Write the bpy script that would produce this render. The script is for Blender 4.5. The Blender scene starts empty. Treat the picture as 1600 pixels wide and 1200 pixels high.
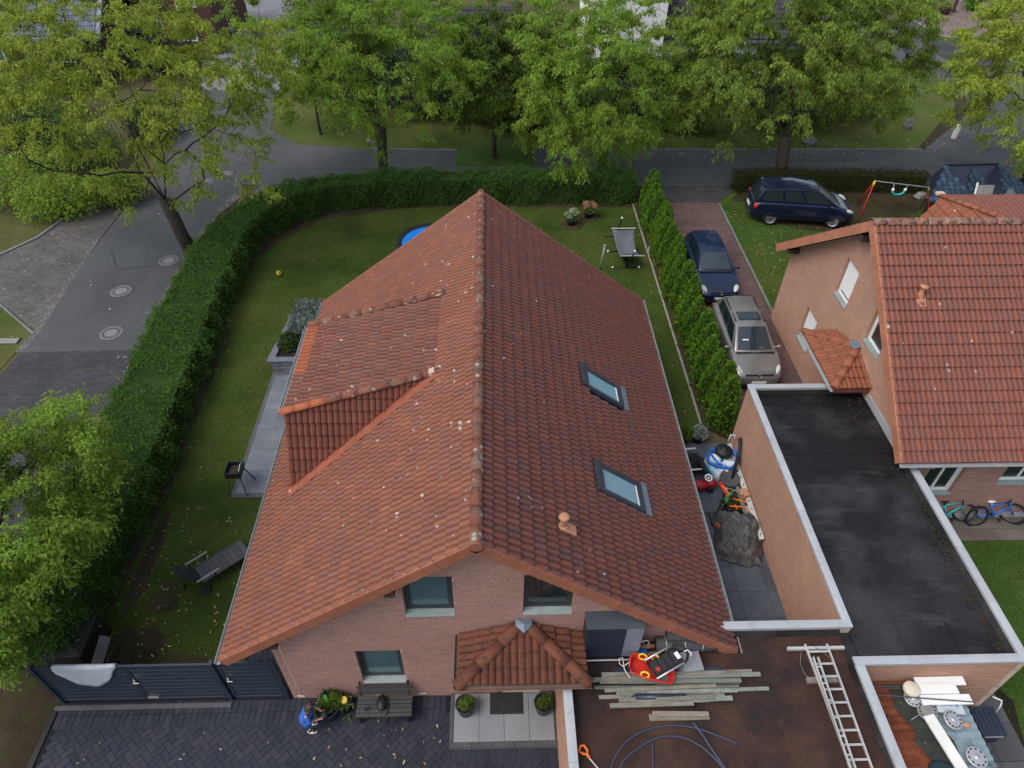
import bpy, bmesh, math, random
import numpy as np
from mathutils import Vector, Matrix
random.seed(7); RNG = np.random.default_rng(11)
scene = bpy.context.scene
COL = scene.collection
RAD = math.radians

# ------------------------------------------------------------------ camera
CAMZ, FPX = 17.0, 1089.3
def cam_axes(pitch, yaw, roll):
    cp, sp, c, s = math.cos(pitch), math.sin(pitch), math.cos(roll), math.sin(roll)
    fw, up, rt = np.array([0, cp, -sp]), np.array([0, sp, cp]), np.array([1., 0, 0])
    r2, u2 = c*rt + s*up, -s*rt + c*up
    cy, sy = math.cos(yaw), math.sin(yaw)
    Z = np.array([[cy, -sy, 0], [sy, cy, 0], [0, 0, 1]])
    return Z@r2, Z@u2, Z@fw
CR, CU, CW = cam_axes(RAD(42.73), RAD(-1.932), RAD(.754))
cam_data = bpy.data.cameras.new('camera'); cam = bpy.data.objects.new('camera', cam_data); COL.objects.link(cam)
cam.matrix_world = Matrix(((CR[0], CU[0], -CW[0], 0), (CR[1], CU[1], -CW[1], 0), (CR[2], CU[2], -CW[2], CAMZ), (0, 0, 0, 1)))
cam_data.sensor_width = 36; cam_data.lens = 36*FPX/1600; cam_data.clip_end = 900; cam_data.clip_start = .1
scene.camera = cam
def proj(P):                       # pixel of a world point in the 1600 wide frame, and its depth (used only to rank pieces by size)
    v = np.asarray(P, float) - [0, 0, CAMZ]
    d = v@CW
    return 800 + FPX*(v@CR)/d, 600 - FPX*(v@CU)/d, d

# ------------------------------------------------------------------ light
SUN_EL, SUN_AZ = 56, -118           # degrees; azimuth from +y towards +x (negative: from the left of the picture)
w = bpy.data.worlds.new('World'); scene.world = w; w.use_nodes = True
nt = w.node_tree; nt.nodes.clear()
sky = nt.nodes.new('ShaderNodeTexSky'); sky.sky_type = 'NISHITA'; sky.sun_disc = False
sky.sun_elevation = RAD(SUN_EL); sky.sun_rotation = RAD(SUN_AZ); sky.dust_density = 3.0; sky.air_density = 1.0; sky.ozone_density = 1.0
bgn = nt.nodes.new('ShaderNodeBackground'); bgn.inputs['Strength'].default_value = .15
hs = nt.nodes.new('ShaderNodeHueSaturation'); hs.inputs['Saturation'].default_value = .62
out = nt.nodes.new('ShaderNodeOutputWorld')
nt.links.new(sky.outputs[0], hs.inputs['Color']); nt.links.new(hs.outputs[0], bgn.inputs[0]); nt.links.new(bgn.outputs[0], out.inputs[0])
sd = bpy.data.lights.new('sun', 'SUN'); sd.energy = .72; sd.angle = RAD(28); sd.color = (1, .93, .82)
sun = bpy.data.objects.new('sun', sd); COL.objects.link(sun)
_d = Vector((math.sin(RAD(SUN_AZ))*math.cos(RAD(SUN_EL)), math.cos(RAD(SUN_AZ))*math.cos(RAD(SUN_EL)), math.sin(RAD(SUN_EL))))
sun.rotation_euler = (-_d).to_track_quat('-Z', 'Y').to_euler(); sun.location = _d*60
vs = scene.view_settings; vs.view_transform = 'Standard'; vs.look = 'None'; vs.exposure = .72; vs.gamma = 1; vs.use_curve_mapping = False
scene.cycles.max_bounces = 6; scene.cycles.diffuse_bounces = 3; scene.cycles.glossy_bounces = 3; scene.cycles.transmission_bounces = 4
scene.cycles.use_denoising = True

# ------------------------------------------------------------------ mesh helpers
class MB:
    def __init__(s): s.v = []; s.f = []; s.m = []
    def add(s, vs, fs, mi=0, M=None):
        o = len(s.v)
        s.v += [tuple(M@Vector(p)) if M else tuple(p) for p in vs]
        s.f += [tuple(i+o for i in f) for f in fs]; s.m += [mi]*len(fs); return s
    def box(s, lo, hi, mi=0, M=None):
        x0, y0, z0 = lo; x1, y1, z1 = hi
        return s.add([(x0,y0,z0),(x1,y0,z0),(x1,y1,z0),(x0,y1,z0),(x0,y0,z1),(x1,y0,z1),(x1,y1,z1),(x0,y1,z1)],
            [(0,3,2,1),(4,5,6,7),(0,1,5,4),(1,2,6,5),(2,3,7,6),(3,0,4,7)], mi, M)
    def cbox(s, c, size, rz=0, ry=0, rx=0, mi=0):
        M = Matrix.Translation(c)@Matrix.Rotation(rz, 4, 'Z')@Matrix.Rotation(ry, 4, 'Y')@Matrix.Rotation(rx, 4, 'X')
        a, b, d = size[0]/2, size[1]/2, size[2]/2
        return s.box((-a,-b,-d), (a,b,d), mi, M)
    def tube(s, pts, rad, n=6, mi=0, cap=True):
        pts = [Vector(p) for p in pts]; k = len(pts)
        if not hasattr(rad, '__len__'): rad = [rad]*k
        vs = []; ref = None
        for i, p in enumerate(pts):
            t = (pts[min(i+1, k-1)] - pts[max(i-1, 0)]).normalized()
            if ref is None: ref = t.orthogonal().normalized()
            a = ref - t*ref.dot(t); a = a.normalized() if a.length > 1e-5 else t.orthogonal().normalized(); ref = a; b = t.cross(a)
            for j in range(n):
                q = 2*math.pi*j/n; vs.append(p + (a*math.cos(q) + b*math.sin(q))*rad[i])
        fs = [(i*n+j, i*n+(j+1)%n, (i+1)*n+(j+1)%n, (i+1)*n+j) for i in range(k-1) for j in range(n)]
        if cap: fs += [tuple(range(n))[::-1], tuple((k-1)*n+j for j in range(n))]
        return s.add(vs, fs, mi)
    def lathe(s, prof, c=(0,0,0), n=14, mi=0, M=None, a0=0, a1=2*math.pi, ell=1):
        T = Matrix.Translation(c)@(M or Matrix.Identity(4)); full = abs(a1-a0-2*math.pi) < 1e-6
        k = n if full else n+1; vs = []
        for r, z in prof:
            for j in range(k):
                q = a0+(a1-a0)*j/n; vs.append((r*math.cos(q), r*math.sin(q)*ell, z))
        fs = [(i*k+j, i*k+(j+1)%k, (i+1)*k+(j+1)%k, (i+1)*k+j) for i in range(len(prof)-1) for j in range(n)]
        return s.add(vs, fs, mi, T)
    def prism(s, poly, z0, z1, mi=0, M=None):
        n = len(poly)
        return s.add([(x,y,z0) for x,y in poly]+[(x,y,z1) for x,y in poly],
            [tuple(range(n))[::-1], tuple(range(n,2*n))]+[(i,(i+1)%n,(i+1)%n+n,i+n) for i in range(n)], mi, M)
    def ext(s, poly3, vec, mi=0):
        n = len(poly3); v = Vector(vec)
        return s.add([tuple(p) for p in poly3]+[tuple(Vector(p)+v) for p in poly3],
            [tuple(range(n)), tuple(range(n,2*n))[::-1]]+[(i,(i+1)%n,(i+1)%n+n,i+n) for i in range(n)], mi)
    def face(s, *pts, mi=0): return s.add(pts, [tuple(range(len(pts)))], mi)
    def ball(s, c, r, n=10, mi=0, sc=(1,1,1)):
        k = max(4, n//2); prof = [(math.sin(math.pi*i/k)*r, -math.cos(math.pi*i/k)*r) for i in range(k+1)]
        prof[0] = (r*.02, -r); prof[-1] = (r*.02, r)
        return s.lathe(prof, c, n, mi, Matrix.Diagonal((*sc,1)))

def link(o, parent=None, world=True):
    COL.objects.link(o)
    if parent is not None:
        o.parent = parent
        if world and parent.parent is None and parent.get('_off') is not None: o.location = [-a for a in parent['_off']]
    return o
def obj(name, mb, mats, parent=None, smooth=False, bevel=0, world=True, seg=2, recalc=True, sub=0):
    me = bpy.data.meshes.new(name); me.from_pydata(mb.v, [], mb.f)
    mats = mats if isinstance(mats, (list, tuple)) else [mats]
    for m in mats: me.materials.append(m)
    if len(mats) > 1: me.polygons.foreach_set('material_index', mb.m)
    if recalc:
        b = bmesh.new(); b.from_mesh(me); bmesh.ops.recalc_face_normals(b, faces=b.faces); b.to_mesh(me); b.free()
    if smooth: me.polygons.foreach_set('use_smooth', [True]*len(me.polygons))
    o = bpy.data.objects.new(name, me); link(o, parent, world)
    if parent is None and mb.v:
        a = np.array(mb.v); lo, hi = a.min(0), a.max(0); c = Vector(((lo[0]+hi[0])/2, (lo[1]+hi[1])/2, lo[2]))
        me.transform(Matrix.Translation(-c)); o.location = c; o['_off'] = list(c)
    if bevel:
        md = o.modifiers.new('bevel', 'BEVEL'); md.width = bevel; md.segments = seg; md.limit_method = 'ANGLE'; md.angle_limit = RAD(35)
    if sub:
        md = o.modifiers.new('sub', 'SUBSURF'); md.levels = sub; md.render_levels = sub
    return o
def npobj(name, V, F, mats, parent=None, attrs=None, smooth=False, world=True, vattrs=None):
    """V (n,3), F (m,k) arrays, all faces with k corners."""
    me = bpy.data.meshes.new(name); n, (m, k) = len(V), F.shape
    me.vertices.add(n); me.vertices.foreach_set('co', np.ascontiguousarray(V, np.float32).ravel())
    me.loops.add(m*k); me.loops.foreach_set('vertex_index', np.ascontiguousarray(F, np.int32).ravel())
    me.polygons.add(m); me.polygons.foreach_set('loop_start', np.arange(0, m*k, k, dtype=np.int32))
    me.polygons.foreach_set('loop_total', np.full(m, k, np.int32))
    me.polygons.foreach_set('use_smooth', np.full(m, bool(smooth)))
    for a, val in (attrs or {}).items():
        t = me.attributes.new(a, 'FLOAT', 'FACE'); t.data.foreach_set('value', np.ascontiguousarray(val, np.float32))
    for a, val in (vattrs or {}).items():
        t = me.attributes.new(a, 'FLOAT', 'POINT'); t.data.foreach_set('value', np.ascontiguousarray(val, np.float32))
    for mt in (mats if isinstance(mats, (list, tuple)) else [mats]): me.materials.append(mt)
    me.update(calc_edges=True)
    o = bpy.data.objects.new(name, me); return link(o, parent, world)
def tag(o, label=None, cat=None, group=None, kind=None):
    if label: o['label'] = label
    if cat: o['category'] = cat
    if group: o['group'] = group
    if kind: o['kind'] = kind
    return o
def thing(name, label, cat, loc=(0,0,0), rz=0, group=None, world=True):
    o = bpy.data.objects.new(name, None); COL.objects.link(o); o.location = loc; o.rotation_euler = (0,0,rz); o.empty_display_size = .3
    if world: o['_off'] = [float(a) for a in loc]
    return tag(o, label, cat, group)
def copy_tree(o, parent=None):
    c = o.copy(); COL.objects.link(c)
    if parent is not None: c.parent = parent
    for ch in list(o.children): copy_tree(ch, c)
    return c
def struct(name, mb, m, parent=None, **k): return tag(obj(name, mb, m, parent, **k), kind='structure')

# ------------------------------------------------------------------ materials
def mat(name, col, rough=.8, spec=.3, metal=0, var=.12, vs=2.0, col2=None, c2=(.45,.65), s2=1.2, fine=0, fs=60, bump=0, bs=60, rnd=0, rcol=None,
        spots=None, spot_s=6, spot_t=.12, spot_z=None, moss=None, moss_t=(.6,.7), moss_s=5, crest=None, coat=0, trans=0, streak=None, emit=None):
    m = bpy.data.materials.new(name); m.use_nodes = True; t = m.node_tree; N = t.nodes; L = t.links
    b = N['Principled BSDF']; b.inputs['Roughness'].default_value = rough; b.inputs['Metallic'].default_value = metal
    b.inputs['Specular IOR Level'].default_value = spec
    if coat: b.inputs['Coat Weight'].default_value = coat; b.inputs['Coat Roughness'].default_value = .06
    geo = N.new('ShaderNodeNewGeometry'); pos = geo.outputs['Position']
    def noise(scale, detail=4, vec=None, rough=.6):
        n = N.new('ShaderNodeTexNoise'); n.inputs['Scale'].default_value = scale; n.inputs['Detail'].default_value = detail; n.inputs['Roughness'].default_value = rough
        L.new(vec or pos, n.inputs['Vector']); return n.outputs['Fac']
    def ramp(v, lo, hi, a=0, c=1):
        r = N.new('ShaderNodeMapRange'); r.inputs[1].default_value = lo; r.inputs[2].default_value = hi; r.inputs[3].default_value = a; r.inputs[4].default_value = c
        L.new(v, r.inputs[0]); return r.outputs[0]
    def mix(fac, a, c, mode='MIX'):
        x = N.new('ShaderNodeMix'); x.data_type = 'RGBA'; x.blend_type = mode
        if hasattr(fac, 'node'): L.new(fac, x.inputs[0])
        else: x.inputs[0].default_value = fac
        for i, q in ((6, a), (7, c)):
            if hasattr(q, 'node'): L.new(q, x.inputs[i])
            else: x.inputs[i].default_value = (*q[:3], 1)
        return x.outputs[2]
    def scale(c, v):       # colour times value
        x = N.new('ShaderNodeVectorMath'); x.operation = 'SCALE'
        if hasattr(c, 'node'): L.new(c, x.inputs[0])
        else: x.inputs[0].default_value = c[:3]
        L.new(v, x.inputs['Scale']); return x.outputs[0]
    c = None
    rv = None
    if rnd or rcol:
        a = N.new('ShaderNodeAttribute'); a.attribute_name = 'rnd'
        oi = N.new('ShaderNodeObjectInfo')
        ad = N.new('ShaderNodeMath'); ad.operation = 'ADD'; L.new(a.outputs['Fac'], ad.inputs[0]); L.new(oi.outputs['Random'], ad.inputs[1])
        fr = N.new('ShaderNodeMath'); fr.operation = 'FRACT'; L.new(ad.outputs[0], fr.inputs[0]); rv = fr.outputs[0]
    c = scale(col, ramp(noise(vs), .3, .7, 1-var, 1+var))
    if col2 is not None: c = mix(ramp(noise(s2, 6), *c2), c, col2)
    if rcol is not None:
        f = N.new('ShaderNodeMath'); f.operation = 'MULTIPLY'; L.new(rv, f.inputs[0]); f.inputs[1].default_value = 7.31
        g = N.new('ShaderNodeMath'); g.operation = 'FRACT'; L.new(f.outputs[0], g.inputs[0])
        c = mix(ramp(g.outputs[0], .25, 1.0), c, rcol)
    if rnd: c = scale(c, ramp(rv, 0, 1, 1-rnd, 1+rnd))
    if crest is not None:
        a = N.new('ShaderNodeAttribute'); a.attribute_name = 'crest'
        mm = N.new('ShaderNodeMath'); mm.operation = 'MULTIPLY'; L.new(ramp(a.outputs['Fac'], .25, .95, 0, .55), mm.inputs[0]); L.new(ramp(noise(2.5), .25, .6), mm.inputs[1])
        c = mix(mm.outputs[0], c, crest)
        a = N.new('ShaderNodeAttribute'); a.attribute_name = 'lap'     # shade painted in with grime, in side laps and along lower tile edges
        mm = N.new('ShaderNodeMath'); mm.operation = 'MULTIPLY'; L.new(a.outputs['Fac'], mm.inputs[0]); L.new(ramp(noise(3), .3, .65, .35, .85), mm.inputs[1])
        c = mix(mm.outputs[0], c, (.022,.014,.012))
    if streak is not None:
        sc, st, scol, lo, hi = streak
        mp = N.new('ShaderNodeMapping'); mp.inputs['Scale'].default_value = sc; L.new(pos, mp.inputs['Vector'])
        c = mix(ramp(noise(1, 5, mp.outputs[0]), lo, hi, 0, st), c, scol)
    if fine: c = scale(c, ramp(noise(fs, 3), .3, .7, 1-fine, 1+fine))
    if moss is not None: c = mix(ramp(noise(moss_s, 8, None, .75), *moss_t), c, moss)
    if spots is not None:
        vo = N.new('ShaderNodeTexVoronoi'); vo.inputs['Scale'].default_value = spot_s; L.new(pos, vo.inputs['Vector'])
        sp = N.new('ShaderNodeSeparateColor'); L.new(vo.outputs['Color'], sp.inputs[0])
        th = N.new('ShaderNodeMath'); th.operation = 'MULTIPLY'; th.inputs[1].default_value = spot_t*2; L.new(ramp(sp.outputs[0], .55, 1.0), th.inputs[0])
        if spot_z:                              # lichen thickens towards the ridge
            sx = N.new('ShaderNodeSeparateXYZ'); L.new(pos, sx.inputs[0]); t2 = N.new('ShaderNodeMath'); t2.operation = 'MULTIPLY'; L.new(th.outputs[0], t2.inputs[0]); L.new(ramp(sx.outputs[2], spot_z[0], spot_z[1], .55, 1.35), t2.inputs[1]); th = t2
        ds = N.new('ShaderNodeMath'); ds.operation = 'ADD'; L.new(vo.outputs['Distance'], ds.inputs[0]); L.new(ramp(noise(40), .3, .7, -.06, .06), ds.inputs[1])
        lt = N.new('ShaderNodeMath'); lt.operation = 'LESS_THAN'; L.new(ds.outputs[0], lt.inputs[0]); L.new(th.outputs[0], lt.inputs[1])
        c = mix(lt.outputs[0], c, spots)
    L.new(c, b.inputs['Base Color'])
    if bump:
        bn = N.new('ShaderNodeBump'); bn.inputs['Strength'].default_value = bump; bn.inputs['Distance'].default_value = .02
        L.new(noise(bs, 4), bn.inputs['Height']); L.new(bn.outputs[0], b.inputs['Normal'])
    if trans:
        tr = N.new('ShaderNodeBsdfTranslucent'); L.new(c, tr.inputs[0]); ms = N.new('ShaderNodeMixShader'); ms.inputs[0].default_value = trans
        L.new(b.outputs[0], ms.inputs[1]); L.new(tr.outputs[0], ms.inputs[2]); L.new(ms.outputs[0], N['Material Output'].inputs[0])
    return m
M = {}
def dm(key, *a, **k): M[key] = mat(key, *a, **k); return M[key]
LICH = (.42, .41, .36)
dm('tile_left_lit', (.225,.084,.049), .75, rnd=.09, var=.15, rcol=(.19,.080,.056), crest=(.175,.102,.086), spots=LICH, spot_s=5.5, spot_t=.10, spot_z=(4.2,6.7), moss=(.02,.015,.012), moss_t=(.67,.70), moss_s=9, streak=((.7,4.5,.7), .35, (.115,.056,.043), .5, .72))  # lit slope's copy of the roof tile, its light put into the colour
dm('tile_right_shaded', (.150,.052,.038), .7, rnd=.09, var=.12, rcol=(.116,.053,.046), crest=(.128,.060,.053), spots=(.36,.37,.36), spot_s=4.2, spot_t=.07, spot_z=(4.2,6.7), streak=((.7,4.5,.7), .3, (.085,.042,.036), .5, .72))  # darker copy of the same tile: the slope's shade put into the colour
dm('tile_dormer', (.190,.072,.047), .8, rnd=.16, rcol=(.165,.078,.060), crest=(.165,.092,.076), moss=(.014,.011,.009), moss_t=(.60,.635), moss_s=8, spots=LICH, spot_s=3.5, spot_t=.09)
dm('tile_new', (.30,.090,.042), .75, rnd=.08)
dm('tile_cheek', (.150,.050,.032), .8, rnd=.10, crest=(.13,.056,.04))
dm('tile_porch', (.120,.042,.024), .8, rnd=.2, crest=(.09,.042,.024), moss=(.038,.028,.018), moss_t=(.52,.64), moss_s=5)
dm('tile_neighbour', (.205,.074,.050), .78, rnd=.08, rcol=(.175,.074,.056), crest=(.175,.09,.074), spots=(.40,.36,.33), spot_s=2.6, spot_t=.07, moss=(.03,.014,.012), moss_t=(.69,.72), moss_s=12)
dm('tile_hip', (.235,.082,.044), .78, rnd=.16, crest=(.19,.08,.048), spots=(.5,.44,.4), spot_s=3, spot_t=.06)
dm('ridge_lichen', (.175,.066,.042), .9, rnd=.15, col2=(.17,.115,.085), c2=(.5,.66), s2=2.2, moss=(.035,.026,.02), moss_t=(.55,.60), moss_s=16, spots=(.29,.28,.235), spot_s=8, spot_t=.22, bump=.6, bs=40)
dm('ridge_neighbour', (.24,.11,.08), .9, rnd=.15, col2=(.28,.24,.20), c2=(.5,.62), s2=6, moss=(.045,.03,.024), moss_t=(.50,.58), moss_s=12, bump=.6, bs=40)
dm('verge', (.26,.098,.058), .75, rnd=.08, var=.14, moss=(.07,.04,.03), moss_t=(.68,.76), moss_s=4)
dm('verge_neighbour', (.36,.150,.088), .75, rnd=.06)
dm('flash_orange', (.26,.075,.042), .6, var=.12)
dm('mortar_patch', (.50,.36,.28), .9)
dm('brick_main', (.32,.178,.145), .9, rnd=.07, rcol=(.29,.172,.147), var=.10, vs=.8, fine=.08)
dm('mortar_main', (.46,.39,.35), .95, fine=.1)
dm('brick_tan', (.40,.230,.160), .9, rnd=.06, rcol=(.37,.222,.160), var=.12, vs=.5, fine=.08)
dm('mortar_tan', (.50,.41,.33), .95, fine=.1)
dm('zinc', (.32,.33,.34), .5, .5, .3, var=.1)
dm('coping', (.36,.382,.40), .6, .4, .1, var=.08, vs=1.2, moss=(.27,.285,.295), moss_t=(.52,.72), moss_s=3, rnd=.05)
dm('lead', (.14,.175,.215), .5, .5, .2, var=.15, vs=6)
dm('anthracite', (.020,.030,.044), .45, .5)
dm('frame_dark', (.028,.033,.038), .4, .5)
dm('glass_dark', (.012,.022,.026), .06, .9, var=.0)
dm('glass_teal', (.055,.105,.115), .12, .8, var=.05)
dm('glass_sky', (.16,.30,.36), .10, .8, var=.05)  # blue of the mirrored sky painted into the base colour
dm('interior', (.30,.36,.38), .8)
dm('sill', (.24,.29,.28), .35, .5, var=.12, vs=5)
dm('white', (.72,.73,.72), .5, .4, var=.03)
dm('white_dirty', (.66,.66,.62), .6, var=.08, vs=5)
dm('cream', (.55,.52,.42), .7)
dm('wood_dark', (.045,.030,.022), .8)
dm('bitumen', (.0085,.008,.0095), .5, .3, var=.35, vs=.9, col2=(.031,.029,.031), c2=(.46,.60), s2=.42, streak=((.8,2.4,1), .5, (.056,.054,.056), .54, .74), fine=.5, fs=38, bump=.3, bs=120, moss=(.020,.014,.011), moss_t=(.60,.72), moss_s=1.6)
dm('bitumen_wet', (.008,.008,.009), .25, .45, var=.2)
dm('felt_brown', (.046,.020,.013), .7, .3, var=.4, vs=1.1, col2=(.018,.011,.010), c2=(.45,.62), s2=.8, fine=.45, fs=55, moss=(.070,.034,.017), moss_t=(.58,.76), moss_s=2.2, bump=.3, bs=150)
dm('asphalt', (.074,.078,.083), .9, .25, var=.18, vs=.35, fine=.2, fs=22, bump=.15, bs=90, col2=(.056,.060,.066), c2=(.46,.72), s2=.22, streak=((.5,.08,1), .35, (.095,.098,.10), .5, .7))
dm('asphalt_blue', (.060,.067,.076), .85, .25, var=.15, vs=.35, fine=.12, fs=25, bump=.15, bs=90)
def brickmat(key, c1, c2, mort, bw, bh, rot=0, rough=.85, msize=.012, off=.5, col2=None):
    m = mat(key, c1, rough); t = m.node_tree; N = t.nodes; L = t.links; b = N['Principled BSDF']
    src = b.inputs['Base Color'].links[0].from_socket
    geo = N.new('ShaderNodeNewGeometry'); mp = N.new('ShaderNodeMapping'); mp.inputs['Rotation'].default_value = (0,0,rot); L.new(geo.outputs['Position'], mp.inputs[0])
    br = N.new('ShaderNodeTexBrick'); br.inputs['Scale'].default_value = 1; br.inputs['Brick Width'].default_value = bw; br.inputs['Row Height'].default_value = bh
    br.inputs['Mortar Size'].default_value = msize; br.inputs['Bias'].default_value = 0; br.offset = off; br.inputs['Mortar Smooth'].default_value = .3
    br.inputs['Color1'].default_value = (1.15,1.15,1.15,1); br.inputs['Color2'].default_value = (*[q/p for p,q in zip(c1,c2)],1); br.inputs['Mortar'].default_value = (*[q/p for p,q in zip(c1,mort)],1)
    L.new(mp.outputs[0], br.inputs['Vector'])
    x = N.new('ShaderNodeMix'); x.data_type = 'RGBA'; x.blend_type = 'MULTIPLY'; x.inputs[0].default_value = 1
    L.new(src, x.inputs[6]); L.new(br.outputs['Color'], x.inputs[7])
    nz = N.new('ShaderNodeTexNoise'); nz.inputs['Scale'].default_value = .7; nz.inputs['Detail'].default_value = 6; L.new(geo.outputs['Position'], nz.inputs['Vector'])
    y = N.new('ShaderNodeVectorMath'); y.operation = 'SCALE'; mr = N.new('ShaderNodeMapRange'); mr.inputs[1].default_value=.3; mr.inputs[2].default_value=.7; mr.inputs[3].default_value=.75; mr.inputs[4].default_value=1.25
    L.new(nz.outputs['Fac'], mr.inputs[0]); L.new(x.outputs[2], y.inputs[0]); L.new(mr.outputs[0], y.inputs['Scale']); L.new(y.outputs[0], b.inputs['Base Color'])
    bp = N.new('ShaderNodeBump'); bp.inputs['Strength'].default_value = .5; bp.inputs['Distance'].default_value = .01; bp.invert = True; L.new(br.outputs['Fac'], bp.inputs['Height']); L.new(bp.outputs[0], b.inputs['Normal'])
    M[key] = m; return m
brickmat('pavers_street', (.050,.050,.055), (.038,.038,.043), (.030,.030,.032), .22, .11)
brickmat('pavers_bay', (.115,.105,.100), (.085,.080,.078), (.045,.045,.043), .21, .105, RAD(8))
brickmat('pavers_red', (.120,.072,.066), (.095,.058,.056), (.05,.04,.038), .21, .105)
brickmat('pavers_pink', (.20,.14,.125), (.16,.12,.11), (.09,.075,.07), .21, .105, RAD(35))
brickmat('cobble_edge', (.125,.118,.112), (.09,.086,.084), (.05,.048,.045), .16, .16)
dm('paver_near', (.019,.023,.036), .7, .3, rnd=.12, rcol=(.029,.031,.044), var=.15, vs=.8, fine=.12, moss=(.04,.038,.046), moss_t=(.62,.8), moss_s=1.5)
dm('paver_joint', (.010,.011,.016), .95)
dm('slab_blue', (.125,.142,.165), .55, .4, rnd=.09, var=.15, vs=1.6, col2=(.185,.20,.22), c2=(.52,.75), s2=1.8, streak=((1.5,5,1), .5, (.20,.215,.235), .55, .75))
dm('slab_passage', (.062,.074,.092), .5, .4, rnd=.14, var=.2, vs=1.2, col2=(.088,.10,.118), c2=(.5,.75), s2=1.8)
dm('slab_light', (.205,.215,.235), .6, .4, rnd=.06, var=.08, vs=2, fine=.06)
dm('slab_grey', (.075,.076,.082), .85, rnd=.18, var=.2, vs=2, fine=.1)
dm('slab_patio', (.115,.098,.082), .9, rnd=.14, var=.2, vs=1.5, moss=(.055,.06,.03), moss_t=(.55,.7), moss_s=3)
dm('concrete', (.22,.22,.215), .9, var=.15, vs=4, fine=.1)
dm('kerb', (.16,.165,.172), .9, rnd=.12, fine=.1)
dm('granite', (.33,.335,.345), .85, rnd=.2, fine=.15)
dm('iron', (.30,.30,.31), .6, .5, .4, fine=.2, fs=30)
dm('grass', (.036,.062,.011), .95, .1, var=.3, vs=.55, col2=(.068,.082,.020), c2=(.43,.70), s2=.32, fine=.45, fs=45, bump=.6, bs=60, moss=(.060,.050,.024), moss_t=(.62,.80), moss_s=1.3)
dm('grass_verge', (.062,.090,.020), .95, .1, var=.3, vs=.4, col2=(.100,.095,.036), c2=(.48,.70), s2=.3, fine=.35, fs=35, bump=.5, bs=60)
dm('grass_fresh', (.045,.085,.016), .95, .1, var=.2, vs=.6, fine=.35, fs=50, bump=.5, bs=70, col2=(.085,.095,.022), c2=(.5,.7), s2=.3)
dm('grass_blade', (.040,.072,.012), .9, .1, rnd=.5, rcol=(.085,.088,.022), trans=.25)
dm('soil', (.038,.029,.019), .98, .1, var=.3, vs=1.2, col2=(.056,.046,.026), c2=(.45,.65), s2=.7, fine=.4, fs=25, moss=(.038,.048,.012), moss_t=(.52,.64), moss_s=1.6)
dm('soil_dark', (.022,.019,.015), .98, .1, var=.3, fine=.3, fs=30)
dm('ground', (.075,.078,.028), .98, .1, var=.3, vs=.3, col2=(.085,.07,.045), c2=(.45,.62), s2=.15, fine=.3, fs=20)
dm('bark', (.050,.042,.035), .95, .1, var=.3, vs=6, bump=.8, bs=30)
dm('leaf_yellow', (.37,.43,.068), .8, .12, rnd=.28, rcol=(.22,.32,.050), trans=.5)
dm('leaf_green', (.275,.39,.060), .8, .12, rnd=.28, rcol=(.155,.27,.045), trans=.5)
dm('leaf_deep', (.085,.150,.022), .7, .25, rnd=.32, rcol=(.115,.175,.022), trans=.32)
dm('leaf_olive', (.265,.345,.066), .8, .12, rnd=.28, rcol=(.15,.26,.046), trans=.48)
dm('leaf_dark', (.026,.052,.016), .6, .3, rnd=.4, rcol=(.016,.034,.012), trans=.12)
dm('leaf_hedge', (.085,.165,.030), .8, .15, rnd=.38, rcol=(.055,.125,.026), trans=.3)
dm('leaf_thuja', (.125,.235,.018), .75, .2, rnd=.34, rcol=(.065,.150,.016), trans=.25)
dm('leaf_brown', (.060,.044,.020), .85, .1, rnd=.35, rcol=(.035,.032,.014), trans=.1)
dm('leaf_lavender', (.19,.235,.22), .9, .1, rnd=.3, rcol=(.13,.175,.155), trans=.15)
dm('leaf_shade', (.026,.048,.014), 1, 0, var=.3)  # core of hedges and thujas: shade among the leaves put into the colour
dm('litter_leaf', (.36,.30,.12), .8, rnd=.3, rcol=(.26,.19,.10))
dm('litter_pale', (.34,.34,.24), .8, rnd=.3)
dm('flower_orange', (.34,.15,.085), .8, rnd=.25, rcol=(.28,.19,.10))
dm('flower_cream', (.30,.31,.21), .8, rnd=.2, rcol=(.21,.26,.15))
dm('black', (.012,.012,.013), .5, .4, var=.1)
dm('black_rubber', (.015,.015,.015), .8, .2)
dm('plastic_dark', (.020,.022,.026), .45, .4)
dm('plastic_navy', (.018,.026,.050), .4, .5)
dm('paint_navy', (.004,.008,.030), .25, .4, coat=.5, var=.05)
dm('paint_blue', (.005,.012,.040), .25, .4, coat=.5, var=.05)
dm('paint_grey', (.21,.203,.197), .3, .5, .45, coat=.9, var=.03)
dm('chrome', (.6,.6,.6), .2, .5, 1)
dm('lamp_glass', (.42,.45,.46), .15, .7)
dm('lamp_red', (.42,.025,.018), .25, .6)
dm('plate_white', (.70,.70,.68), .5)
dm('alloy', (.42,.43,.44), .4, .5, .5)
dm('red', (.50,.025,.02), .4, .4)
dm('red_dark', (.28,.012,.025), .4, .4)
dm('orange', (.75,.17,.03), .4, .4)
dm('yellow', (.62,.43,.03), .4, .4)
dm('blue', (.02,.12,.45), .45, .4)
dm('blue_trampoline', (.006,.175,.60), .6, .3, var=.06)
dm('blue_cloth', (.045,.12,.42), .9, .1, var=.15, vs=14, bump=.4, bs=40)
dm('turquoise', (.03,.35,.36), .4, .4)
dm('green_plastic', (.06,.30,.05), .4, .4)
dm('skin', (.48,.28,.20), .6)
dm('hair', (.055,.030,.016), .55, .4, var=.3, vs=30, bump=.5, bs=90)
dm('steel', (.48,.49,.50), .4, .5, .7)
dm('alu', (.50,.50,.47), .45, .5, .4, var=.1)
dm('fabric_grey', (.105,.115,.132), .95, .1, var=.1, fine=.12, fs=120)
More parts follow.
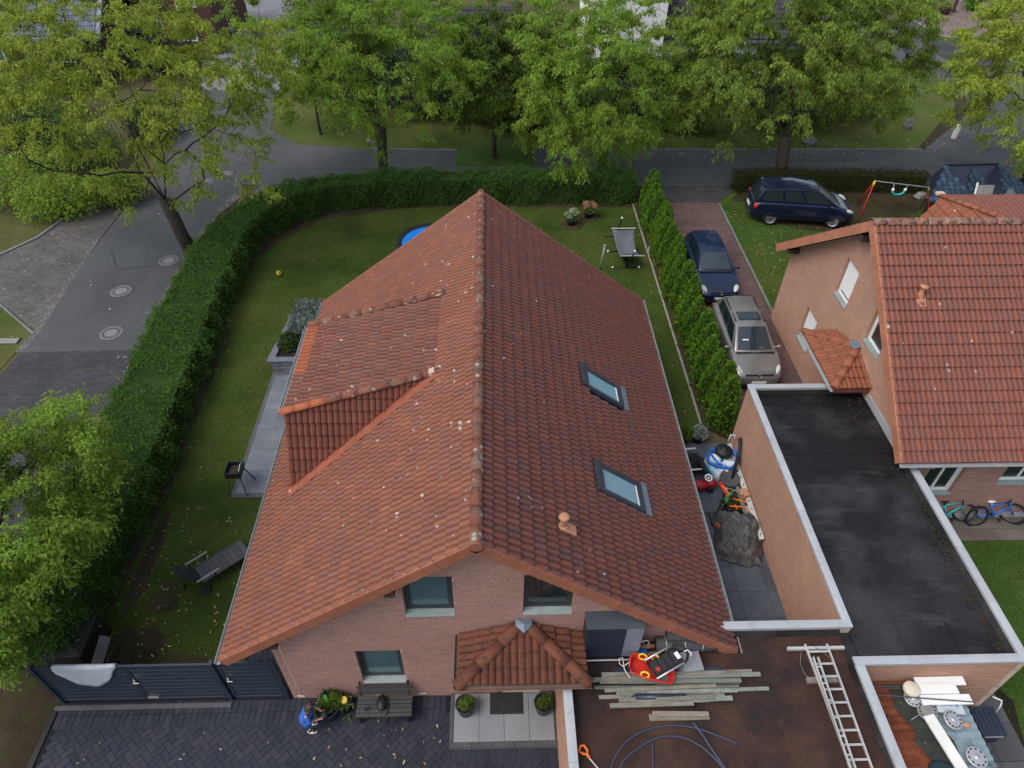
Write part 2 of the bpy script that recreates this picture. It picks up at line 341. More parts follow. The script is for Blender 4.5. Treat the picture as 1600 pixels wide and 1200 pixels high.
dm('fleece', (.40,.44,.47), .95, .1, var=.1, vs=8, fine=.1)
dm('tarp', (.060,.060,.064), .55, .3, var=.35, vs=4, moss=(.13,.118,.10), moss_t=(.5,.62), moss_s=1.2)
dm('board_grey', (.062,.062,.070), .7, rnd=.15)
dm('bench_wood', (.050,.052,.052), .7, rnd=.12, fine=.12)
dm('timber', (.205,.195,.160), .9, rnd=.28, rcol=(.18,.155,.120), var=.25, vs=4, fine=.25, fs=40, streak=((2,60,60), .6, (.08,.078,.066), .48, .7))
dm('timber_green', (.185,.205,.180), .9, rnd=.25, rcol=(.15,.155,.13), var=.25, vs=4, fine=.25, fs=40, streak=((2,60,60), .5, (.08,.082,.07), .5, .7))
dm('stone_grey', (.155,.170,.185), .85, rnd=.28, var=.2, vs=6, bump=.6, bs=30)
dm('rust', (.16,.045,.022), .85, .2, var=.35, vs=3, col2=(.24,.12,.06), c2=(.55,.75), s2=2, streak=((1,14,1), .7, (.085,.022,.014), .45, .7))
dm('sheet_teal', (.20,.27,.30), .5, .4, .2, var=.2, vs=3, moss=(.08,.10,.10), moss_t=(.5,.62), moss_s=1.6)
dm('liner', (.035,.038,.032), .8, .2, var=.35, vs=4, moss=(.12,.12,.08), moss_t=(.6,.68), moss_s=6)
dm('shingle', (.030,.052,.088), .8, .3, rnd=.3, var=.2)
dm('roof_slate', (.055,.052,.060), .7, rnd=.15)
dm('roof_blue', (.14,.17,.20), .6, rnd=.2)
dm('brown_wall', (.085,.042,.035), .9)
dm('render_white', (.74,.75,.74), .9, var=.05)
dm('gravel', (.17,.17,.185), .95, var=.15, vs=1, fine=.2, fs=10)
dm('tan', (.42,.20,.12), .8)
dm('hose_blue', (.035,.045,.075), .5, .4)
dm('glass_car', (.022,.034,.042), .06, .8, var=.1, vs=1.5)
dm('gutter_brown', (.13,.085,.07), .6)
dm('tar', (.030,.031,.034), .8)
dm('asphalt_patch', (.060,.064,.069), .9, .25, var=.15, fine=.2, fs=25)
dm('manhole_grey', (.185,.187,.19), .8, fine=.2, fs=30)

# ================================================================== GROUND
def poly(name, pts, z, m, h=.06, parent=None):
    return struct(name, MB().prism(pts, z-h, z), M[m], parent)
struct('ground', MB().prism([(-140,-60),(140,-60),(140,300),(-140,300)], -.3, -.02), M['ground'])
Z1, Z2, Z3 = .0, .004, .008
# street on the left, the cross street behind the garden and the street running off to the upper right
cur = [(-17.7,20.4),(-13.55,20.5),(-13.75,26.5),(-13.75,30.6),(-13.1,32.6),(-11.6,33.5),(-8,33.6),(8.3,33.5),(44,33.4),(44,37.7),(29.5,37.8),(-7.2,38.0),(-11,38.6),(-13,40.6),(-14,46),(-14,64),(-20,64),(-18.9,46),(-17.9,33),(-18.0,28.8)]
poly('road', cur, Z2, 'asphalt')
poly('street_paving', [(-26,2),(-12.5,2),(-12.7,14),(-13.2,18.3),(-13.55,20.5),(-17.7,20.4),(-18.1,16)], Z2, 'pavers_street')
poly('parking_bay', [(-17.65,21.6),(-17.7,24),(-18.05,28.6),(-18.0,33),(-19.8,33),(-20.9,28.6),(-21.9,27.1),(-26,25.6),(-26,24.5),(-20.1,23.6)], Z2+.002, 'pavers_bay')
kb = MB()
def kerb_run(name, pts, wd, h, m, seg=1.0, z=0, top=None):
    """row of kerb stones along a path; the stones are parts of a joint strip"""
    root = struct(name, MB().tube([(x,y,-.04) for x,y in pts], .05, 4), M['mortar_tan'])
    P = [Vector((*p,0)) for p in pts]
    for a, b in zip(P[:-1], P[1:]):
        d = (b-a); n = max(1, round(d.length/seg)); u = d.normalized()
        mb = MB(); mb.box((-.5*d.length/n+.006,-wd/2,-.1),(.5*d.length/n-.006,wd/2,h)); me = None
        for i in range(n):
            c = a + d*((i+.5)/n)
            if me is None:
                o = obj('kerb_stone', mb, M[m], root, bevel=0, world=False); me = o.data
            else: o = bpy.data.objects.new('kerb_stone', me); COL.objects.link(o); o.parent = root
            o.location = Vector((c.x, c.y, z)) - Vector(root['_off']); o.rotation_euler = (random.uniform(-.01,.01), random.uniform(-.004,.004), math.atan2(u.y,u.x)+random.uniform(-.004,.004))
    return root
def ribbon(name, pts, wd, z, m):
    P = [Vector((*p, z)) for p in pts]; mb = MB(); vs = []
    for i, p in enumerate(P):
        t = (P[min(i+1,len(P)-1)]-P[max(i-1,0)]).normalized(); n = Vector((-t.y,t.x,0))*wd*random.uniform(.6,1.3)/2; vs += [p-n, p+n]
    o = struct(name, mb.add(vs, [(2*i,2*i+1,2*i+3,2*i+2) for i in range(len(P)-1)]), M[m]); return o
def wob(a, b, n, amp): return [(a[0]+(b[0]-a[0])*i/n+random.uniform(-amp,amp), a[1]+(b[1]-a[1])*i/n+random.uniform(-amp,amp)) for i in range(n+1)]
ribbon('road_seam', wob((-17.2,27.6),(-16.2,25.9),6,.05)+wob((-16.2,25.9),(-14.4,26.4),6,.05)[1:], .035, Z3+.004, 'tar'); ribbon('road_seam', wob((-13.6,35.6),(8,35.4),30,.05), .03, Z3+.004, 'tar'); ribbon('road_seam', wob((9,35.8),(30,35.5),30,.06), .03, Z3+.004, 'tar'); ribbon('road_seam', wob((-15.9,34),(-15.6,45),14,.06), .03, Z3+.004, 'tar')
def blob0(cx, cy, rx, ry, n=30, seed=0): return [(cx+rx*r*math.cos(a), cy+ry*r*math.sin(a)) for a in np.linspace(0, 2*math.pi, n, endpoint=False) for r in (1+.08*math.sin(3*a+seed)+.05*math.sin(7*a),)]
poly('road_patch', blob0(-15.75,24.25,.78,.72), Z3+.001, 'asphalt_patch'); poly('road_patch', [(9.5,33.6),(13.5,33.6),(13.4,34.2),(9.6,34.15)], Z3+.001, 'asphalt_patch'); poly('road_patch', [(-3,35.75),(-2.05,35.75),(-2.05,37.75),(-3,37.8)], Z3+.001, 'asphalt_patch'); poly('road_patch', [(17,36.2),(20.5,36.3),(20.4,37.4),(17.1,37.3)], Z3+.001, 'asphalt_patch')
kerb_run('bay_kerb', [(-21.9,27.1),(-20.9,28.6),(-19.8,33)], .14, .06, 'kerb', 1.0)
kerb_run('verge_kerb', [(-26,24.4),(-20.1,23.5),(-17.75,21.5)], .08, .03, 'kerb', 1.0)
poly('cobbled_gutter', [(-17.65,20.4),(-17.55,21.6),(-17.75,24),(-18.05,28.6),(-18.3,28.6),(-18.02,24),(-17.85,21.6),(-17.95,20.4)], Z3, 'cobble_edge')
poly('hedge_strip', [(-12.0,8),(-12.5,8),(-12.75,14),(-13.2,18.3),(-13.55,20.5),(-13.75,26.5),(-13.75,30.6),(-13.1,32.6),(-11.6,33.5),(-8,33.6),(8.2,33.5),(8.2,32.2),(-8,32.4),(-10.6,31),(-11.6,29),(-11.8,20)], Z3, 'soil')
poly('cobbled_edge', [(-13.45,20.5),(-13.55,20.5),(-13.75,26.5),(-13.75,30.6),(-13.1,32.6),(-11.6,33.5),(-11.5,33.15),(-12.7,32.3),(-13.3,30.5),(-13.3,26.5),(-13.05,20.5)], Z3+.004, 'cobble_edge')
poly('roadside_verge', [(-26,2),(-26,24.4),(-20.1,23.5),(-17.75,21.5),(-17.9,20.4),(-18.3,16),(-21,2)], Z1, 'grass_verge')
# paved steps in that verge
mb = MB(); fl = struct('verge_path', MB().prism([(-26,20.6),(-18.05,20.9),(-18.05,21.25),(-26,21.0)], -.05, .006), M['soil_dark'])
for i in range(9):
    o = obj('flagstone', MB().box((-.38,-.15,0),(.38,.15,.03)), M['concrete'], fl, world=False); o.location = Vector((-18.5-.8*i, 21.06-.03*i, .004))-Vector(fl['_off']); o.rotation_euler.z = random.uniform(-.04,.04)
# far side of the cross street
poly('far_verge', [(-11,38.6),(-7.2,38.0),(-2.1,37.85),(-1.9,37.85),(2.2,37.85),(24.6,37.85),(30.6,43.7),(31.3,46.2),(31.3,49.2),(29.9,51.5),(24,60),(-13,60),(-13.8,46),(-12.8,40.6)], Z1, 'grass_verge')
poly('verge_island', [(-2.0,35.75),(2.3,35.75),(2.3,37.9),(-2.0,37.9)], Z3, 'grass_fresh')
poly('upper_road', [(24.6,37.7),(44,37.7),(44,44),(37.2,57.2),(35.2,58.6),(34.4,61.5),(33,75),(27,75),(29.9,51.5),(31.3,49.2),(31.3,46.2),(30.6,43.7)], Z2+.002, 'asphalt')
poly('upper_pavement', [(33.4,53.5),(35.6,49.8),(38.5,51.5),(37.4,58.3),(35.6,58.8),(35.6,64),(33.6,62.8)], Z3, 'pavers_street')
poly('far_driveway', [(38.5,51.5),(54,45),(60,60),(45,66.2),(44.4,70),(41.5,70),(40.5,65.2),(37.2,65.4),(35.9,64.6),(35.6,58.8),(37.4,58.3)], Z3+.002, 'pavers_pink')
poly('far_lawn', [(30,66),(36,66.2),(44,66.4),(70,64),(70,90),(30,90)], Z1, 'grass_verge')
kerb_run('far_kerb', [(38.5,51.6),(37.45,58.2),(35.65,58.8),(35.5,64.5)], .12, .04, 'granite', 1.0)
kerb_run('verge_edge', [(-7.2,38.0),(-2.1,37.8)], .1, .05, 'kerb', 1.0)
kerb_run('street_edge', [(2.3,37.86),(24.6,37.8)], .1, .05, 'kerb', 1.0)
poly('worn_path', [(24.3,37.9),(25.5,37.9),(30.4,43.6),(31.2,46.0),(30.4,46.0),(29.7,44.2)], Z1+.003, 'soil')
poly('gravel_forecourt', [(-19,47),(-14,47),(-12,58),(-16,70),(-26,70)], Z2+.004, 'gravel')
# neighbour's driveway and lawns
poly('red_driveway', [(8.05,15.3),(11.15,15.3),(11.15,21.9),(11.3,31.7),(8.3,31.7),(8.05,24)], Z2, 'pavers_red')
poly('driveway_apron', [(8.3,31.7),(11.3,31.7),(13.0,33.5),(8.3,33.5)], Z3, 'pavers_street')
kerb_run('lawn_kerb', [(11.35,31.6),(11.32,21.95)], .08, .03, 'kerb', 1.0)
poly('side_lawn', [(11.4,21.9),(11.4,31.7),(13,33.4),(44,33.3),(44,17),(11.4,17)], Z1, 'grass_fresh')
poly('bare_earth', [(12.0,31.9),(14.0,31.4),(13.6,29.6),(15.0,28.9),(17.6,28.7),(20.5,30.2),(22,31.6),(21.5,33.2),(13,33.3)], Z2, 'soil')
poly('neighbour_lawn', [(11.4,-4),(40,-4),(40,11.45),(11.4,11.45)], Z1, 'grass_fresh')
# ---- own garden
LAWN = [(-10.35,7.5),(-5.0,7.5),(-5.0,13.4),(-7.0,13.4),(-8.05,13.4),(-8.05,19.1),(-8.05,22.5),(-5,22.5),(-5,19.6),(4.2,19.6),(4.2,16.2),(6.95,16.2),(6.95,31.3),(-4.5,31.25),(-8.3,30.0),(-10.1,27.7),(-10.7,26),(-10.5,20),(-9.95,13.9)]
poly('lawn', LAWN, Z2, 'grass')
poly('hedge_bed', [(-12.5,7.5),(-10.35,7.5),(-9.95,13.9),(-10.5,20),(-10.7,26),(-10.1,27.7),(-8.3,30),(-4.5,31.25),(6.95,31.3),(6.95,32.2),(-8,32.4),(-11.6,29),(-12.3,20)], Z1, 'soil')
def blob(cx, cy, rx, ry, n=40, rough=.22, seed=0):
    return [(cx+rx*r*math.cos(a), cy+ry*r*math.sin(a)) for a in np.linspace(0, 2*math.pi, n, endpoint=False) for r in (1+rough*(math.sin(3*a+seed)*.5+math.sin(7*a+2*seed)*.3+math.sin(13*a+seed)*.25),)]
for k, (x, y, rx, ry) in enumerate([(-9.2,8.5,.75,.8),(-8.0,8.1,.9,.45),(-9.75,11.2,.22,1.7),(-8.9,10.1,.38,.5),(-10.3,18,.18,3.5)]): poly('bare_lawn_patch', blob(x,y,rx,ry,seed=k), Z2+.004+.001*k, 'soil')
poly('side_verge', [(-30,-6),(-10.45,-6),(-10.45,7.3),(-12.4,8.5),(-12.9,14),(-14,14),(-18,2)], Z1+.001, 'soil')
poly('thuja_bed', [(6.98,16.2),(8.05,15.3),(8.3,33.2),(6.98,32)], Z1, 'soil')
kerb_run('thuja_kerb', [(7.0,16.3),(7.0,31.6)], .05, .03, 'concrete', 1.0)
# blades of grass where the lawn is close enough to show them
def in_poly(x, y, P):
    c = np.zeros(len(x), bool); j = len(P)-1
    for i in range(len(P)):
        (xi, yi), (xj, yj) = P[i], P[j]
        c ^= ((yi > y) != (yj > y)) & (x < (xj-xi)*(y-yi)/(yj-yi+1e-12)+xi); j = i
    return c
def blades(name, P, n, label):
    a = np.array(P); x = RNG.uniform(a[:,0].min(), a[:,0].max(), n); y = RNG.uniform(a[:,1].min(), a[:,1].max(), n)
    k = in_poly(x, y, P); x, y = x[k], y[k]; n = len(x)
    th = RNG.uniform(0, 6.28, n); h = RNG.uniform(.02,.055, n); wd = RNG.uniform(.006,.013, n); ln = RNG.normal(0, .02, (n,2))
    V = np.zeros((n,3,3)); V[:,0] = np.c_[x-wd*np.cos(th), y-wd*np.sin(th), np.zeros(n)]; V[:,1] = np.c_[x+wd*np.cos(th), y+wd*np.sin(th), np.zeros(n)]; V[:,2] = np.c_[x+ln[:,0], y+ln[:,1], h]
    o = npobj(name, V.reshape(-1,3), np.arange(3*n).reshape(n,3), M['grass_blade'], attrs={'rnd': RNG.random(n)})
    return tag(o, label, 'grass', kind='stuff')
blades('grass', LAWN, 150000, 'short green lawn grass around the brick house')
blades('grass', [(11.4,2),(18,2),(18,11.4),(11.4,11.4)], 40000, 'short green grass of the neighbouring back lawn')
blades('grass', [(11.4,22),(22,22),(22,31),(13,29.5),(12,31.6),(11.4,31.6)], 50000, 'short green grass between the red driveway and the parked minivan')
def litter(name, P, n, sz, m, label):
    a = np.array(P); x = RNG.uniform(a[:,0].min(), a[:,0].max(), n); y = RNG.uniform(a[:,1].min(), a[:,1].max(), n)
    k = in_poly(x, y, P); C = np.c_[x[k], y[k], np.full(k.sum(), .035)]
    o = leaf_cloud(name, C, RNG.uniform(sz[0], sz[1], len(C)), M[m], None, flat=True); return tag(o, label, 'leaves', kind='stuff')
def leaf_cloud(name, C, S, m, parent, flat=False, droop=.3, out=None, width=.42, attr=None, world=True):
    n = len(C); d = RNG.normal(0,1,(n,3))
    if flat: d[:,2] *= .08
    else:
        d[:,2] = d[:,2]*.6 - droop
        if out is not None: d += out*1.1
    d /= np.linalg.norm(d, axis=1, keepdims=True)+1e-9
    up = np.zeros((n,3)); up[:,2] = 1; up += RNG.normal(0, .08 if flat else .45, (n,3))
    s = np.cross(d, up); s /= np.linalg.norm(s, axis=1, keepdims=True)+1e-9; nn = np.cross(s, d)
    S = np.asarray(S)[:,None]; V = np.empty((n,4,3))
    V[:,0] = C; V[:,1] = C + d*S*.45 + s*S*width*.5 + nn*S*.06; V[:,2] = C + d*S - (0 if flat else 1)*np.array([0,0,1])*S*.12; V[:,3] = C + d*S*.45 - s*S*width*.5 + nn*S*.06
    r = RNG.random(n)*.999 if attr is None else attr
    return npobj(name, V.reshape(-1,3), np.arange(4*n).reshape(n,4), m, parent, {'rnd': r}, world=world)
litter('fallen_leaves', [(11.4,24),(16,24),(16,29),(13,31),(11.4,31.5)], 230, (.07,.13), 'litter_leaf', 'yellow fallen leaves on the grass beside the red driveway')
litter('fallen_leaves', [(-10.2,7.8),(-6,7.8),(-6.3,12),(-9.8,13.5)], 170, (.06,.12), 'litter_leaf', 'pale fallen leaves on the dark lawn behind the gate')
litter('fallen_leaves', LAWN, 260, (.05,.10), 'litter_pale', 'pale specks of fallen leaves over the lawn')
litter('fallen_leaves', [(-13.6,16),(-12.5,16),(-12.9,33),(-13.6,31)], 160, (.06,.12), 'litter_pale', 'leaf litter along the kerb outside the hedge')
litter('fallen_leaves', [(-26,20.5),(-18,21),(-17.9,33),(-26,27)], 200, (.07,.13), 'litter_pale', 'leaf litter on the parking bay across the street')
litter('fallen_leaves', [(-18,20),(-13.6,20),(-13.8,33),(-18,33)], 14, (.10,.16), 'litter_pale', 'few pale leaves on the grey street')
litter('fallen_leaves', [(10,36.5),(30,37.7),(30,39),(10,39.5)], 300, (.1,.2), 'litter_leaf', 'dry leaves along the far edge of the cross street')

# ================================================================== TREES AND HEDGES
def tree(name, label, base, fork, ctr, rad, trunk_r, K, per, leaf, m, lsize=.19, spread=.5, droop=.3, group=None, seed=1, limbs=4, low=.3, mleaf2=None):
    g = np.random.default_rng(seed); base, fork, ctr, rad = map(np.array, (base, fork, ctr, rad)); 
    root = thing(name, label, 'tree', tuple(base), group=group)
    P = []
    while len(P) < K:
        p = g.normal(0,1,3); p /= np.linalg.norm(p); p *= g.uniform(.25,1)**.45
        if p[2] < -low and g.random() < .75: continue
        f = 1 + .17*math.sin(3*math.atan2(p[1],p[0])+seed) + .12*math.sin(5*math.atan2(p[1],p[0])+2*seed+3*p[2]) + g.normal(0,.05)
        P.append(ctr + p*rad*f)
    P = np.array(P); P = P[np.argsort(np.linalg.norm(P-fork, axis=1))]
    nodes = [base, base*.65+fork*.35+g.normal(0,.05,3)*[1,1,0], fork]; par = [-1,0,1]
    for l in range(limbs):       # main limbs
        a = 2*math.pi*(l+g.uniform(-.25,.25))/limbs + seed
        e = ctr + rad*np.array([math.cos(a)*.42, math.sin(a)*.42, -.15+.3*g.random()])
        m1 = fork*.55+e*.45 + np.array([0,0,-.1*rad[2]])+g.normal(0,.12,3)
        nodes += [m1, e]; par += [2, len(nodes)-2]
    nodes.append(ctr+np.array([0,0,.35])*rad); par.append(2)
    for p in P:
        A = np.array(nodes[2:]); dd = np.linalg.norm(A-p, axis=1) + .35*np.linalg.norm(A-fork, axis=1)*0; up = np.maximum(0, A[:,2]-p[2])
        i = int(np.argmin(dd+.5*up))+2; q = nodes[i]; v = p-q; L = np.linalg.norm(v)
        mid = q+v*.5+g.normal(0,.10,3)*min(1,L)+np.array([0,0,.10*L])
        if L > .6: nodes.append(mid); par.append(i); i = len(nodes)-1
        nodes.append(p); par.append(i)
    n = len(nodes); r = np.zeros(n)
    for i in range(n-1, 0, -1):
        if r[i] == 0: r[i] = .009
        r[par[i]] = (r[par[i]]**2.4 + r[i]**2.4)**(1/2.4)
    sc = trunk_r/r[2]; r = np.maximum(.008, r*np.minimum(1, sc*np.clip(r/r[2],.25,1)**.25)); r[0] = trunk_r*1.25; r[1] = trunk_r*1.02; r[2] = trunk_r
    mb = MB(); mb.tube([nodes[0]-np.array([0,0,.1]), nodes[1], nodes[2]], [r[0], r[1], r[2]], 10)
    mb.tube([nodes[0]-np.array([0,0,.12]), nodes[0]+np.array([0,0,.22])], [r[0]*1.45, r[0]*.98], 10)
    for i in range(3, n): mb.tube([nodes[par[i]], nodes[i]], [min(r[par[i]], r[i]*1.3), r[i]], 6 if r[i] > .04 else 4, cap=False)
    obj('trunk', mb, M['bark'], root, smooth=True, recalc=False)
    # leaves in sprays along short twigs round every branch end
    C = []; A = []; O = []
    for p in P:
        o = (p-ctr)/rad; o = o/(np.linalg.norm(o)+1e-6); tint = g.random()
        for t in range(4):
            d = g.normal(0,1,3)*[1,1,.45]+o*.8; d /= np.linalg.norm(d); L = spread*g.uniform(.6,1.5)
            s = g.random(per//4)**.8; c = p + d*L*s[:,None] + np.array([0,0,-1])*(droop*.6*L*s**2)[:,None] + g.normal(0,.085,(len(s),3))*[1,1,.7]
            C.append(c); A.append((tint*.6 + g.random(len(s))*.4)*.999); O.append(np.tile(d*.5+np.array([0,0,-droop]),(len(s),1)))
    C, A, O = np.vstack(C), np.concatenate(A), np.vstack(O)
    leaf_cloud('crown', C, RNG.uniform(.7,1.3,len(C))*lsize, M[m], root, droop=droop, out=O, attr=A)
    return root
G_ST = 'street trees along the hedge'
tree('street_tree', 'large yellow green tree with a forked leaning trunk outside the curved hedge', (-13.35,27.1,0), (-13.7,27.0,2.7), (-15.0,27.9,7.2), (6.8,5.4,4.2), .27, 390, 180, None, 'leaf_yellow', .128, .50, .5, None, 3, 3, .42)
tree('street_tree', 'wide bright green tree left of the roof ridge behind the back hedge', (-5.6,34.0,0), (-5.5,34.2,2.9), (-5.9,34.6,6.0), (5.7,4.6,3.6), .24, 390, 235, None, 'leaf_green', .125, .58, .5, None, 5, 4, .30)
tree('street_tree', 'small slender tree on the grass island between the two larger crowns', (0.1,36.9,0), (0.1,36.9,2.2), (0.3,37.4,4.6), (2.8,2.6,2.8), .11, 180, 200, None, 'leaf_deep', .135, .55, .4, None, 8, 3, .6)
tree('street_tree', 'bushy yellow green tree with low hanging twigs above the back hedge', (5.7,34.0,0), (5.7,34.2,2.0), (5.0,34.8,5.0), (4.8,3.9,4.0), .22, 400, 230, None, 'leaf_green', .125, .56, .55, None, 13, 5, .95)
tree('street_tree', 'dense drooping tree with a bare pale trunk behind the parked minivan', (15.0,33.75,0), (14.9,34.2,2.3), (14.3,35.2,6.5), (6.1,4.8,4.6), .30, 560, 260, None, 'leaf_olive', .132, .62, .75, None, 21, 4, .45)
tree('street_tree', 'bright green tree cut by the right edge over the corner of the cross street', (27.6,33.0,0), (27.5,33.0,2.6), (26.9,32.6,6.2), (6.3,4.8,4.2), .26, 390, 230, None, 'leaf_yellow', .132, .6, .55, None, 34, 4, .5)
tree('garden_tree', 'leafy tree in the lower left corner beside the grey gate', (-12.6,8.8,0), (-12.5,9.1,1.9), (-12.0,9.9,3.75), (3.2,3.2,2.0), .15, 330, 230, None, 'leaf_green', .108, .45, .35, None, 55, 4, .5)
tree('sapling', 'thin young tree with a pale stem on the far street corner', (-10.0,40.0,0), (-10.0,40.0,2.1), (-10.2,40.4,4.0), (1.9,1.8,1.9), .07, 60, 80, None, 'leaf_yellow', .20, .5, .4, None, 61, 3, .5)
def shrub(name, label, x, y, rx, ry, h, m, n, ls=.16, group=None, seed=1, cat='shrub', z0=0.0):
    g = np.random.default_rng(seed); root = thing(name, label, cat, (x,y,z0), group=group)
    lob = [(g.uniform(-.45,.45)*rx, g.uniform(-.45,.45)*ry, g.uniform(.35,.62)*h, g.uniform(.55,.75)) for _ in range(7)]
    C = []; O = []
    for (a, b, c, s) in lob:
        k = n//7; p = g.normal(0,1,(k,3)); p /= np.linalg.norm(p,axis=1,keepdims=True); O.append(p.copy()); p *= (g.uniform(.55,1.08,k)**.5)[:,None]
        C.append(np.c_[x+a+p[:,0]*rx*s, y+b+p[:,1]*ry*s, np.maximum(.05, z0+c+p[:,2]*h*.42)])
    leaf_cloud('foliage', np.vstack(C), RNG.uniform(.7,1.3,k*7)*ls, M[m], root, out=np.vstack(O)*.6)
    mb = MB()
    for (a,b,c,s) in lob: mb.tube([(x,y,z0-.05),(x+a*.5,y+b*.5,z0+c*.6),(x+a,y+b,z0+c*1.15)], [.05,.03,.01], 5)
    obj('stem', mb, M['bark'], root, smooth=True)
    return root
def hedge(name, label, path, width, h, m, dens, ls, core='leaf_shade', rough=.23, seed=3, group=None):
    """closed hedge along a centre line: leaves over both faces and the top, a core inside whose dark colour paints in the inner shade"""
    g = np.random.default_rng(seed); P = np.array(path, float)
    root = thing(name, label, 'hedge', (P[len(P)//2,0], P[len(P)//2,1], 0), group=group)
    W = np.array(width, float) if hasattr(width,'__len__') else np.full(len(P), float(width))
    seg = np.linalg.norm(np.diff(P,axis=0),axis=1); cum = np.r_[0,np.cumsum(seg)]; T = cum[-1]
    perim = 2*h + W.mean(); n = int(dens*T*perim)
    s = g.random(n)*T; i = np.clip(np.searchsorted(cum, s)-1, 0, len(seg)-1); f = (s-cum[i])/seg[i]
    c = P[i]+(P[i+1]-P[i])*f[:,None]; tv = np.gradient(P, axis=0); tv /= np.linalg.norm(tv,axis=1,keepdims=True); t = tv[i]*(1-f[:,None])+tv[i+1]*f[:,None]; t /= np.linalg.norm(t,axis=1,keepdims=True); nr = np.c_[t[:,1],-t[:,0]]
    hw = (W[i]*(1-f)+W[i+1]*f)/2
    u = g.random(n)*perim; side = np.where(u < h, -1., np.where(u < 2*h, 1., 0.)); z = np.where(u<h, u, np.where(u<2*h, u-h, h)); off = np.where(side == 0, (g.random(n)*2-1)*hw, side*hw)
    bump = rough*(np.sin(s*1.13+z*.7+side)+np.sin(s*2.9+1.3*side-z*2+off)+.8*np.sin(s*6.7+off*5+z*4)+.5*np.sin(s*15+off*11-z*9))*.42 - g.exponential(.07, n) + (g.random(n) < .09)*g.exponential(.10, n)
    rnd_edge = np.clip((z-h*.75)/(h*.25),0,1)*(side != 0)*.18*np.minimum(1,hw)
    off = np.where(side != 0, off+side*(bump-rnd_edge), off); zz = np.where(side == 0, z+bump-.10*(np.abs(off)/np.maximum(hw,.1))**3, z)
    C = np.c_[c+nr*off[:,None], np.maximum(.03, zz)]; O = np.c_[nr*side[:,None], np.where(side == 0, 1., .25)]
    # ends
    for e, sg in ((0,-1),(-1,1)):
        k = int(dens*W[e]*h); tt = tv[e]*sg; ne = np.array([tv[e][1],-tv[e][0]])
        ce = P[e]+ne*((g.random(k)*2-1)*W[e]/2)[:,None]+tt*(rough*g.normal(0,.4,k))[:,None]
        C = np.vstack([C, np.c_[ce, g.random(k)*h]]); O = np.vstack([O, np.tile([*tt,.2],(k,1))])
    leaf_cloud('foliage', C, RNG.uniform(.65,1.35,len(C))*ls, M[m], root, out=O*1.0, droop=-.1)
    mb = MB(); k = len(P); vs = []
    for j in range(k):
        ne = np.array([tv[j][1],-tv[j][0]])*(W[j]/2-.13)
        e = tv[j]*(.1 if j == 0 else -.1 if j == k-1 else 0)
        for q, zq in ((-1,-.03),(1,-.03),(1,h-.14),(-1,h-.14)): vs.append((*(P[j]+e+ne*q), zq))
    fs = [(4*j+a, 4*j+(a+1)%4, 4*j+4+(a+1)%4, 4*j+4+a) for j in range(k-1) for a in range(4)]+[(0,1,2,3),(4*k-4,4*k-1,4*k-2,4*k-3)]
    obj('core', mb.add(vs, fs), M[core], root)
    return root
HP = [(-11.35,8.2),(-11.3,12),(-11.35,16),(-11.55,20),(-11.7,24),(-11.65,26.5),(-11.2,28.6),(-10.0,30.4),(-8.2,31.5),(-5.5,32.0),(-1,32.15),(3,32.15),(7.0,32.2)]
HW = [1.9,2.2,2.2,2.1,2.0,1.9,1.6,1.5,1.35,1.25,1.2,1.2,1.2]
hedge('hedge', 'long clipped green hedge curving round the left side and back of the lawn', HP, HW, 1.38, 'leaf_hedge', 1000, .075)
hedge('hedge', 'low brownish clipped hedge between the minivan and the cross street', [(12.4,33.1),(15,33.2),(18.5,33.1),(22.2,32.9)], .8, 1.0, 'leaf_brown', 420, .09, rough=.05, seed=9)
# row of columnar thujas: every tree its own thing
def thuja_proto(seed, h, rb):
    g = np.random.default_rng(seed); n = 1500
    z = h*(1-g.random(n)**.75); rr = rb*np.clip(1-(z/h)**1.6,0,1)**.75*(.80+.25*g.random(n)); a = g.uniform(0,6.283,n)
    rr *= 1+.14*np.sin(5*a+z*3)+.08*np.sin(9*a-z*5)
    C = np.c_[rr*np.cos(a), rr*np.sin(a), z]; O = np.c_[np.cos(a)*.55, np.sin(a)*.55, np.full(n,1.3)]
    return C, O
protos = []
for k in range(4):
    r0 = thing('thuja', 'x', 'conifer', (0,0,0), world=False, group='columnar thujas in a row beside the red driveway')
    C, O = thuja_proto(70+k, 2.15, .47); leaf_cloud('foliage', C, RNG.uniform(.7,1.3,len(C))*.15, M['leaf_thuja'], r0, out=O*1.5, droop=-.3, width=.34, world=False)
    obj('stem', MB().tube([(0,0,-.05),(0,0,1.1),(0,0,1.9)],[.05,.04,.015],6), M['bark'], r0, world=False)
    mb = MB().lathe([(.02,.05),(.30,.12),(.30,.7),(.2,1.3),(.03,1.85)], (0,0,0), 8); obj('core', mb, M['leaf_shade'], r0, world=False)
    protos.append(r0)
NT = 21; ORD = 'first second third fourth fifth sixth seventh eighth ninth tenth eleventh twelfth thirteenth fourteenth fifteenth sixteenth seventeenth eighteenth nineteenth twentieth last'.split()
for i in range(NT):
    o = protos[i] if i < 4 else copy_tree(protos[i%4])
    t = i/(NT-1); o.location = (7.60+.12*math.sin(i*1.7), 16.15+t*15.0+random.uniform(-.06,.06), 0); s = random.uniform(.92,1.06)*(1.06 if i < 2 else 1)*(1.02-.05*t); o.scale = (random.uniform(.95,1.08), random.uniform(.95,1.08), s); o.rotation_euler.z = random.uniform(0,6.28)
    o['label'] = 'nearest thuja of the row, beside the potted conifers' if i == 0 else 'last thuja of the row, touching the back hedge' if i == NT-1 else ORD[i]+(' thuja of the driveway row counted from the potted conifers' if i < 11 else ' thuja of the driveway row, on its far half')
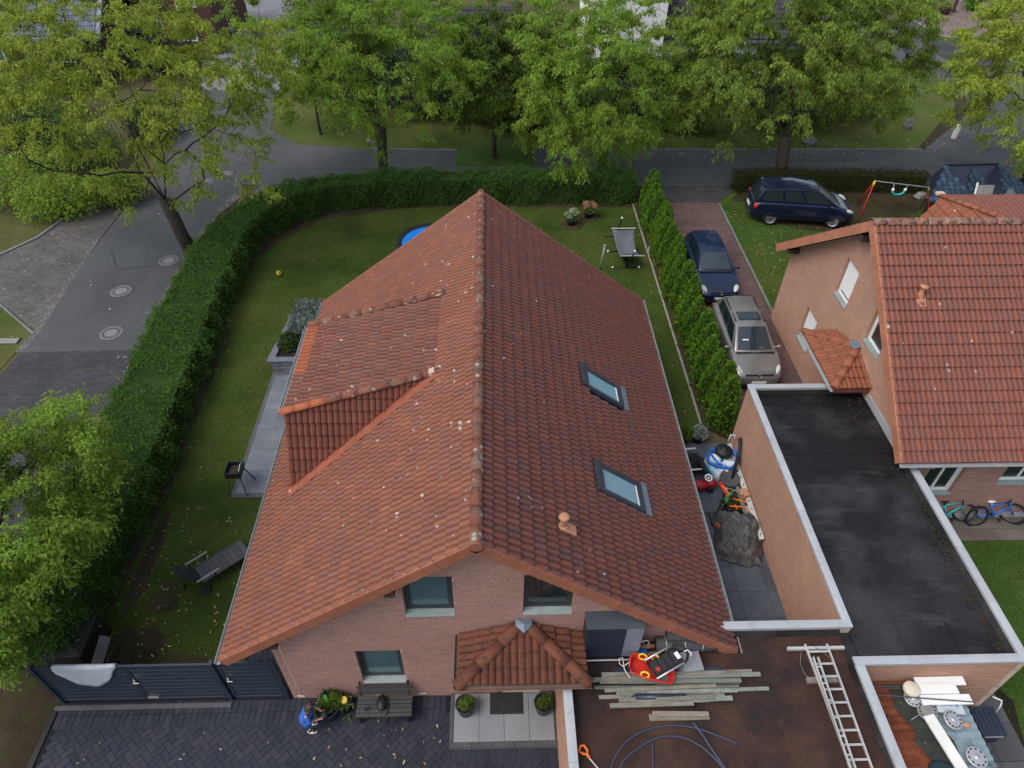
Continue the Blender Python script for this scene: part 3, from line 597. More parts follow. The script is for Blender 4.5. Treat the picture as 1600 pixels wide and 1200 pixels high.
# shrubs and bushes beyond the far verge, each its own plant
sh = [(-9.5,44,3,2.4,3.4,'leaf_deep'),(-4.5,43,3.0,2.2,3.2,'leaf_dark'),(-1.2,42.4,2.4,2,2.9,'leaf_deep'),(1.6,41.6,2.2,1.8,2.6,'leaf_dark'),(4.8,41.8,2.6,1.9,2.8,'leaf_deep'),(8.2,41.6,2.6,1.9,2.7,'leaf_dark'),(11.3,41.2,2.4,1.9,3.0,'leaf_deep'),(20.5,41.8,3.0,2.2,3.6,'leaf_deep'),(23.4,43.5,2.6,2.4,3.4,'leaf_green'),(16.5,42.0,2.6,2.0,3.0,'leaf_dark')]
SHL = ['broad green bush behind the sapling on the far corner','dark evergreen bush behind the wide bright green tree','green bush just left of the slender island tree','dark low bush just right of the slender island tree','green bush under the white gable house','dark bush in front of the white gable house','mid green bush between the bushy tree and the drooping tree','rounded green bush on the far verge right of the drooping tree','paler bush at the end of the far verge near the upper road','dark bush hidden behind the drooping tree']
for k, (x,y,rx,ry,h,m) in enumerate(sh): shrub('bush', SHL[k], x, y, rx, ry, h, m, 4200, .20, seed=100+k)
hedge('hedge', 'tall dark hedge bordering the gardens beyond the far verge', [(-8,46.5),(0,45.5),(8,44.8),(16,45.5),(24,47.5)], 1.6, 2.6, 'leaf_dark', 90, .22, rough=.25, seed=19)
for k, (x,y,rx,ry,h,m) in enumerate([(-20.6,30.8,2.0,1.7,2.0,'leaf_green'),(-18.6,31.8,1.5,1.5,1.6,'leaf_olive'),(-23.5,32.2,2.4,1.8,2.4,'leaf_green'),(-21.5,35.5,2.5,2.2,2.6,'leaf_deep'),(-24.5,38,2.6,2.4,3.2,'leaf_deep'),(-19.6,39.5,1.6,2.0,2.2,'leaf_dark')]):
    shrub('bush', ['leafy green bush at the head of the parking bay under the forked tree','olive bush spilling over the corner of the parking bay','green bush at the left edge above the parking bay','deep green bush behind the parking bay','tall dark bush in front of the blue roofed house','dark bush beside the street beyond the forked tree'][k], x, y, rx, ry, h, m, 4200, .17, seed=140+k)

# ================================================================== TILES AND BRICKS
TW, TL = .30, .3136
def tile_template():
    us = [0,.010,.024,.040,.066,.098,.132,.15]; hs = [-.020,-.012,.024,.040,.040,.029,.007,-.020]
    U = us + [.15+u for u in us[1:]]; H = hs + hs[1:]; n = len(U)
    V = [(u,-.02,h) for u,h in zip(U,H)] + [(u,TL-.004,h+.049) for u,h in zip(U,H)] + [(u,TL+.014,h+.043) for u,h in zip(U,H)] + [(u,TL+.004,h+.022) for u,h in zip(U,H)]
    F = [(r*n+i,r*n+i+1,r*n+n+i+1,r*n+n+i) for r in range(3) for i in range(n-1)]
    c = [1. if 0 < k_ % 7 < 4 and h > .039 else 0. for k_, h in enumerate(H)]*4  # greyed crest wear, kept narrow as a painted highlight line
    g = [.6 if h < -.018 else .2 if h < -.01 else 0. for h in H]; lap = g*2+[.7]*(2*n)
    return np.array(V), np.array(F), np.array(c), np.array(([0.]*((n-1)//2)+[.43]*((n-1)//2))*3), np.array(lap)
TV, TF, TC, TR, TP = tile_template()
def frame(o, u, v):
    u, v = Vector(u).normalized(), Vector(v).normalized(); n = u.cross(v); n = -n if n.z < -1e-6 else n
    return Matrix(((u.x,v.x,n.x,o[0]),(u.y,v.y,n.y,o[1]),(u.z,v.z,n.z,o[2]),(0,0,0,1)))
def field(o, u, v, nc, nr, key, tw=TW, tl=TL, keep=None, clip=None, jit=.003):
    """tiles of one roof slope: (matrix, material key, clip planes)"""
    F = frame(o, u, v); out = []
    for j in range(nr):
        for i in range(nc):
            k = key(i, j) if callable(key) else key
            ctr = F@Vector(((i+.5)*tw, (j+.5)*tl, 0))
            if keep and not keep(ctr, i, j): continue
            T = F@Matrix.Translation((i*tw, j*tl, random.uniform(-jit,jit)*.7+.003))@Matrix.Rotation(random.uniform(-1,1)*.006,4,'X')@Matrix.Rotation(random.uniform(-1,1)*.006,4,'Z')@Matrix.Diagonal((tw/TW, tl/TL, 1, 1))
            out.append((T, k, clip))
    return out
_tile_me = {}
def tile_mesh(key):
    if key not in _tile_me:
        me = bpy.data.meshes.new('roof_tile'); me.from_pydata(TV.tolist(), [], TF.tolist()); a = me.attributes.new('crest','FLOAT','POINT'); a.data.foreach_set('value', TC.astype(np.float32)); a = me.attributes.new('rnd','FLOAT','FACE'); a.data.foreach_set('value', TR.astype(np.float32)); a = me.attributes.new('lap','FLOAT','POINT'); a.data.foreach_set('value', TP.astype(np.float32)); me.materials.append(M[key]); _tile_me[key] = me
    return _tile_me[key]
def clipped(T, planes, key):
    b = bmesh.new(); b.from_mesh(tile_mesh(key)); b.transform(T)
    for co, no in planes:
        g = b.verts[:]+b.edges[:]+b.faces[:]
        if not g: break
        bmesh.ops.bisect_plane(b, geom=g, plane_co=co, plane_no=no, clear_outer=True, dist=1e-5)
    if not b.faces: b.free(); return None
    me = bpy.data.meshes.new('roof_tile'); b.to_mesh(me); b.free(); me.materials.clear(); me.materials.append(M[key]); return me
def visible_size(P):
    x, y, d = proj(P)
    if d < .5: return -1
    return (1/d) if (-25 < x < 1625 and -25 < y < 1225) else .001/d
def emit_tiles(tiles, parent, maxn=300, name='roof_tile'):
    """largest tiles as objects, the rest as one mesh per material ('stuff')"""
    off = Vector(parent['_off']) if parent.get('_off') is not None else Vector()
    order = sorted(range(len(tiles)), key=lambda i: -visible_size(tiles[i][0].translation)); cnt = 0; rest = {}
    for i in order:
        T, key, cl = tiles[i]
        if cl:
            ext = [T@Vector(p) for p in ((0,0,0),(TW,0,0),(0,TL,0),(TW,TL,0))]
            if all((p-co).dot(no) < -.03 for p in ext for co, no in cl): cl = None
            elif any(all((p-co).dot(no) > .03 for p in ext) for co, no in cl): continue
        if cnt < maxn:
            if cl:
                me = clipped(T, cl, key)
                if me is None: continue
                o = bpy.data.objects.new(name, me); COL.objects.link(o); o.parent = parent; o.location = -off
            else:
                o = bpy.data.objects.new(name, tile_mesh(key)); COL.objects.link(o); o.parent = parent; o.matrix_local = Matrix.Translation(-off)@T
            cnt += 1
        else:
            rest.setdefault(key, []).append((T, cl))
    for key, L in rest.items():
        full = [T for T, c in L if not c]; A = np.array([np.array(T) for T in full]).reshape(-1,4,4); n, k = len(A), len(TV)
        VV = (np.einsum('nij,kj->nki', A[:,:3,:3], TV) + A[:,None,:3,3]).reshape(-1,3) if n else np.zeros((0,3))
        FF = (TF[None]+(np.arange(n)*k)[:,None,None]).reshape(-1,4) if n else np.zeros((0,4),int)
        R = np.repeat(RNG.random(n), len(TF))+np.tile(TR, n); CC = np.tile(TC, n)
        cm = MB()
        for T, c in [x for x in L if x[1]]:
            me = clipped(T, c, key)
            if me is not None: cm.add([v.co[:] for v in me.vertices], [tuple(p.vertices) for p in me.polygons])
        if cm.f: o = obj('cut_tile_edges', cm, M[key], parent, recalc=False); o['kind'] = 'stuff'
        if len(FF):
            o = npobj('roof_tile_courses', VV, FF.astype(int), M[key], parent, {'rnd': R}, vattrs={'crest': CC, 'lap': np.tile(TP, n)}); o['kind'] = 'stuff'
def brick_rects(L, H, openings, top=None, bl=.24, ch=.0833, j=.011, lo=0.0):
    out = []
    for c in range(int(H/ch)):
        z0, z1 = lo+c*ch+j/2, lo+(c+1)*ch-j/2
        lo_x, hi_x = 0, L
        if top:
            a, b = top(z1)
            if b <= a: continue
            lo_x, hi_x = max(0,a), min(L,b)
        cuts = sorted([(u0,u1) for u0,w0,u1,w1 in openings if w0 < (z0+z1)/2 < w1]); spans = []; x = lo_x
        for u0, u1 in cuts: spans.append((x, min(u0,hi_x))); x = max(x, u1)
        spans.append((x, hi_x)); off = -(bl+.01)*.5*(c % 2) - random.choice((0,.0625))
        for a, b in spans:
            k = math.floor((a-off)/(bl+.01)); q = off+k*(bl+.01)
            while q < b:
                p0, p1 = max(q, a)+.003, min(q+bl, b)-.001
                if p1-p0 > .03: out.append((p0,z0,p1,z1))
                q += bl+.01
    return out
_ub = {}
def emit_bricks(rects, P0, u, nrm, key, parent, proud=.008, maxn=300, depth=.05):
    """brick faces of a wall that starts at P0, runs along u and looks along nrm: stand proud of the mortar"""
    P0, u, nrm = Vector(P0), Vector(u), Vector(nrm); off = Vector(parent['_off']) if parent.get('_off') is not None else Vector()
    if key not in _ub:
        mb = MB().box((0,0,0),(1,1,1)); me = bpy.data.meshes.new('brick'); me.from_pydata(mb.v,[],mb.f); me.materials.append(M[key]); _ub[key] = me
    z = Vector((0,0,1)); order = sorted(rects, key=lambda r: -visible_size(P0+u*((r[0]+r[2])/2)+z*((r[1]+r[3])/2)) - .0*(r[2]-r[0]))
    for a, z0, b, z1 in order[:maxn]:
        o = bpy.data.objects.new('brick', _ub[key]); COL.objects.link(o); o.parent = parent
        c = P0+u*a+z*z0-nrm*depth-off; e = random.uniform(-.0025,.0025)+proud+depth
        o.matrix_local = Matrix(((u.x*(b-a), nrm.x*e, 0, c.x),(u.y*(b-a), nrm.y*e, 0, c.y),(0,0,z1-z0,c.z),(0,0,0,1)))
    R = np.array(order[maxn:])
    if len(R):
        n = len(R); e = RNG.uniform(-.0025,.0025,n)+proud; V = np.zeros((n,8,3)); U, Nn = np.array(u), np.array(nrm)
        for k, (iu, iz, d) in enumerate([(0,1,0),(2,1,0),(2,3,0),(0,3,0),(0,1,1),(2,1,1),(2,3,1),(0,3,1)]):
            V[:,k] = np.array(P0)+R[:,iu,None]*U+R[:,iz,None]*np.array([0,0,1])+Nn*((e*d) - (0 if d else .03))[:,None]
        f = np.array([(4,5,6,7),(0,1,5,4),(3,2,6,7),(0,3,7,4),(1,2,6,5)]); F = (f[None]+(np.arange(n)*8)[:,None,None]).reshape(-1,4)
        o = npobj('brick_courses', V.reshape(-1,3), F, M[key], parent, {'rnd': np.repeat(RNG.random(n),5)}); o['kind'] = 'stuff'
def wall_strips(x_lo, x_hi, z_lo, ztop, openings, breaks):
    """wall outline minus openings as trapezoids (u0,u1,[(u,z)...])"""
    xs = sorted(set([x_lo,x_hi]+[q for o in openings for q in (o[0],o[2])]+breaks)); out = []
    for a, b in zip(xs[:-1], xs[1:]):
        if b-a < 1e-4: continue
        c = (a+b)/2; ops = sorted([(o[1],o[3]) for o in openings if o[0] <= c <= o[2]]); z = z_lo
        for q0, q1 in ops:
            if q0 > z: out.append([(a,z),(b,z),(b,min(q0,ztop(b))),(a,min(q0,ztop(a)))])
            z = q1
        if ztop(c) > z+.01: out.append([(a,z),(b,z),(b,max(z,ztop(b))),(a,max(z,ztop(a)))])
    return out

# ================================================================== MAIN HOUSE
RX, RZ, HALF = -.36, 6.70, 5.52
EZ = RZ-.75*HALF; Y0, Y1 = 7.03, 19.93; YF, YB = 7.32, 19.6; XL, XR = -4.9, 4.18
house = thing('brick_house', 'red brick house with steep red tiled gable roof, two roof windows and tiled dormer', 'house', (RX, 13.4, 0))
zt = lambda x: RZ-.20-.75*abs(x-RX)
OP = [(-1.86,3.8335,-.86,5.249),(.53,3.8335,1.54,5.249),(-3.13,.8335,-2.13,2.333),(.0,.0,1.0,2.15)]
wallm = MB()
for p in wall_strips(XL, XR, -.1, zt, OP, [RX]): wallm.ext([(x,YF,z) for x,z in p], (0,.16,0))
wallm.ext([(XL,YF+.16,-.1),(XR,YF+.16,-.1),(XR,YF+.16,zt(XR)),(RX,YF+.16,zt(RX)),(XL,YF+.16,zt(XL))], (0,YB-YF-.16,0))
wall = obj('wall', wallm, M['mortar_main'], house)
rects = brick_rects(XR-XL, 7, [(a-XL,b,c-XL,d) for a,b,c,d in OP], lambda z: ((z-(RZ-.22))/.75+RX-XL, -(z-(RZ-.22))/.75+RX-XL))
emit_bricks(rects, (XL,YF,0), (1,0,0), (0,-1,0), 'brick_main', wall if False else house)
# soldier courses and corner strip
mb = MB()
for a,b,c,d in OP[:3]:
    k = round((c-a+.1)/.083)
    for i in range(k): mb.box((a-.05+i*(c-a+.1)/k+.005, YF-.010, d+.005), (a-.05+(i+1)*(c-a+.1)/k-.005, YF+.03, d+.07))
obj('window_lintel', mb, M['brick_main'], house)
obj('corner_joint', MB().box((-4.71,YF-.0125,0),(-4.695,YF+.02,2.9)), M['mortar_patch'], house)
emit_bricks(brick_rects(.2, 2.4, []), (XL,YF+.2,0), (0,1,0), (-1,0,0), 'brick_main', house, maxn=0)
# windows in the gable
def reveal(parent, x0, z0, x1, z1, y, key, T=None, dep=.11):
    for lo, hi in (((x0,y+.006,z0),(x0+.004,y+dep,z1)),((x1-.004,y+.006,z0),(x1,y+dep,z1)),((x0+.004,y+.006,z1-.004),(x1-.004,y+dep,z1))):
        o = obj('reveal', MB().box(lo, hi), M[key], parent)
        if T: o.data.transform(T)
def window(parent, x0, z0, x1, z1, y, glass, sillm='sill', recess=.115, fm='frame_dark', fw=.075, bar=False, sill_out=.045, shutter=0):
    fr = MB(); yy = y+recess
    fr.box((x0,yy,z0),(x0+fw,yy+.07,z1)); fr.box((x1-fw,yy,z0),(x1,yy+.07,z1)); fr.box((x0+fw,yy+.001,z0),(x1-fw,yy+.069,z0+fw)); fr.box((x0+fw,yy+.001,z1-fw),(x1-fw,yy+.069,z1))
    if bar: fr.box(((x0+x1)/2-.035,yy+.002,z0+fw),((x0+x1)/2+.035,yy+.068,z1-fw))
    o = obj('window', fr, M[fm], parent, bevel=.006)
    sash = MB(); q = fw+.002; r = q+.05
    sash.box((x0+q,yy+.012,z0+q),(x0+r,yy+.06,z1-q)); sash.box((x1-r,yy+.012,z0+q),(x1-q,yy+.06,z1-q)); sash.box((x0+r,yy+.013,z0+q),(x1-r,yy+.059,z0+r)); sash.box((x0+r,yy+.013,z1-r),(x1-r,yy+.059,z1-q))
    obj('sash', sash, M[fm], o); obj('pane', MB().box((x0+r,yy+.03,z0+r),(x1-r,yy+.045,z1-r)), M[glass], o)
    s = MB(); s.ext([(x0+.003,y-sill_out,z0-.03),(x0+.003,y-sill_out,z0+.006),(x0+.003,yy+.01,z0+.036),(x0+.003,yy+.01,z0+.004)], (x1-x0-.006,0,0)); obj('sill', s, M[sillm], o, bevel=.004)
    if shutter:
        for k in range(int((z1-z0-fw)*shutter/.05)): pass
    return o
for (a,b,c,d), g in zip(OP[:3], ('glass_teal','glass_dark','glass_teal')): window(house, a, b, c, d, YF, g); reveal(house, a, b, c, d, YF, 'brick_main')
obj('door', MB().box((.03,YF+.17,0),(.97,YF+.22,2.1)), M['anthracite'], house, bevel=.01)
for k, x in enumerate((-4.70,-3.72,-2.87,-1.80)): obj('wall_vent', MB().box((x-.09,YF-.02,.10),(x+.09,YF,.165)), M['cream'], house, bevel=.005)
# roof structure under the tiles
rf = MB()
for s in (-1, 1):
    e = RX+s*(HALF-.02); ze = RZ-.75*(HALF-.02)
    rf.ext([(RX,Y0+.02,RZ-.06),(e,Y0+.02,ze-.06),(e,Y0+.02,ze-.16),(RX,Y0+.02,RZ-.19)], (0,Y1-Y0-.04,0))
roof = obj('roof', rf, M['wood_dark'], house)
# dormer outline (trapezoid dormer with sloping tiled cheeks)
DA, DB = Vector((-5.12,12.1,4.97)), Vector((-5.12,15.42,4.97)); DC, DD = Vector((-1.38,12.42,5.93)), Vector((-1.38,15.55,5.93))
def rzl(x): return RZ-.75*(RX-x)
BF = Vector((-5.12,11.12,rzl(-5.12))); BB = Vector((-5.12,16.4,rzl(-5.12)))
def in_dormer(c):                                   # inside the footprint of the dormer on the left slope
    if not (-5.2 < c.x < -1.40): return False
    t = (c.x+5.12)/(5.12-1.40); return BF.y+(DC.y-BF.y)*t+.12 < c.y < BB.y+(DD.y-BB.y)*t-.12
SK = [(2.30,13.17,3.42,13.98),(2.30,9.73,3.44,10.59)]   # roof windows: x0,y0,x1,y1
def in_sky(c): return any(a-.02 < c.x < b_+.06 and y0-.02 < c.y < y1+.02 for a,y0,b_,y1 in SK)
NC = 43; tiles = []
tiles += field((RX,Y0,RZ), (0,1,0), (-.8,0,-.6), NC, 22, 'tile_left_lit', keep=lambda c,i,j: not in_dormer(c))
tiles += field((RX,Y0,RZ), (0,1,0), (.8,0,-.6), NC, 22, 'tile_right_shaded', keep=lambda c,i,j: not in_sky(c))
# dormer roof and front cheek
du = (DB-DA).normalized(); dv = (DA-DC); dv = (dv - du*dv.dot(du)).normalized()
nD = du.cross(dv); nD = nD if nD.z > 0 else -nD
dl = (DA-DC).dot(dv)
def clip_pair(): return [(Vector(DA), (DA-DC).cross(Vector((0,0,1))).normalized()*1.0)]
o0 = DC + du*(-.45)
edgeF = (DA-DC).normalized(); nF = edgeF.cross(nD).normalized(); nF = nF if nF.y < 0 else -nF
edgeB = (DB-DD).normalized(); nB = edgeB.cross(nD).normalized(); nB = nB if nB.y > 0 else -nB
tiles += field(o0, du, dv, 15, 12, lambda i,j: 'tile_new' if (j == 11 and 5 <= i <= 11) else 'tile_dormer', tl=dl/12, clip=[(DA,nF),(DB,nB)])
def cheek_tiles(DA, DC, BF, hv, face, key, nc=13, nr=11):
    hv, face = Vector(hv), Vector(face); nC = (DA-BF).cross(DC-BF).normalized(); nC = nC if nC.dot(face) > 0 else -nC
    vC = nC.cross(hv).normalized(); vC = vC if vC.z < 0 else -vC
    hu = vC.cross(nC).normalized(); hu = hu if hu.dot(hv) > 0 else -hu
    top = DC + hu*((DA-DC).dot(hu)); cl = []
    for p, q, r in ((DA,DC,BF),(BF,DC,DA)):
        m_ = nC.cross(q-p).normalized(); cl.append((p, m_ if m_.dot(r-p) < 0 else -m_))
    return field(top, hu, vC, nc, nr, key, clip=cl+[(DA, -hv)]), nC
tl_, nC = cheek_tiles(DA, DC, BF, (1,0,0), (0,-1,0), 'tile_cheek'); tiles += tl_
# porch roof: hipped, three slopes against the wall
PA = Vector((.55,7.30,3.50)); PL, PR = Vector((-.78,6.22,3.02)), Vector((1.80,6.22,3.02)); PLb, PRb = Vector((-.78,7.30,3.02)), Vector((1.80,7.30,3.02))
def tri_field(a, b, c, key, extra=0, up=None):
    """tiles on the slope with eave a-b and apex c, cut along the hips"""
    u = (b-a).normalized(); n = u.cross(c-a).normalized(); n = n if n.z > 0 else -n
    v = n.cross(u).normalized(); v = v if v.z < 0 else -v
    h = (a-c).dot(v); L = (b-a).length; nc = math.ceil(L/TW)+1; nr = max(2, round(h/.33)); o = a - v*h
    cl = []
    for p, q, r in ((a,c,b),(b,c,a)):
        m_ = n.cross(q-p).normalized(); cl.append((p, m_ if m_.dot(r-p) < 0 else -m_))
    return field(o, u, v, nc, nr, key, tl=h/nr, clip=cl)
def quad_field(a, b, c, key, wallp):
    return tri_field(a, b, c, key)
tiles += tri_field(PL, PR, PA, 'tile_porch'); tiles += tri_field(PLb, PL, PA, 'tile_porch'); tiles += tri_field(PRb, PR, PA, 'tile_porch')
emit_tiles(tiles, house)
# ridge, verge and hip pieces
def ridge_run(p, q, r, n, key, parent, name='ridge_tile', taper=.86, up=None, sink=.05, lift=.02):
    p, q = Vector(p), Vector(q); d = (q-p); L = d.length/n; t = d.normalized(); s = t.cross(Vector((0,0,1))).normalized(); nn = s.cross(t); nn = nn if nn.z > 0 else -nn
    K = 9; vs = []
    for (yy, rr) in ((-.03, r), (L, r*taper)):
        for k in range(K):
            a = math.pi*k/(K-1); vs.append((math.cos(a)*rr, yy, math.sin(a)*rr*.82-sink))
        for k in range(K):
            a = math.pi*k/(K-1); vs.append((math.cos(a)*(rr-.018), yy, math.sin(a)*(rr-.018)*.82-sink))
    fs = [(k,k+1,2*K+k+1,2*K+k) for k in range(K-1)]+[(k,K+k,K+k+1,k+1) for k in range(K-1)]+[(2*K+k,2*K+k+1,3*K+k+1,3*K+k) for k in range(K-1)]
    me = bpy.data.meshes.new(name); me.from_pydata(vs, [], fs); me.materials.append(M[key]); me.polygons.foreach_set('use_smooth',[f < K-1 for f in range(len(fs))])
    off = Vector(parent['_off']) if parent.get('_off') is not None else Vector()
    for i in range(n):
        c = p+t*(i*L)+nn*(lift+random.uniform(-.004,.004))-off
        o = bpy.data.objects.new(name, me); COL.objects.link(o); o.parent = parent
        o.matrix_local = Matrix(((s.x,t.x,nn.x,c.x),(s.y,t.y,nn.y,c.y),(s.z,t.z,nn.z,c.z),(0,0,0,1)))@Matrix.Rotation(random.uniform(-.02,.02),4,'Z')
    return me
ridge_run((RX,Y0-.02,RZ+.03), (RX,Y1+.02,RZ+.03), .122, 31, 'ridge_lichen', house, taper=.92)
obj('ridge_end_cap', MB().lathe([(.001,0),(.125,0),(.125,.03),(.001,.031)], (RX,Y0-.03,RZ-.0), 16, M=Matrix.Rotation(RAD(90),4,'X')), M['verge'], house)
def verge_run(o, dirv, n, L, key, parent, out=(0,-1,0), hgt=.19, seg=None):
    """tiled verge: hanging flange and a small top lip per course"""
    o, d, w_ = Vector(o), Vector(dirv).normalized(), Vector(out); nn = d.cross(w_).normalized(); nn = nn if nn.z > 0 else -nn
    mb = MB(); e = L*1.0
    mb.box((0,0,-hgt),(e-.004,.022,.045)); mb.box((0,-.085,.030),(e-.004,0,.048)); mb.box((e-.03,.002,-hgt-.012),(e+.006,.026,.052))
    me = bpy.data.meshes.new('verge_tile'); me.from_pydata(mb.v,[],mb.f); me.materials.append(M[key]); off = Vector(parent['_off'])
    for i in range(n):
        c = o+d*(i*L)-off; ob = bpy.data.objects.new('verge_tile', me); COL.objects.link(ob); ob.parent = parent
        ob.matrix_local = Matrix(((d.x,w_.x,nn.x,c.x),(d.y,w_.y,nn.y,c.y),(d.z,w_.z,nn.z,c.z),(0,0,0,1)))
for s in (-1,1):
    verge_run((RX,Y0,RZ), (s*.8,0,-.6), 22, TL, 'verge', house)
    verge_run((RX,Y1,RZ), (s*.8,0,-.6), 22, TL, 'verge', house, out=(0,1,0))
def gutter(parent, p, q, side, r=.065, key='zinc', name='gutter'):
    p, q, s = Vector(p), Vector(q), Vector(side).normalized(); t = (q-p); vs = []; K = 7
    for e in (p, q):
        for rr in (r, r-.008):
            for k in range(K):
                a = math.pi*k/(K-1)+math.pi; vs.append(e+s*math.cos(a)*rr+Vector((0,0,math.sin(a)*rr)))
    fs = []
    for a in (0, K):
        fs += [(a+k,a+k+1,2*K+a+k+1,2*K+a+k) for k in range(K-1)]
    fs += [(0,K,3*K,2*K),(K-1,2*K-1,4*K-1,3*K-1)]+[(k,k+1,K+k+1,K+k) for k in range(K-1)]+[(2*K+k,2*K+k+1,3*K+k+1,3*K+k) for k in range(K-1)]
    mb = MB().add(vs, fs)
    mb.tube([p+s*r+Vector((0,0,.004)), q+s*r+Vector((0,0,.004))], .011, 6)
    return obj(name, mb, M[key], parent, smooth=False)
gutter(house, (RX-HALF-.07,Y0-.03,EZ-.03), (RX-HALF-.07,Y1+.03,EZ-.03), (-1,0,0)); gutter(house, (RX+HALF+.07,Y0-.03,EZ-.03), (RX+HALF+.07,Y1+.03,EZ-.03), (1,0,0))
obj('fascia_board', MB().box((RX-HALF-.004,Y0+.04,EZ-.17),(RX-HALF+.018,Y1-.04,EZ-.03)).box((RX+HALF-.018,Y0+.04,EZ-.17),(RX+HALF+.004,Y1-.04,EZ-.03)), M['wood_dark'], house)
# dormer body, ridges, flashing, gutter
db = MB(); up = Vector((0,0,-.10))
db.add([BF,BB,DB+up,DA+up,DC+up,DD+up,Vector((-1.38,12.42,5.6)),Vector((-1.38,15.55,5.6))], [(0,1,2,3),(3,2,5,4),(0,3,4,6),(1,7,5,2),(0,6,7,1),(4,5,7,6)])
dormer = obj('dormer', db, M['wood_dark'], house)
fw = MB(); fw.box((-5.17,12.3,4.1),(-5.125,15.3,4.8)); obj('dormer_window', fw, M['white'], dormer)
pn = MB(); [pn.box((-5.18,12.4+k*.97,4.17),(-5.165,12.4+k*.97+.86,4.73)) for k in range(3)]; obj('pane', pn, M['glass_dark'], dormer)
off_r = nC*.03+Vector((0,0,.05))
ridge_run(DA+off_r+(DA-DC).normalized()*.05, DA+(DC-DA)*.30+off_r, .115, 3, 'tile_new', house, taper=.93)
ridge_run(DA+(DC-DA)*.30+off_r, DC+off_r+(DC-DA).normalized()*.12, .11, 7, 'ridge_lichen', house, taper=.93)
ridge_run(DB+Vector((0,0,.10)), DD+Vector((0,0,.10))+(DD-DB).normalized()*.1, .12, 10, 'ridge_lichen', house, taper=.93)
for p in (DC, DD):
    mb = MB(); [mb.cbox(p+Vector((-.12+.17*k,.02*k,.075+.02*k)), (.16,.24,.05), rz=.1, ry=-.3) for k in range(2)]; obj('mortar_bed', mb, M['mortar_patch'], house, bevel=.02)
t = (DC-BF).normalized(); sN = Vector((.6,0,.8)); cr = t.cross(Vector((-.6,0,.8))).normalized(); cr = cr if cr.y < 0 else -cr
nl = Vector((-.6,0,.8)); n_seg = 7; fl = (DC-BF).length
for k in range(n_seg):
    a = BF+t*(fl*k/n_seg)+nl*.088+t*.0; b = BF+t*(fl*(k+1)/n_seg+.02)+nl*(.083); m_ = MB()
    m_.ext([a-cr*.06, a+cr*.26-nl*.03, b+cr*.26-nl*.03, b-cr*.06], nl*.012); m_.ext([a-cr*.06, a-cr*.10+nC*.05+Vector((0,.03,.12)), b-cr*.10+nC*.05+Vector((0,.03,.12)), b-cr*.06], cr*.012)
    obj('valley_flashing', m_, M['flash_orange'], house)
obj('mortar_bed', MB().ball(BF+Vector((.03,-.06,.06)), .07, 8), M['mortar_patch'], house, smooth=True)
gutter(house, DA+Vector((-.09,-.05,-.02)), DB+Vector((-.09,.08,-.02)), (-1,0,0), r=.055)
obj('gutter_outlet', MB().cbox(DA+Vector((.02,-.03,-.06)), (.24,.09,.03), ry=.1), M['zinc'], house, bevel=.01)
# roof windows
nr_ = Vector((.6,0,.8)); vr = Vector((.8,0,-.6)); uy = Vector((0,1,0))
def roof_pt(x, y, h): return Vector((x, y, RZ-.75*(x-RX)))+nr_*h
for x0,y0,x1,y1 in SK:
    def slab(m, a, b, c, d, h0, h1):
        p = [roof_pt(a,c,h0), roof_pt(b,c,h0), roof_pt(b,d,h0), roof_pt(a,d,h0)]; m.ext(p, nr_*(h1-h0))
    fr = MB(); f = .075
    slab(fr,x0,x0+f,y0,y1,0,.085); slab(fr,x1-f,x1,y0,y1,0,.085); slab(fr,x0+f,x1-f,y0,y0+f,0,.083); slab(fr,x0+f,x1-f,y1-f,y1,0,.083)
    o = obj('roof_window', fr, M['anthracite'], house, bevel=.012)
    s2 = MB(); g = f+.004; h = g+.05
    slab(s2,x0+g,x0+h,y0+g,y1-g,.01,.072); slab(s2,x1-h,x1-g,y0+g,y1-g,.01,.072); slab(s2,x0+h,x1-h,y0+g,y0+h,.01,.07); slab(s2,x0+h,x1-h,y1-h,y1-g,.01,.07); obj('sash', s2, M['frame_dark'], o, bevel=.006)
    p = MB(); slab(p,x0+h,x1-h,y0+h,y1-h,.03,.048); obj('pane', p, M['glass_sky'], o)
    b = MB(); slab(b,x1-h-.03,x1-h-.001,y0+h,y1-h,.049,.056); obj('blind_bar', b, M['white'], o)
    q = MB(); slab(q,x0-.10,x0+.03,y0-.03,y1+.03,.09,.135); obj('top_cover', q, M['anthracite'], o, bevel=.015)
    q = MB(); slab(q,x1+.003,x1+.13,y0-.04,y1+.04,.052,.095); obj('apron_flashing', q, M['lead'], o)
    q = MB(); slab(q,x0-.05,x1,y0-.045,y0-.003,.0,.05); slab(q,x0-.05,x1,y1+.003,y1+.045,.0,.05); obj('side_flashing', q, M['anthracite'], o)
# vent pipe
vp = roof_pt(1.30, 8.22, .06)
obj('vent_pipe', MB().lathe([(.10,.0),(.10,.04),(.065,.06),(.065,.24),(.085,.26),(.085,.29),(.001,.30)], vp+Vector((0,0,.02)), 16), M['tan'], house, smooth=False, bevel=.006)
obj('vent_cap', MB().lathe([(.001,.29),(.105,.292),(.115,.31),(.09,.35),(.001,.36)], vp+Vector((0,0,.03)), 18), M['tan'], house, smooth=True)
obj('vent_base', MB().cbox(vp+Vector((.14,-.0,-.045)), (.30,.24,.06), ry=math.atan(.75)), M['tan'], house, bevel=.02)
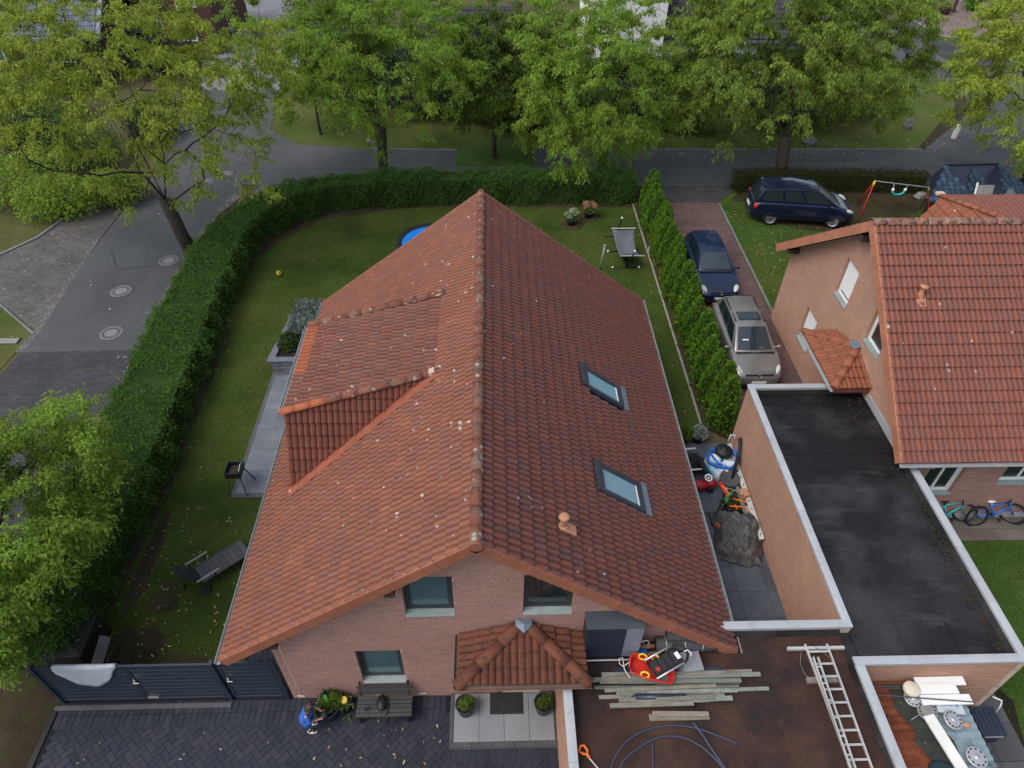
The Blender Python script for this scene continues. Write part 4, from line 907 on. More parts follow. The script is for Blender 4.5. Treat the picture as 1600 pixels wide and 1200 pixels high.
# porch
pr_ = MB(); pr_.ext([PL+Vector((0,0,-.05)),PR+Vector((0,0,-.05)),PA+Vector((0,0,-.06))], (0,.0,-.03)); pr_.add([PL-Vector((0,0,.12)),PR-Vector((0,0,.12)),PRb-Vector((0,0,.12)),PLb-Vector((0,0,.12)),PL-Vector((0,0,.03)),PR-Vector((0,0,.03)),PRb-Vector((0,0,.03)),PLb-Vector((0,0,.03)),PA-Vector((0,0,.05))], [(3,2,1,0),(0,1,5,4),(1,2,6,5),(3,0,4,7),(4,5,8),(5,6,8),(7,4,8)])
porch = obj('porch_roof', pr_, M['wood_dark'], house)
for e, s in ((PL,1),(PR,-1)): ridge_run(e+Vector((0,0,.07))+(e-PA).normalized()*.06, PA+Vector((0,0,.06)), .13, 3, 'tile_porch', house, 'hip_tile', taper=.95)
mb = MB(); mb.add([(.38,7.32,3.62),(.72,7.32,3.62),(.72,7.17,3.60),(.55,7.02,3.55),(.38,7.17,3.60),(.55,7.17,3.67)], [(0,1,5),(1,2,5),(2,3,5),(3,4,5),(4,0,5)]); obj('lead_cap', mb, M['lead'], house)
gutter(house, PL+Vector((-.08,-.06,-.03)), PR+Vector((.1,-.06,-.03)), (0,-1,0), r=.055, key='gutter_brown', name='porch_gutter'); gutter(house, PL+Vector((-.06,-.06,-.03)), PLb+Vector((-.06,0,-.03)), (-1,0,0), r=.05, key='gutter_brown', name='porch_gutter')
mb = MB()
for x in (-.6,1.65): mb.tube([(x,7.3,2.4),(x,6.4,2.93)], .05, 6)
obj('porch_bracket', mb, M['wood_dark'], house)
obj('eave_purlin', MB().box((-2.15,Y0+.03,4.95),(-1.95,YF+.1,5.13)).box((-4.8,Y0+.03,2.98),(-4.6,YF+.1,3.14)), M['wood_dark'], house)
lb = obj('letterbox', MB().box((-1.01,7.2,1.2),(-.86,7.31,1.68)), M['lead'], bevel=.012); tag(lb, 'pale blue grey letterbox on the brick wall left of the porch roof', 'letterbox')

# ================================================================== GARAGE WITH FLAT ROOFS
garage = thing('garage', 'flat roofed brick garage with dark felt roof and pale metal copings', 'garage', (8.5, 8.0, 0))
CZ = 2.80
def coping(pts, wd, seg=1.55):
    """run of folded metal coping pieces"""
    P = [Vector((*p, 0)) for p in pts]
    for a, b in zip(P[:-1], P[1:]):
        d = b-a; n = max(1, round(d.length/seg)); u = d.normalized(); L = d.length/n
        me = None
        for i in range(n):
            c = a+d*((i+.5)/n)
            if me is None:
                mb = MB().ext([(-L/2+.002,-wd/2,-.07),(-L/2+.002,wd/2,-.07),(-L/2+.002,wd/2,-.004),(-L/2+.002,0,.004),(-L/2+.002,-wd/2,0)], (L-.004,0,0)); o = obj('coping', mb, M['coping'], garage, world=False); me = o.data
            else: o = bpy.data.objects.new('coping', me); COL.objects.link(o); o.parent = garage
            o.location = Vector((c.x,c.y,CZ+random.uniform(-.002,.002)))-Vector(garage['_off']); o.rotation_euler.z = math.atan2(u.y,u.x)
coping([(7.71,7.42),(7.71,15.26)], .185); coping([(7.80,15.17),(10.03,15.17)], .18); coping([(4.2,7.51),(7.80,7.51)], .185)
coping([(11.20,6.55),(11.20,12.26)], .185); coping([(7.53,6.66),(11.29,6.66)], .185); coping([(7.62,1.8),(7.62,6.565)], .185); coping([(1.42,1.8),(1.42,6.30)], .185)
wb = MB()
wb.box((7.66,7.44,-.1),(7.80,15.24,2.76)); wb.box((4.2,7.44,-.1),(7.64,7.585,2.76)); wb.box((7.80,15.10,-.1),(11.1,15.235,2.76))
wb.box((11.13,6.6,-.1),(11.27,12.27,2.76)); wb.box((7.74,6.61,-.1),(11.13,6.74,2.76)); wb.box((7.56,1.8,-.1),(7.685,6.60,2.76)); wb.box((1.375,1.8,-.1),(1.49,7.3,2.76))
obj('wall', wb, M['mortar_tan'], garage)
r1 = brick_rects(7.8, 2.74, []); r2 = brick_rects(3.5, 2.74, []); r3 = brick_rects(5.46, 2.74, [])
emit_bricks(r1, (7.66,7.44,0), (0,1,0), (-1,0,0), 'brick_tan', garage, maxn=220)
emit_bricks(r2, (7.74,6.61,0), (1,0,0), (0,-1,0), 'brick_tan', garage, maxn=60)
emit_bricks(r3, (1.375,1.8,0), (0,1,0), (-1,0,0), 'brick_tan', garage, maxn=20)
# bitumen sheets lapped across the garage roof, brown felt over the carport
obj('roof_deck', MB().box((7.80,6.74,2.3),(11.13,15.1,2.53)).box((1.49,1.8,2.3),(7.56,7.44,2.50)).box((7.56,6.745,2.3),(7.80,7.44,2.50)), M['bitumen'], garage)
ys = [6.75]; 
while ys[-1] < 15.0: ys.append(min(15.08, ys[-1]+random.choice((.96,1.0,1.0))))
for k in range(len(ys)-1):
    a, b = ys[k], ys[k+1]; mb = MB().ext([(7.81,a-.05,2.548),(7.81,b,2.538),(7.81,b,2.533),(7.81,a-.05,2.533)], (3.31,0,0)); obj('roofing_sheet', mb, M['bitumen'], garage)
for x in (8.9, 10.05): obj('roofing_sheet', MB().ext([(x,6.8,2.5485),(x+.02,6.8,2.556),(x+.2,6.8,2.556),(x+.22,6.8,2.5485)], (0,.01,0)) if False else MB().box((x,6.78,2.549),(x+.10,7.75,2.554)), M['bitumen'], garage)
fs = MB()
for k in range(6): fs.ext([(1.5+1.0*k,1.8,2.512),(1.5+1.0*k+1.04,1.8,2.516),(1.5+1.0*k+1.04,1.8,2.504),(1.5+1.0*k,1.8,2.504)], (0,5.63,0)) if False else None
obj('felt_roof', MB().box((1.495,1.8,2.50),(7.555,7.435,2.515)), M['felt_brown'], garage)
for k in range(5): obj('felt_sheet', MB().box((2.55+1.0*k,1.8,2.516),(2.63+1.0*k,7.43,2.519)), M['felt_brown'], garage)
obj('roof_upstand', MB().ext([(7.555,1.8,2.52),(7.49,1.8,2.52),(7.555,1.8,2.66)], (0,4.9,0)), M['bitumen'], garage); obj('roof_upstand', MB().ext([(4.2,7.435,2.52),(4.2,7.36,2.52),(4.2,7.435,2.67)], (3.36,0,0)), M['bitumen'], garage); obj('roof_upstand', MB().ext([(1.495,1.8,2.52),(1.56,1.8,2.52),(1.495,1.8,2.64)], (0,4.9,0)), M['bitumen'], garage)
obj('roof_upstand', MB().ext([(11.125,6.76,2.55),(11.05,6.76,2.555),(11.125,6.76,2.70)], (0,5.5,0)), M['bitumen'], garage); obj('roof_upstand', MB().ext([(7.805,7.5,2.55),(7.87,7.5,2.555),(7.805,7.5,2.69)], (0,7.5,0)), M['bitumen'], garage); obj('roof_upstand', MB().ext([(7.81,6.745,2.55),(7.81,6.82,2.555),(7.81,6.745,2.69)], (3.3,0,0)), M['bitumen'], garage); obj('roof_upstand', MB().ext([(7.81,15.095,2.55),(7.81,15.03,2.555),(7.81,15.095,2.69)], (3.3,0,0)), M['bitumen'], garage)

mos = MB(); 
for k in range(150):
    t = random.random(); y = 6.9+5.3*t; mos.cbox((11.06-random.expovariate(9), y, 2.556), (random.uniform(.02,.06), random.uniform(.02,.06), .02), rz=random.random()*3)
for k in range(40): mos.cbox((11.0-random.random()*.5, 13.6+random.random()*1.3, 2.552), (random.uniform(.02,.05), random.uniform(.02,.05), .02), rz=random.random()*3)
m_ = obj('moss_clump', mos, M['soil'], garage); m_['kind'] = 'stuff'
# ================================================================== NEIGHBOUR HOUSE
NX, NRY, NRZ, NH, NXE = 10.70, 17.25, 7.12, 5.40, 23.3
nh = thing('brick_house', 'light brick neighbour house with white shuttered gable windows cut by the right edge', 'house', (15, 17.25, 0))
GX = 11.15; nt_ = lambda y: NRZ-.22-.75*abs(y-NRY)
GO = [(17.62,3.8335,18.56,5.166),(18.85,1.0005,19.80,2.333),(15.16,3.8335,16.13,5.083)]
FO = [(12.02,1.167,13.08,2.417),(14.22,1.584,15.5,2.417)]
wm = MB()
for p in wall_strips(12.3, 22.2, -.1, nt_, GO, [NRY]): wm.ext([(GX,y,z) for y,z in p], (.16,0,0))
for p in wall_strips(GX+.16, NXE-.3, -.1, lambda x: 3.2, FO, []): wm.ext([(x,12.3,z) for x,z in p], (0,.16,0))
wm.ext([(GX+.16,12.46,-.1),(GX+.16,22.2,-.1),(GX+.16,22.2,nt_(22.2)),(GX+.16,NRY,nt_(NRY)),(GX+.16,12.46,nt_(12.46))], (NXE-.3-GX-.16,0,0))
obj('wall', wm, M['mortar_tan'], nh)
g1 = brick_rects(9.9, 7, [(a-12.3,b,c-12.3,d) for a,b,c,d in GO], lambda z: ((z-(NRZ-.24))/.75+NRY-12.3, -(z-(NRZ-.24))/.75+NRY-12.3))
emit_bricks(g1, (GX,12.3,0), (0,1,0), (-1,0,0), 'brick_tan', nh, maxn=160)
g2 = brick_rects(7.5, 3.1, [(a-GX,b,c-GX,d) for a,b,c,d in FO]); emit_bricks(g2, (GX,12.3,0), (1,0,0), (0,-1,0), 'brick_main', nh, maxn=140)
def xf(o, T):
    o.data.transform(T)
    for c in o.children: xf(c, T)
TG = Matrix(((0,1,0,GX),(-1,0,0,0),(0,0,1,0),(0,0,0,1)))
# window() works on a wall looking towards -y; TG turns its result onto the wall looking towards -x
for (a,b,c,d), sh in zip(GO, (.86, 1.0, 0)):
    o = window(nh, -c, b, -a, d, 0, 'glass_dark', 'sill', fm='white', fw=.06)
    if sh:
        s = MB(); h = (d-b-.1)*sh; n = int(h/.052)
        for k in range(n): s.box((-c+.075, .075, d-.055-.052*(k+1)), (-a-.075, .10, d-.058-.052*k))
        obj('roller_shutter', s, M['white'], o)
    xf(o, TG); reveal(nh, -c, b, -a, d, 0, 'brick_tan', TG)
for (a,b,c,d) in FO: window(nh, a, b, c, d, 12.3, 'glass_dark', 'sill', fm='white', fw=.085, bar=True); reveal(nh, a, b, c, d, 12.3, 'brick_main')
rfm = MB()
for s in (-1,1):
    e = NRY+s*(NH-.02); ze = NRZ-.75*(NH-.02); rfm.ext([(NX+.03,NRY,NRZ-.06),(NX+.03,e,ze-.06),(NX+.03,e,ze-.17),(NX+.03,NRY,NRZ-.2)], (NXE-NX-.06,0,0))
obj('roof', rfm, M['wood_dark'], nh)
nt2 = field((NX,NRY,NRZ), (1,0,0), (0,-.8,-.6), 42, 21, 'tile_neighbour', tl=NH/.8/21)
nt2 += field((NX,NRY,NRZ), (1,0,0), (0,.8,-.6), 42, 21, 'tile_neighbour', tl=NH/.8/21)
QA = Vector((11.13,16.2,3.42)); QF, QB = Vector((10.0,14.80,3.0)), Vector((10.0,17.5,3.0)); QFw, QBw = Vector((11.13,14.80,3.0)), Vector((11.13,17.5,3.0))
nt2 += tri_field(QB, QF, QA, 'tile_hip'); nt2 += tri_field(QF, QFw, QA, 'tile_hip'); nt2 += tri_field(QBw, QB, QA, 'tile_hip')
# shed dormer on the rear slope, its tiled cheek and roof just showing over the ridge
NA, NC_, NB = Vector((15.75,22.01,5.39)), Vector((16.07,18.27,6.35)), Vector((14.77,22.01,NRZ-.75*(22.01-NRY)))
nl_, ncn = cheek_tiles(NA, NC_, NB, (0,-1,0), (-1,0,0), 'tile_hip'); nt2 += nl_
dvn = Vector((0,22.01-18.27,5.39-6.35)); nrm_ = Vector((1,0,0)).cross(dvn).normalized(); nrm_ = nrm_ if nrm_.z > 0 else -nrm_
ce_ = nrm_.cross(NA-NC_).normalized(); ce_ = ce_ if ce_.x < 0 else -ce_
nt2 += field(NC_+Vector((-.45,0,0)), (1,0,0), dvn, 13, 12, 'tile_neighbour', tl=dvn.length/12, clip=[(NA, ce_)])
emit_tiles(nt2, nh)
wg = MB(); wq = [NA, NB, NC_, Vector((19.2,22.01,5.39)), Vector((19.2,22.01,NB.z)), Vector((19.2,18.27,6.35))]; wg.add([(p.x+.02,p.y-.02,p.z-.09) for p in wq], [(0,1,2),(0,2,5,3),(0,3,4,1),(3,5,4)])
obj('dormer', wg, M['wood_dark'], nh)
ridge_run(NA+Vector((-.02,.05,.04)), NC_+Vector((-.02,0,.06)), .11, 10, 'tile_hip', nh)
obj('mortar_bed', MB().cbox(NA+Vector((-.05,.12,.06)), (.3,.2,.1)), M['mortar_patch'], nh, bevel=.03)
ridge_run((NX-.03,NRY,NRZ+.035), (NXE,NRY,NRZ+.035), .145, 32, 'ridge_neighbour', nh, taper=.93)
for s in (-1,1):
    verge_run((NX,NRY,NRZ), (0,s*.8,-.6), 21, NH/.8/21, 'verge_neighbour', nh, out=(-1,0,0), hgt=.23)
obj('purlin', MB().box((NX+.03,NRY+.25,6.32),(GX+.1,NRY+.95,6.5)).box((NX+.03,21.6,3.35),(GX+.1,22.1,3.5)), M['wood_dark'], nh)
gutter(nh, (NX-.02,NRY-NH-.07,NRZ-.75*NH-.03), (NXE,NRY-NH-.07,NRZ-.75*NH-.03), (0,-1,0))
obj('fascia_board', MB().box((NX+.05,NRY-NH-.003,NRZ-.75*NH-.17),(NXE-.05,NRY-NH+.02,NRZ-.75*NH-.03)), M['verge'], nh)
dpm = MB(); dpm.tube([(11.62,11.79,3.0),(11.66,11.85,2.86),(11.7,12.2,2.62),(11.7,12.24,2.5),(11.7,12.24,.05)], .045, 8); obj('downpipe', dpm, M['zinc'], nh, smooth=True)
nv = Vector((11.76,15.5,NRZ-.75*(NRY-15.5)))
obj('vent_pipe', MB().lathe([(.10,-.02),(.075,.12),(.055,.20),(.06,.30),(.11,.33),(.115,.36),(.001,.37)], nv, 14), M['tan'], nh, smooth=True); obj('vent_base', MB().cbox(nv+Vector((0,-.14,-.06)), (.26,.34,.06), rx=math.atan(.75)), M['tan'], nh, bevel=.02)
obj('vent_pipe', MB().lathe([(.05,-.05),(.045,.08),(.06,.10),(.001,.12)], nv+Vector((-.02,-.22,-.08)), 12), M['tan'], nh, smooth=True)
pm = MB(); pm.add([QF-Vector((0,0,.16)),QFw-Vector((0,0,.16)),QBw-Vector((0,0,.16)),QB-Vector((0,0,.16)),QF-Vector((0,0,.03)),QFw-Vector((0,0,.03)),QBw-Vector((0,0,.03)),QB-Vector((0,0,.03)),QA-Vector((0,0,.05))], [(3,2,1,0),(0,1,5,4),(1,2,6,5),(3,0,4,7),(4,5,8),(5,6,8),(7,4,8)])
obj('porch_roof', pm, M['tile_cheek'], nh)
for e in (QF, QB): ridge_run(e+Vector((0,0,.07)), QA+Vector((0,0,.06)), .13, 4, 'tile_hip', nh, 'hip_tile', taper=.95)
lc = MB(); lc.cbox(QA+Vector((-.10,0,.11)), (.30,.36,.05), ry=-.25); obj('lead_cap', lc, M['lead'], nh, bevel=.02)
gutter(nh, QF+Vector((-.06,-.05,-.03)), QB+Vector((-.06,.05,-.03)), (-1,0,0), r=.05, name='porch_gutter')
obj('plinth', MB().box((11.4,12.27,0),(16.9,12.298,.24)), M['coping'], nh)
obj('wall_flashing', MB().box((11.10,12.3,2.60),(11.148,14.75,2.82)), M['coping'], nh)

# ================================================================== PAVING AND SLABS NEAR THE HOUSES
def herringbone(root, xlo, xhi, ylo, yhi, w, ang, skip, key, maxn=300, h=.012):
    Rm = Matrix.Rotation(ang, 4, 'Z'); c0 = Vector(((xlo+xhi)/2,(ylo+yhi)/2,0)); R = math.hypot(xhi-xlo, yhi-ylo)/2; n = int(R/w)+3; items = []
    for i in range(-n, n):
        for j in range(-n, n):
            s = (i-j) % 4
            if s == 0: a, b, L, W_ = i, j, 2, 1
            elif s == 2: a, b, L, W_ = i, j-1, 1, 2
            else: continue
            c = c0+Rm@Vector(((a+L/2)*w,(b+W_/2)*w,0)); r = .9*w
            if not (xlo+.05 < c.x < xhi-.05 and ylo+.05 < c.y < yhi-.05) or skip(c.x, c.y): continue
            items.append((c, ang+(0 if L == 2 else math.pi/2)))
    emit_slabs(root, items, (2*w-.008, w-.008, .06), key, maxn, 'paving_stone', h)
def emit_slabs(root, items, size, key, maxn, name, h, jit=.0012):
    off = Vector(root['_off']); a, b, t = size; e = .004
    vs = [(-a/2,-b/2,-t),(a/2,-b/2,-t),(a/2,b/2,-t),(-a/2,b/2,-t),(-a/2,-b/2,-e),(a/2,-b/2,-e),(a/2,b/2,-e),(-a/2,b/2,-e),(-a/2+e,-b/2+e,0),(a/2-e,-b/2+e,0),(a/2-e,b/2-e,0),(-a/2+e,b/2-e,0)]
    fs = [(0,1,5,4),(1,2,6,5),(2,3,7,6),(3,0,4,7),(4,5,9,8),(5,6,10,9),(6,7,11,10),(7,4,8,11),(8,9,10,11)]
    me = bpy.data.meshes.new(name); me.from_pydata(vs, [], fs); me.materials.append(M[key])
    order = sorted(items, key=lambda q: -visible_size(q[0]))
    for c, r in order[:maxn]:
        o = bpy.data.objects.new(name, me); COL.objects.link(o); o.parent = root
        o.location = Vector((c.x,c.y,h+random.uniform(-jit,jit)))-off; o.rotation_euler = (random.uniform(-.004,.004), random.uniform(-.004,.004), r)
    rest = order[maxn:]
    if rest:
        A = np.array([np.array(Matrix.Translation((c.x,c.y,h+random.uniform(-jit,jit)))@Matrix.Rotation(r,4,'Z')) for c, r in rest]); k = len(vs)
        V = (np.einsum('nij,kj->nki', A[:,:3,:3], np.array(vs))+A[:,None,:3,3]).reshape(-1,3); F = (np.array(fs)[None]+(np.arange(len(A))*k)[:,None,None]).reshape(-1,4)
        o = npobj(name+'_field', V, F, M[key], root, {'rnd': np.repeat(RNG.random(len(A)), len(fs))}); o['kind'] = 'stuff'
fore = struct('forecourt', MB().prism([(-10.4,1.5),(1.37,1.5),(1.37,7.32),(-4.9,7.32),(-4.9,9.6),(-6.3,9.6),(-6.3,7.62),(-10.4,7.62)], -.06, .0045), M['paver_joint'])
herringbone(fore, -10.38, 1.37, 4.3, 6.92, .145, RAD(45), lambda x,y: (x > -.95 and y > 6.2), 'paver_near', 240)
it = [(Vector((-10.3+.15*i, 6.86+.293*j, 0)), math.pi/2) for j in range(2) for i in range(62) if -10.3+.15*i < -1.2]
emit_slabs(fore, it, (.282,.142,.06), 'paver_near', 60, 'paving_stone', .018)
it = [(Vector((-1.16+.15*i, 5.93-.29*j, 0)), math.pi/2) for i in range(17) for j in range(1)]
emit_slabs(fore, it, (.282,.142,.06), 'paver_near', 20, 'paving_stone', .015)
it = [(Vector((-6.15+.15*i, 7.5+.3*j, 0)), math.pi/2) for i in range(9) for j in range(7)]
emit_slabs(fore, it, (.282,.142,.06), 'paver_near', 0, 'paving_stone', .013)
struct('gate_kerb', MB().box((-10.5,7.13,-.05),(-6.35,7.24,.05)), M['slab_grey'], bevel=.01)
struct('drive_edge', MB().box((-10.55,1.5,-.05),(-10.41,7.1,.03)), M['black'], bevel=.01)
# landing at the front door
land = struct('landing', MB().box((-1.12,6.06,-.05),(1.37,7.31,.085)), M['slab_grey'], bevel=.006)
for i in range(4): 
    o = obj('slab', MB().box((-.29,-.55,0),(.29,.55,.03)), M['slab_light'], land, world=False, bevel=.003); o.location = Vector((-.74+.588*i, 6.74, .086))-Vector(land['_off'])
for i in range(5):
    o = obj('edge_stone', MB().box((-.238,-.05,0),(.238,.05,.04)), M['slab_grey'], land, world=False, bevel=.004); o.location = Vector((-.85+.49*i, 6.125, .083))-Vector(land['_off'])
for i in range(3):
    o = obj('edge_stone', MB().box((-.04,-.19,0),(.04,.19,.04)), M['slab_grey'], land, world=False, bevel=.004); o.location = Vector((-1.085, 6.38+.39*i, .083))-Vector(land['_off'])
# terrace at the garden side
terr = struct('terrace', MB().box((-8.06,13.42,-.05),(-4.9,22.4,.02)), M['slab_grey'])
for i in range(3):
    for j in range(6):
        o = obj('slab', MB().box((-.445,-.445,0),(.445,.445,.03)), M['slab_blue'], terr, world=False, bevel=.003); o.location = Vector((-7.47+.9*i, 13.99+.9*j, .021))-Vector(terr['_off'])
# slabs in the passage between house and garage
pas = struct('passage', MB().box((4.18,7.6,-.06),(7.65,15.3,.0)), M['paver_joint'])
for x0, x1 in ((4.2,4.97),(4.97,5.77),(5.77,6.57),(6.57,7.37),(7.37,7.64)):
    for j in range(10):
        if 7.6+.78*j > 14.9: continue
        o = obj('slab', MB().box((-(x1-x0)/2+.004,-.386,0),((x1-x0)/2-.004,.386,.03)), M['slab_passage'], pas, world=False, bevel=.003); o.location = Vector(((x0+x1)/2, 8.0+.78*j, .001))-Vector(pas['_off'])
# slabs behind the garage and at the neighbour's patio
pt = struct('patio', MB().box((11.4,11.45,-.05),(18,12.28,.005)), M['soil_dark'])
for i in range(7):
    for j in range(2): 
        o = obj('slab', MB().box((-.245,-.2,0),(.245,.2,.03)) if False else MB().box((-.395,-.2,0),(.395,.2,.03)), M['slab_patio'], pt, world=False, bevel=.004); o.location = Vector((11.85+.8*i+.2*j, 11.66+.41*j, .006))-Vector(pt['_off'])
gp = struct('garden_path', MB().prism([(10.3,1.5),(12.15,1.5),(12.15,5.7),(12.5,6.9),(12.0,7.6),(11.3,7.6),(11.3,6.6),(10.3,6.6)], -.05, .003), M['soil_dark'])
for i in range(2):
    for j in range(6):
        x, y = 11.05+.72*i, 2.6+.84*j
        if y < 7.2: 
            o = obj('slab', MB().box((-.355,-.415,0),(.355,.415,.03)), M['slab_grey'], gp, world=False, bevel=.004); o.location = Vector((x, y, .004))-Vector(gp['_off'])
# manholes in the street
def manhole(x, y, r, label, key='iron', concrete=True):
    key = 'manhole_grey' if key == 'concrete' else 'kerb'
    t = thing('manhole_cover', label, 'manhole', (x,y,.010), group='manhole covers in the street')
    obj('ring', MB().lathe([(r*1.55,0),(r*1.55,.010),(r*1.36,.012),(r*1.36,.0)], (x,y,.011), 28), M['manhole_grey'], t); obj('ring', MB().lathe([(r*1.28,0),(r*1.28,.013),(r*1.16,.013),(r*1.16,.0)], (x,y,.011), 28), M['manhole_grey'], t)
    obj('frame', MB().lathe([(r*1.36,.0),(r*1.36,.006),(r*1.28,.006)], (x,y,.011), 28), M['soil_dark'], t); obj('frame', MB().lathe([(r*1.16,.0),(r*1.16,.007),(r*.98,.007)], (x,y,.011), 28), M['black'], t)
    obj('lid', MB().lathe([(r*.80,0),(r*.80,.014),(.001,.014)], (x,y,.011), 24), M[key], t)
    mb = MB()
    for k in range(12): a = k*math.pi/6; mb.cbox((x+math.cos(a)*r*.87,y+math.sin(a)*r*.87,.019), (.075,.085,.008), rz=a)
    obj('lug', mb, M[key], t); return t
manhole(-15.5,24.3,.27,'pale round manhole cover in a dark patched ring, middle of the street','concrete'); manhole(-14.8,21.5,.27,'round manhole cover nearest the change from asphalt to pavers','iron'); manhole(-14.3,26.6,.27,'round manhole cover at the foot of the forked tree','concrete')
manhole(-14.9,34.0,.25,'pale manhole cover far up the street under the hanging twigs','concrete'); manhole(-14.1,34.9,.25,'farthest manhole cover at the mouth of the cross street','iron')
mb = thing('street_drain', 'iron street drain grate at the kerb beside the hedge', 'drain', (-13.0,16.6,0)); obj('frame', MB().box((-13.25,16.35,0),(-12.75,16.85,.006)), M['black'], mb); g_ = MB(); [g_.box((-13.22,16.38+.075*k,.005),(-12.78,16.42+.075*k,.014)) for k in range(6)]; obj('grate', g_, M['iron'], mb)
mc = thing('manhole_cover', 'round concrete lid in the bare grass beside the minivan', 'manhole', (15.1,27.9,0)); obj('lid', MB().lathe([(.56,0),(.56,.05),(.53,.06),(.001,.06)], (15.1,27.9,.0), 28), M['concrete'], mc); obj('handle', MB().cbox((15.12,27.9,.065),(.05,.14,.02)), M['iron'], mc)
mc = thing('manhole_cover', 'second concrete lid partly hidden under the front of the minivan', 'manhole', (16.6,28.6,0)); obj('lid', MB().lathe([(.5,0),(.5,.05),(.47,.06),(.001,.06)], (16.55,28.5,.0), 28), M['concrete'], mc); obj('handle', MB().cbox((16.55,28.5,.065),(.05,.14,.02)), M['iron'], mc)

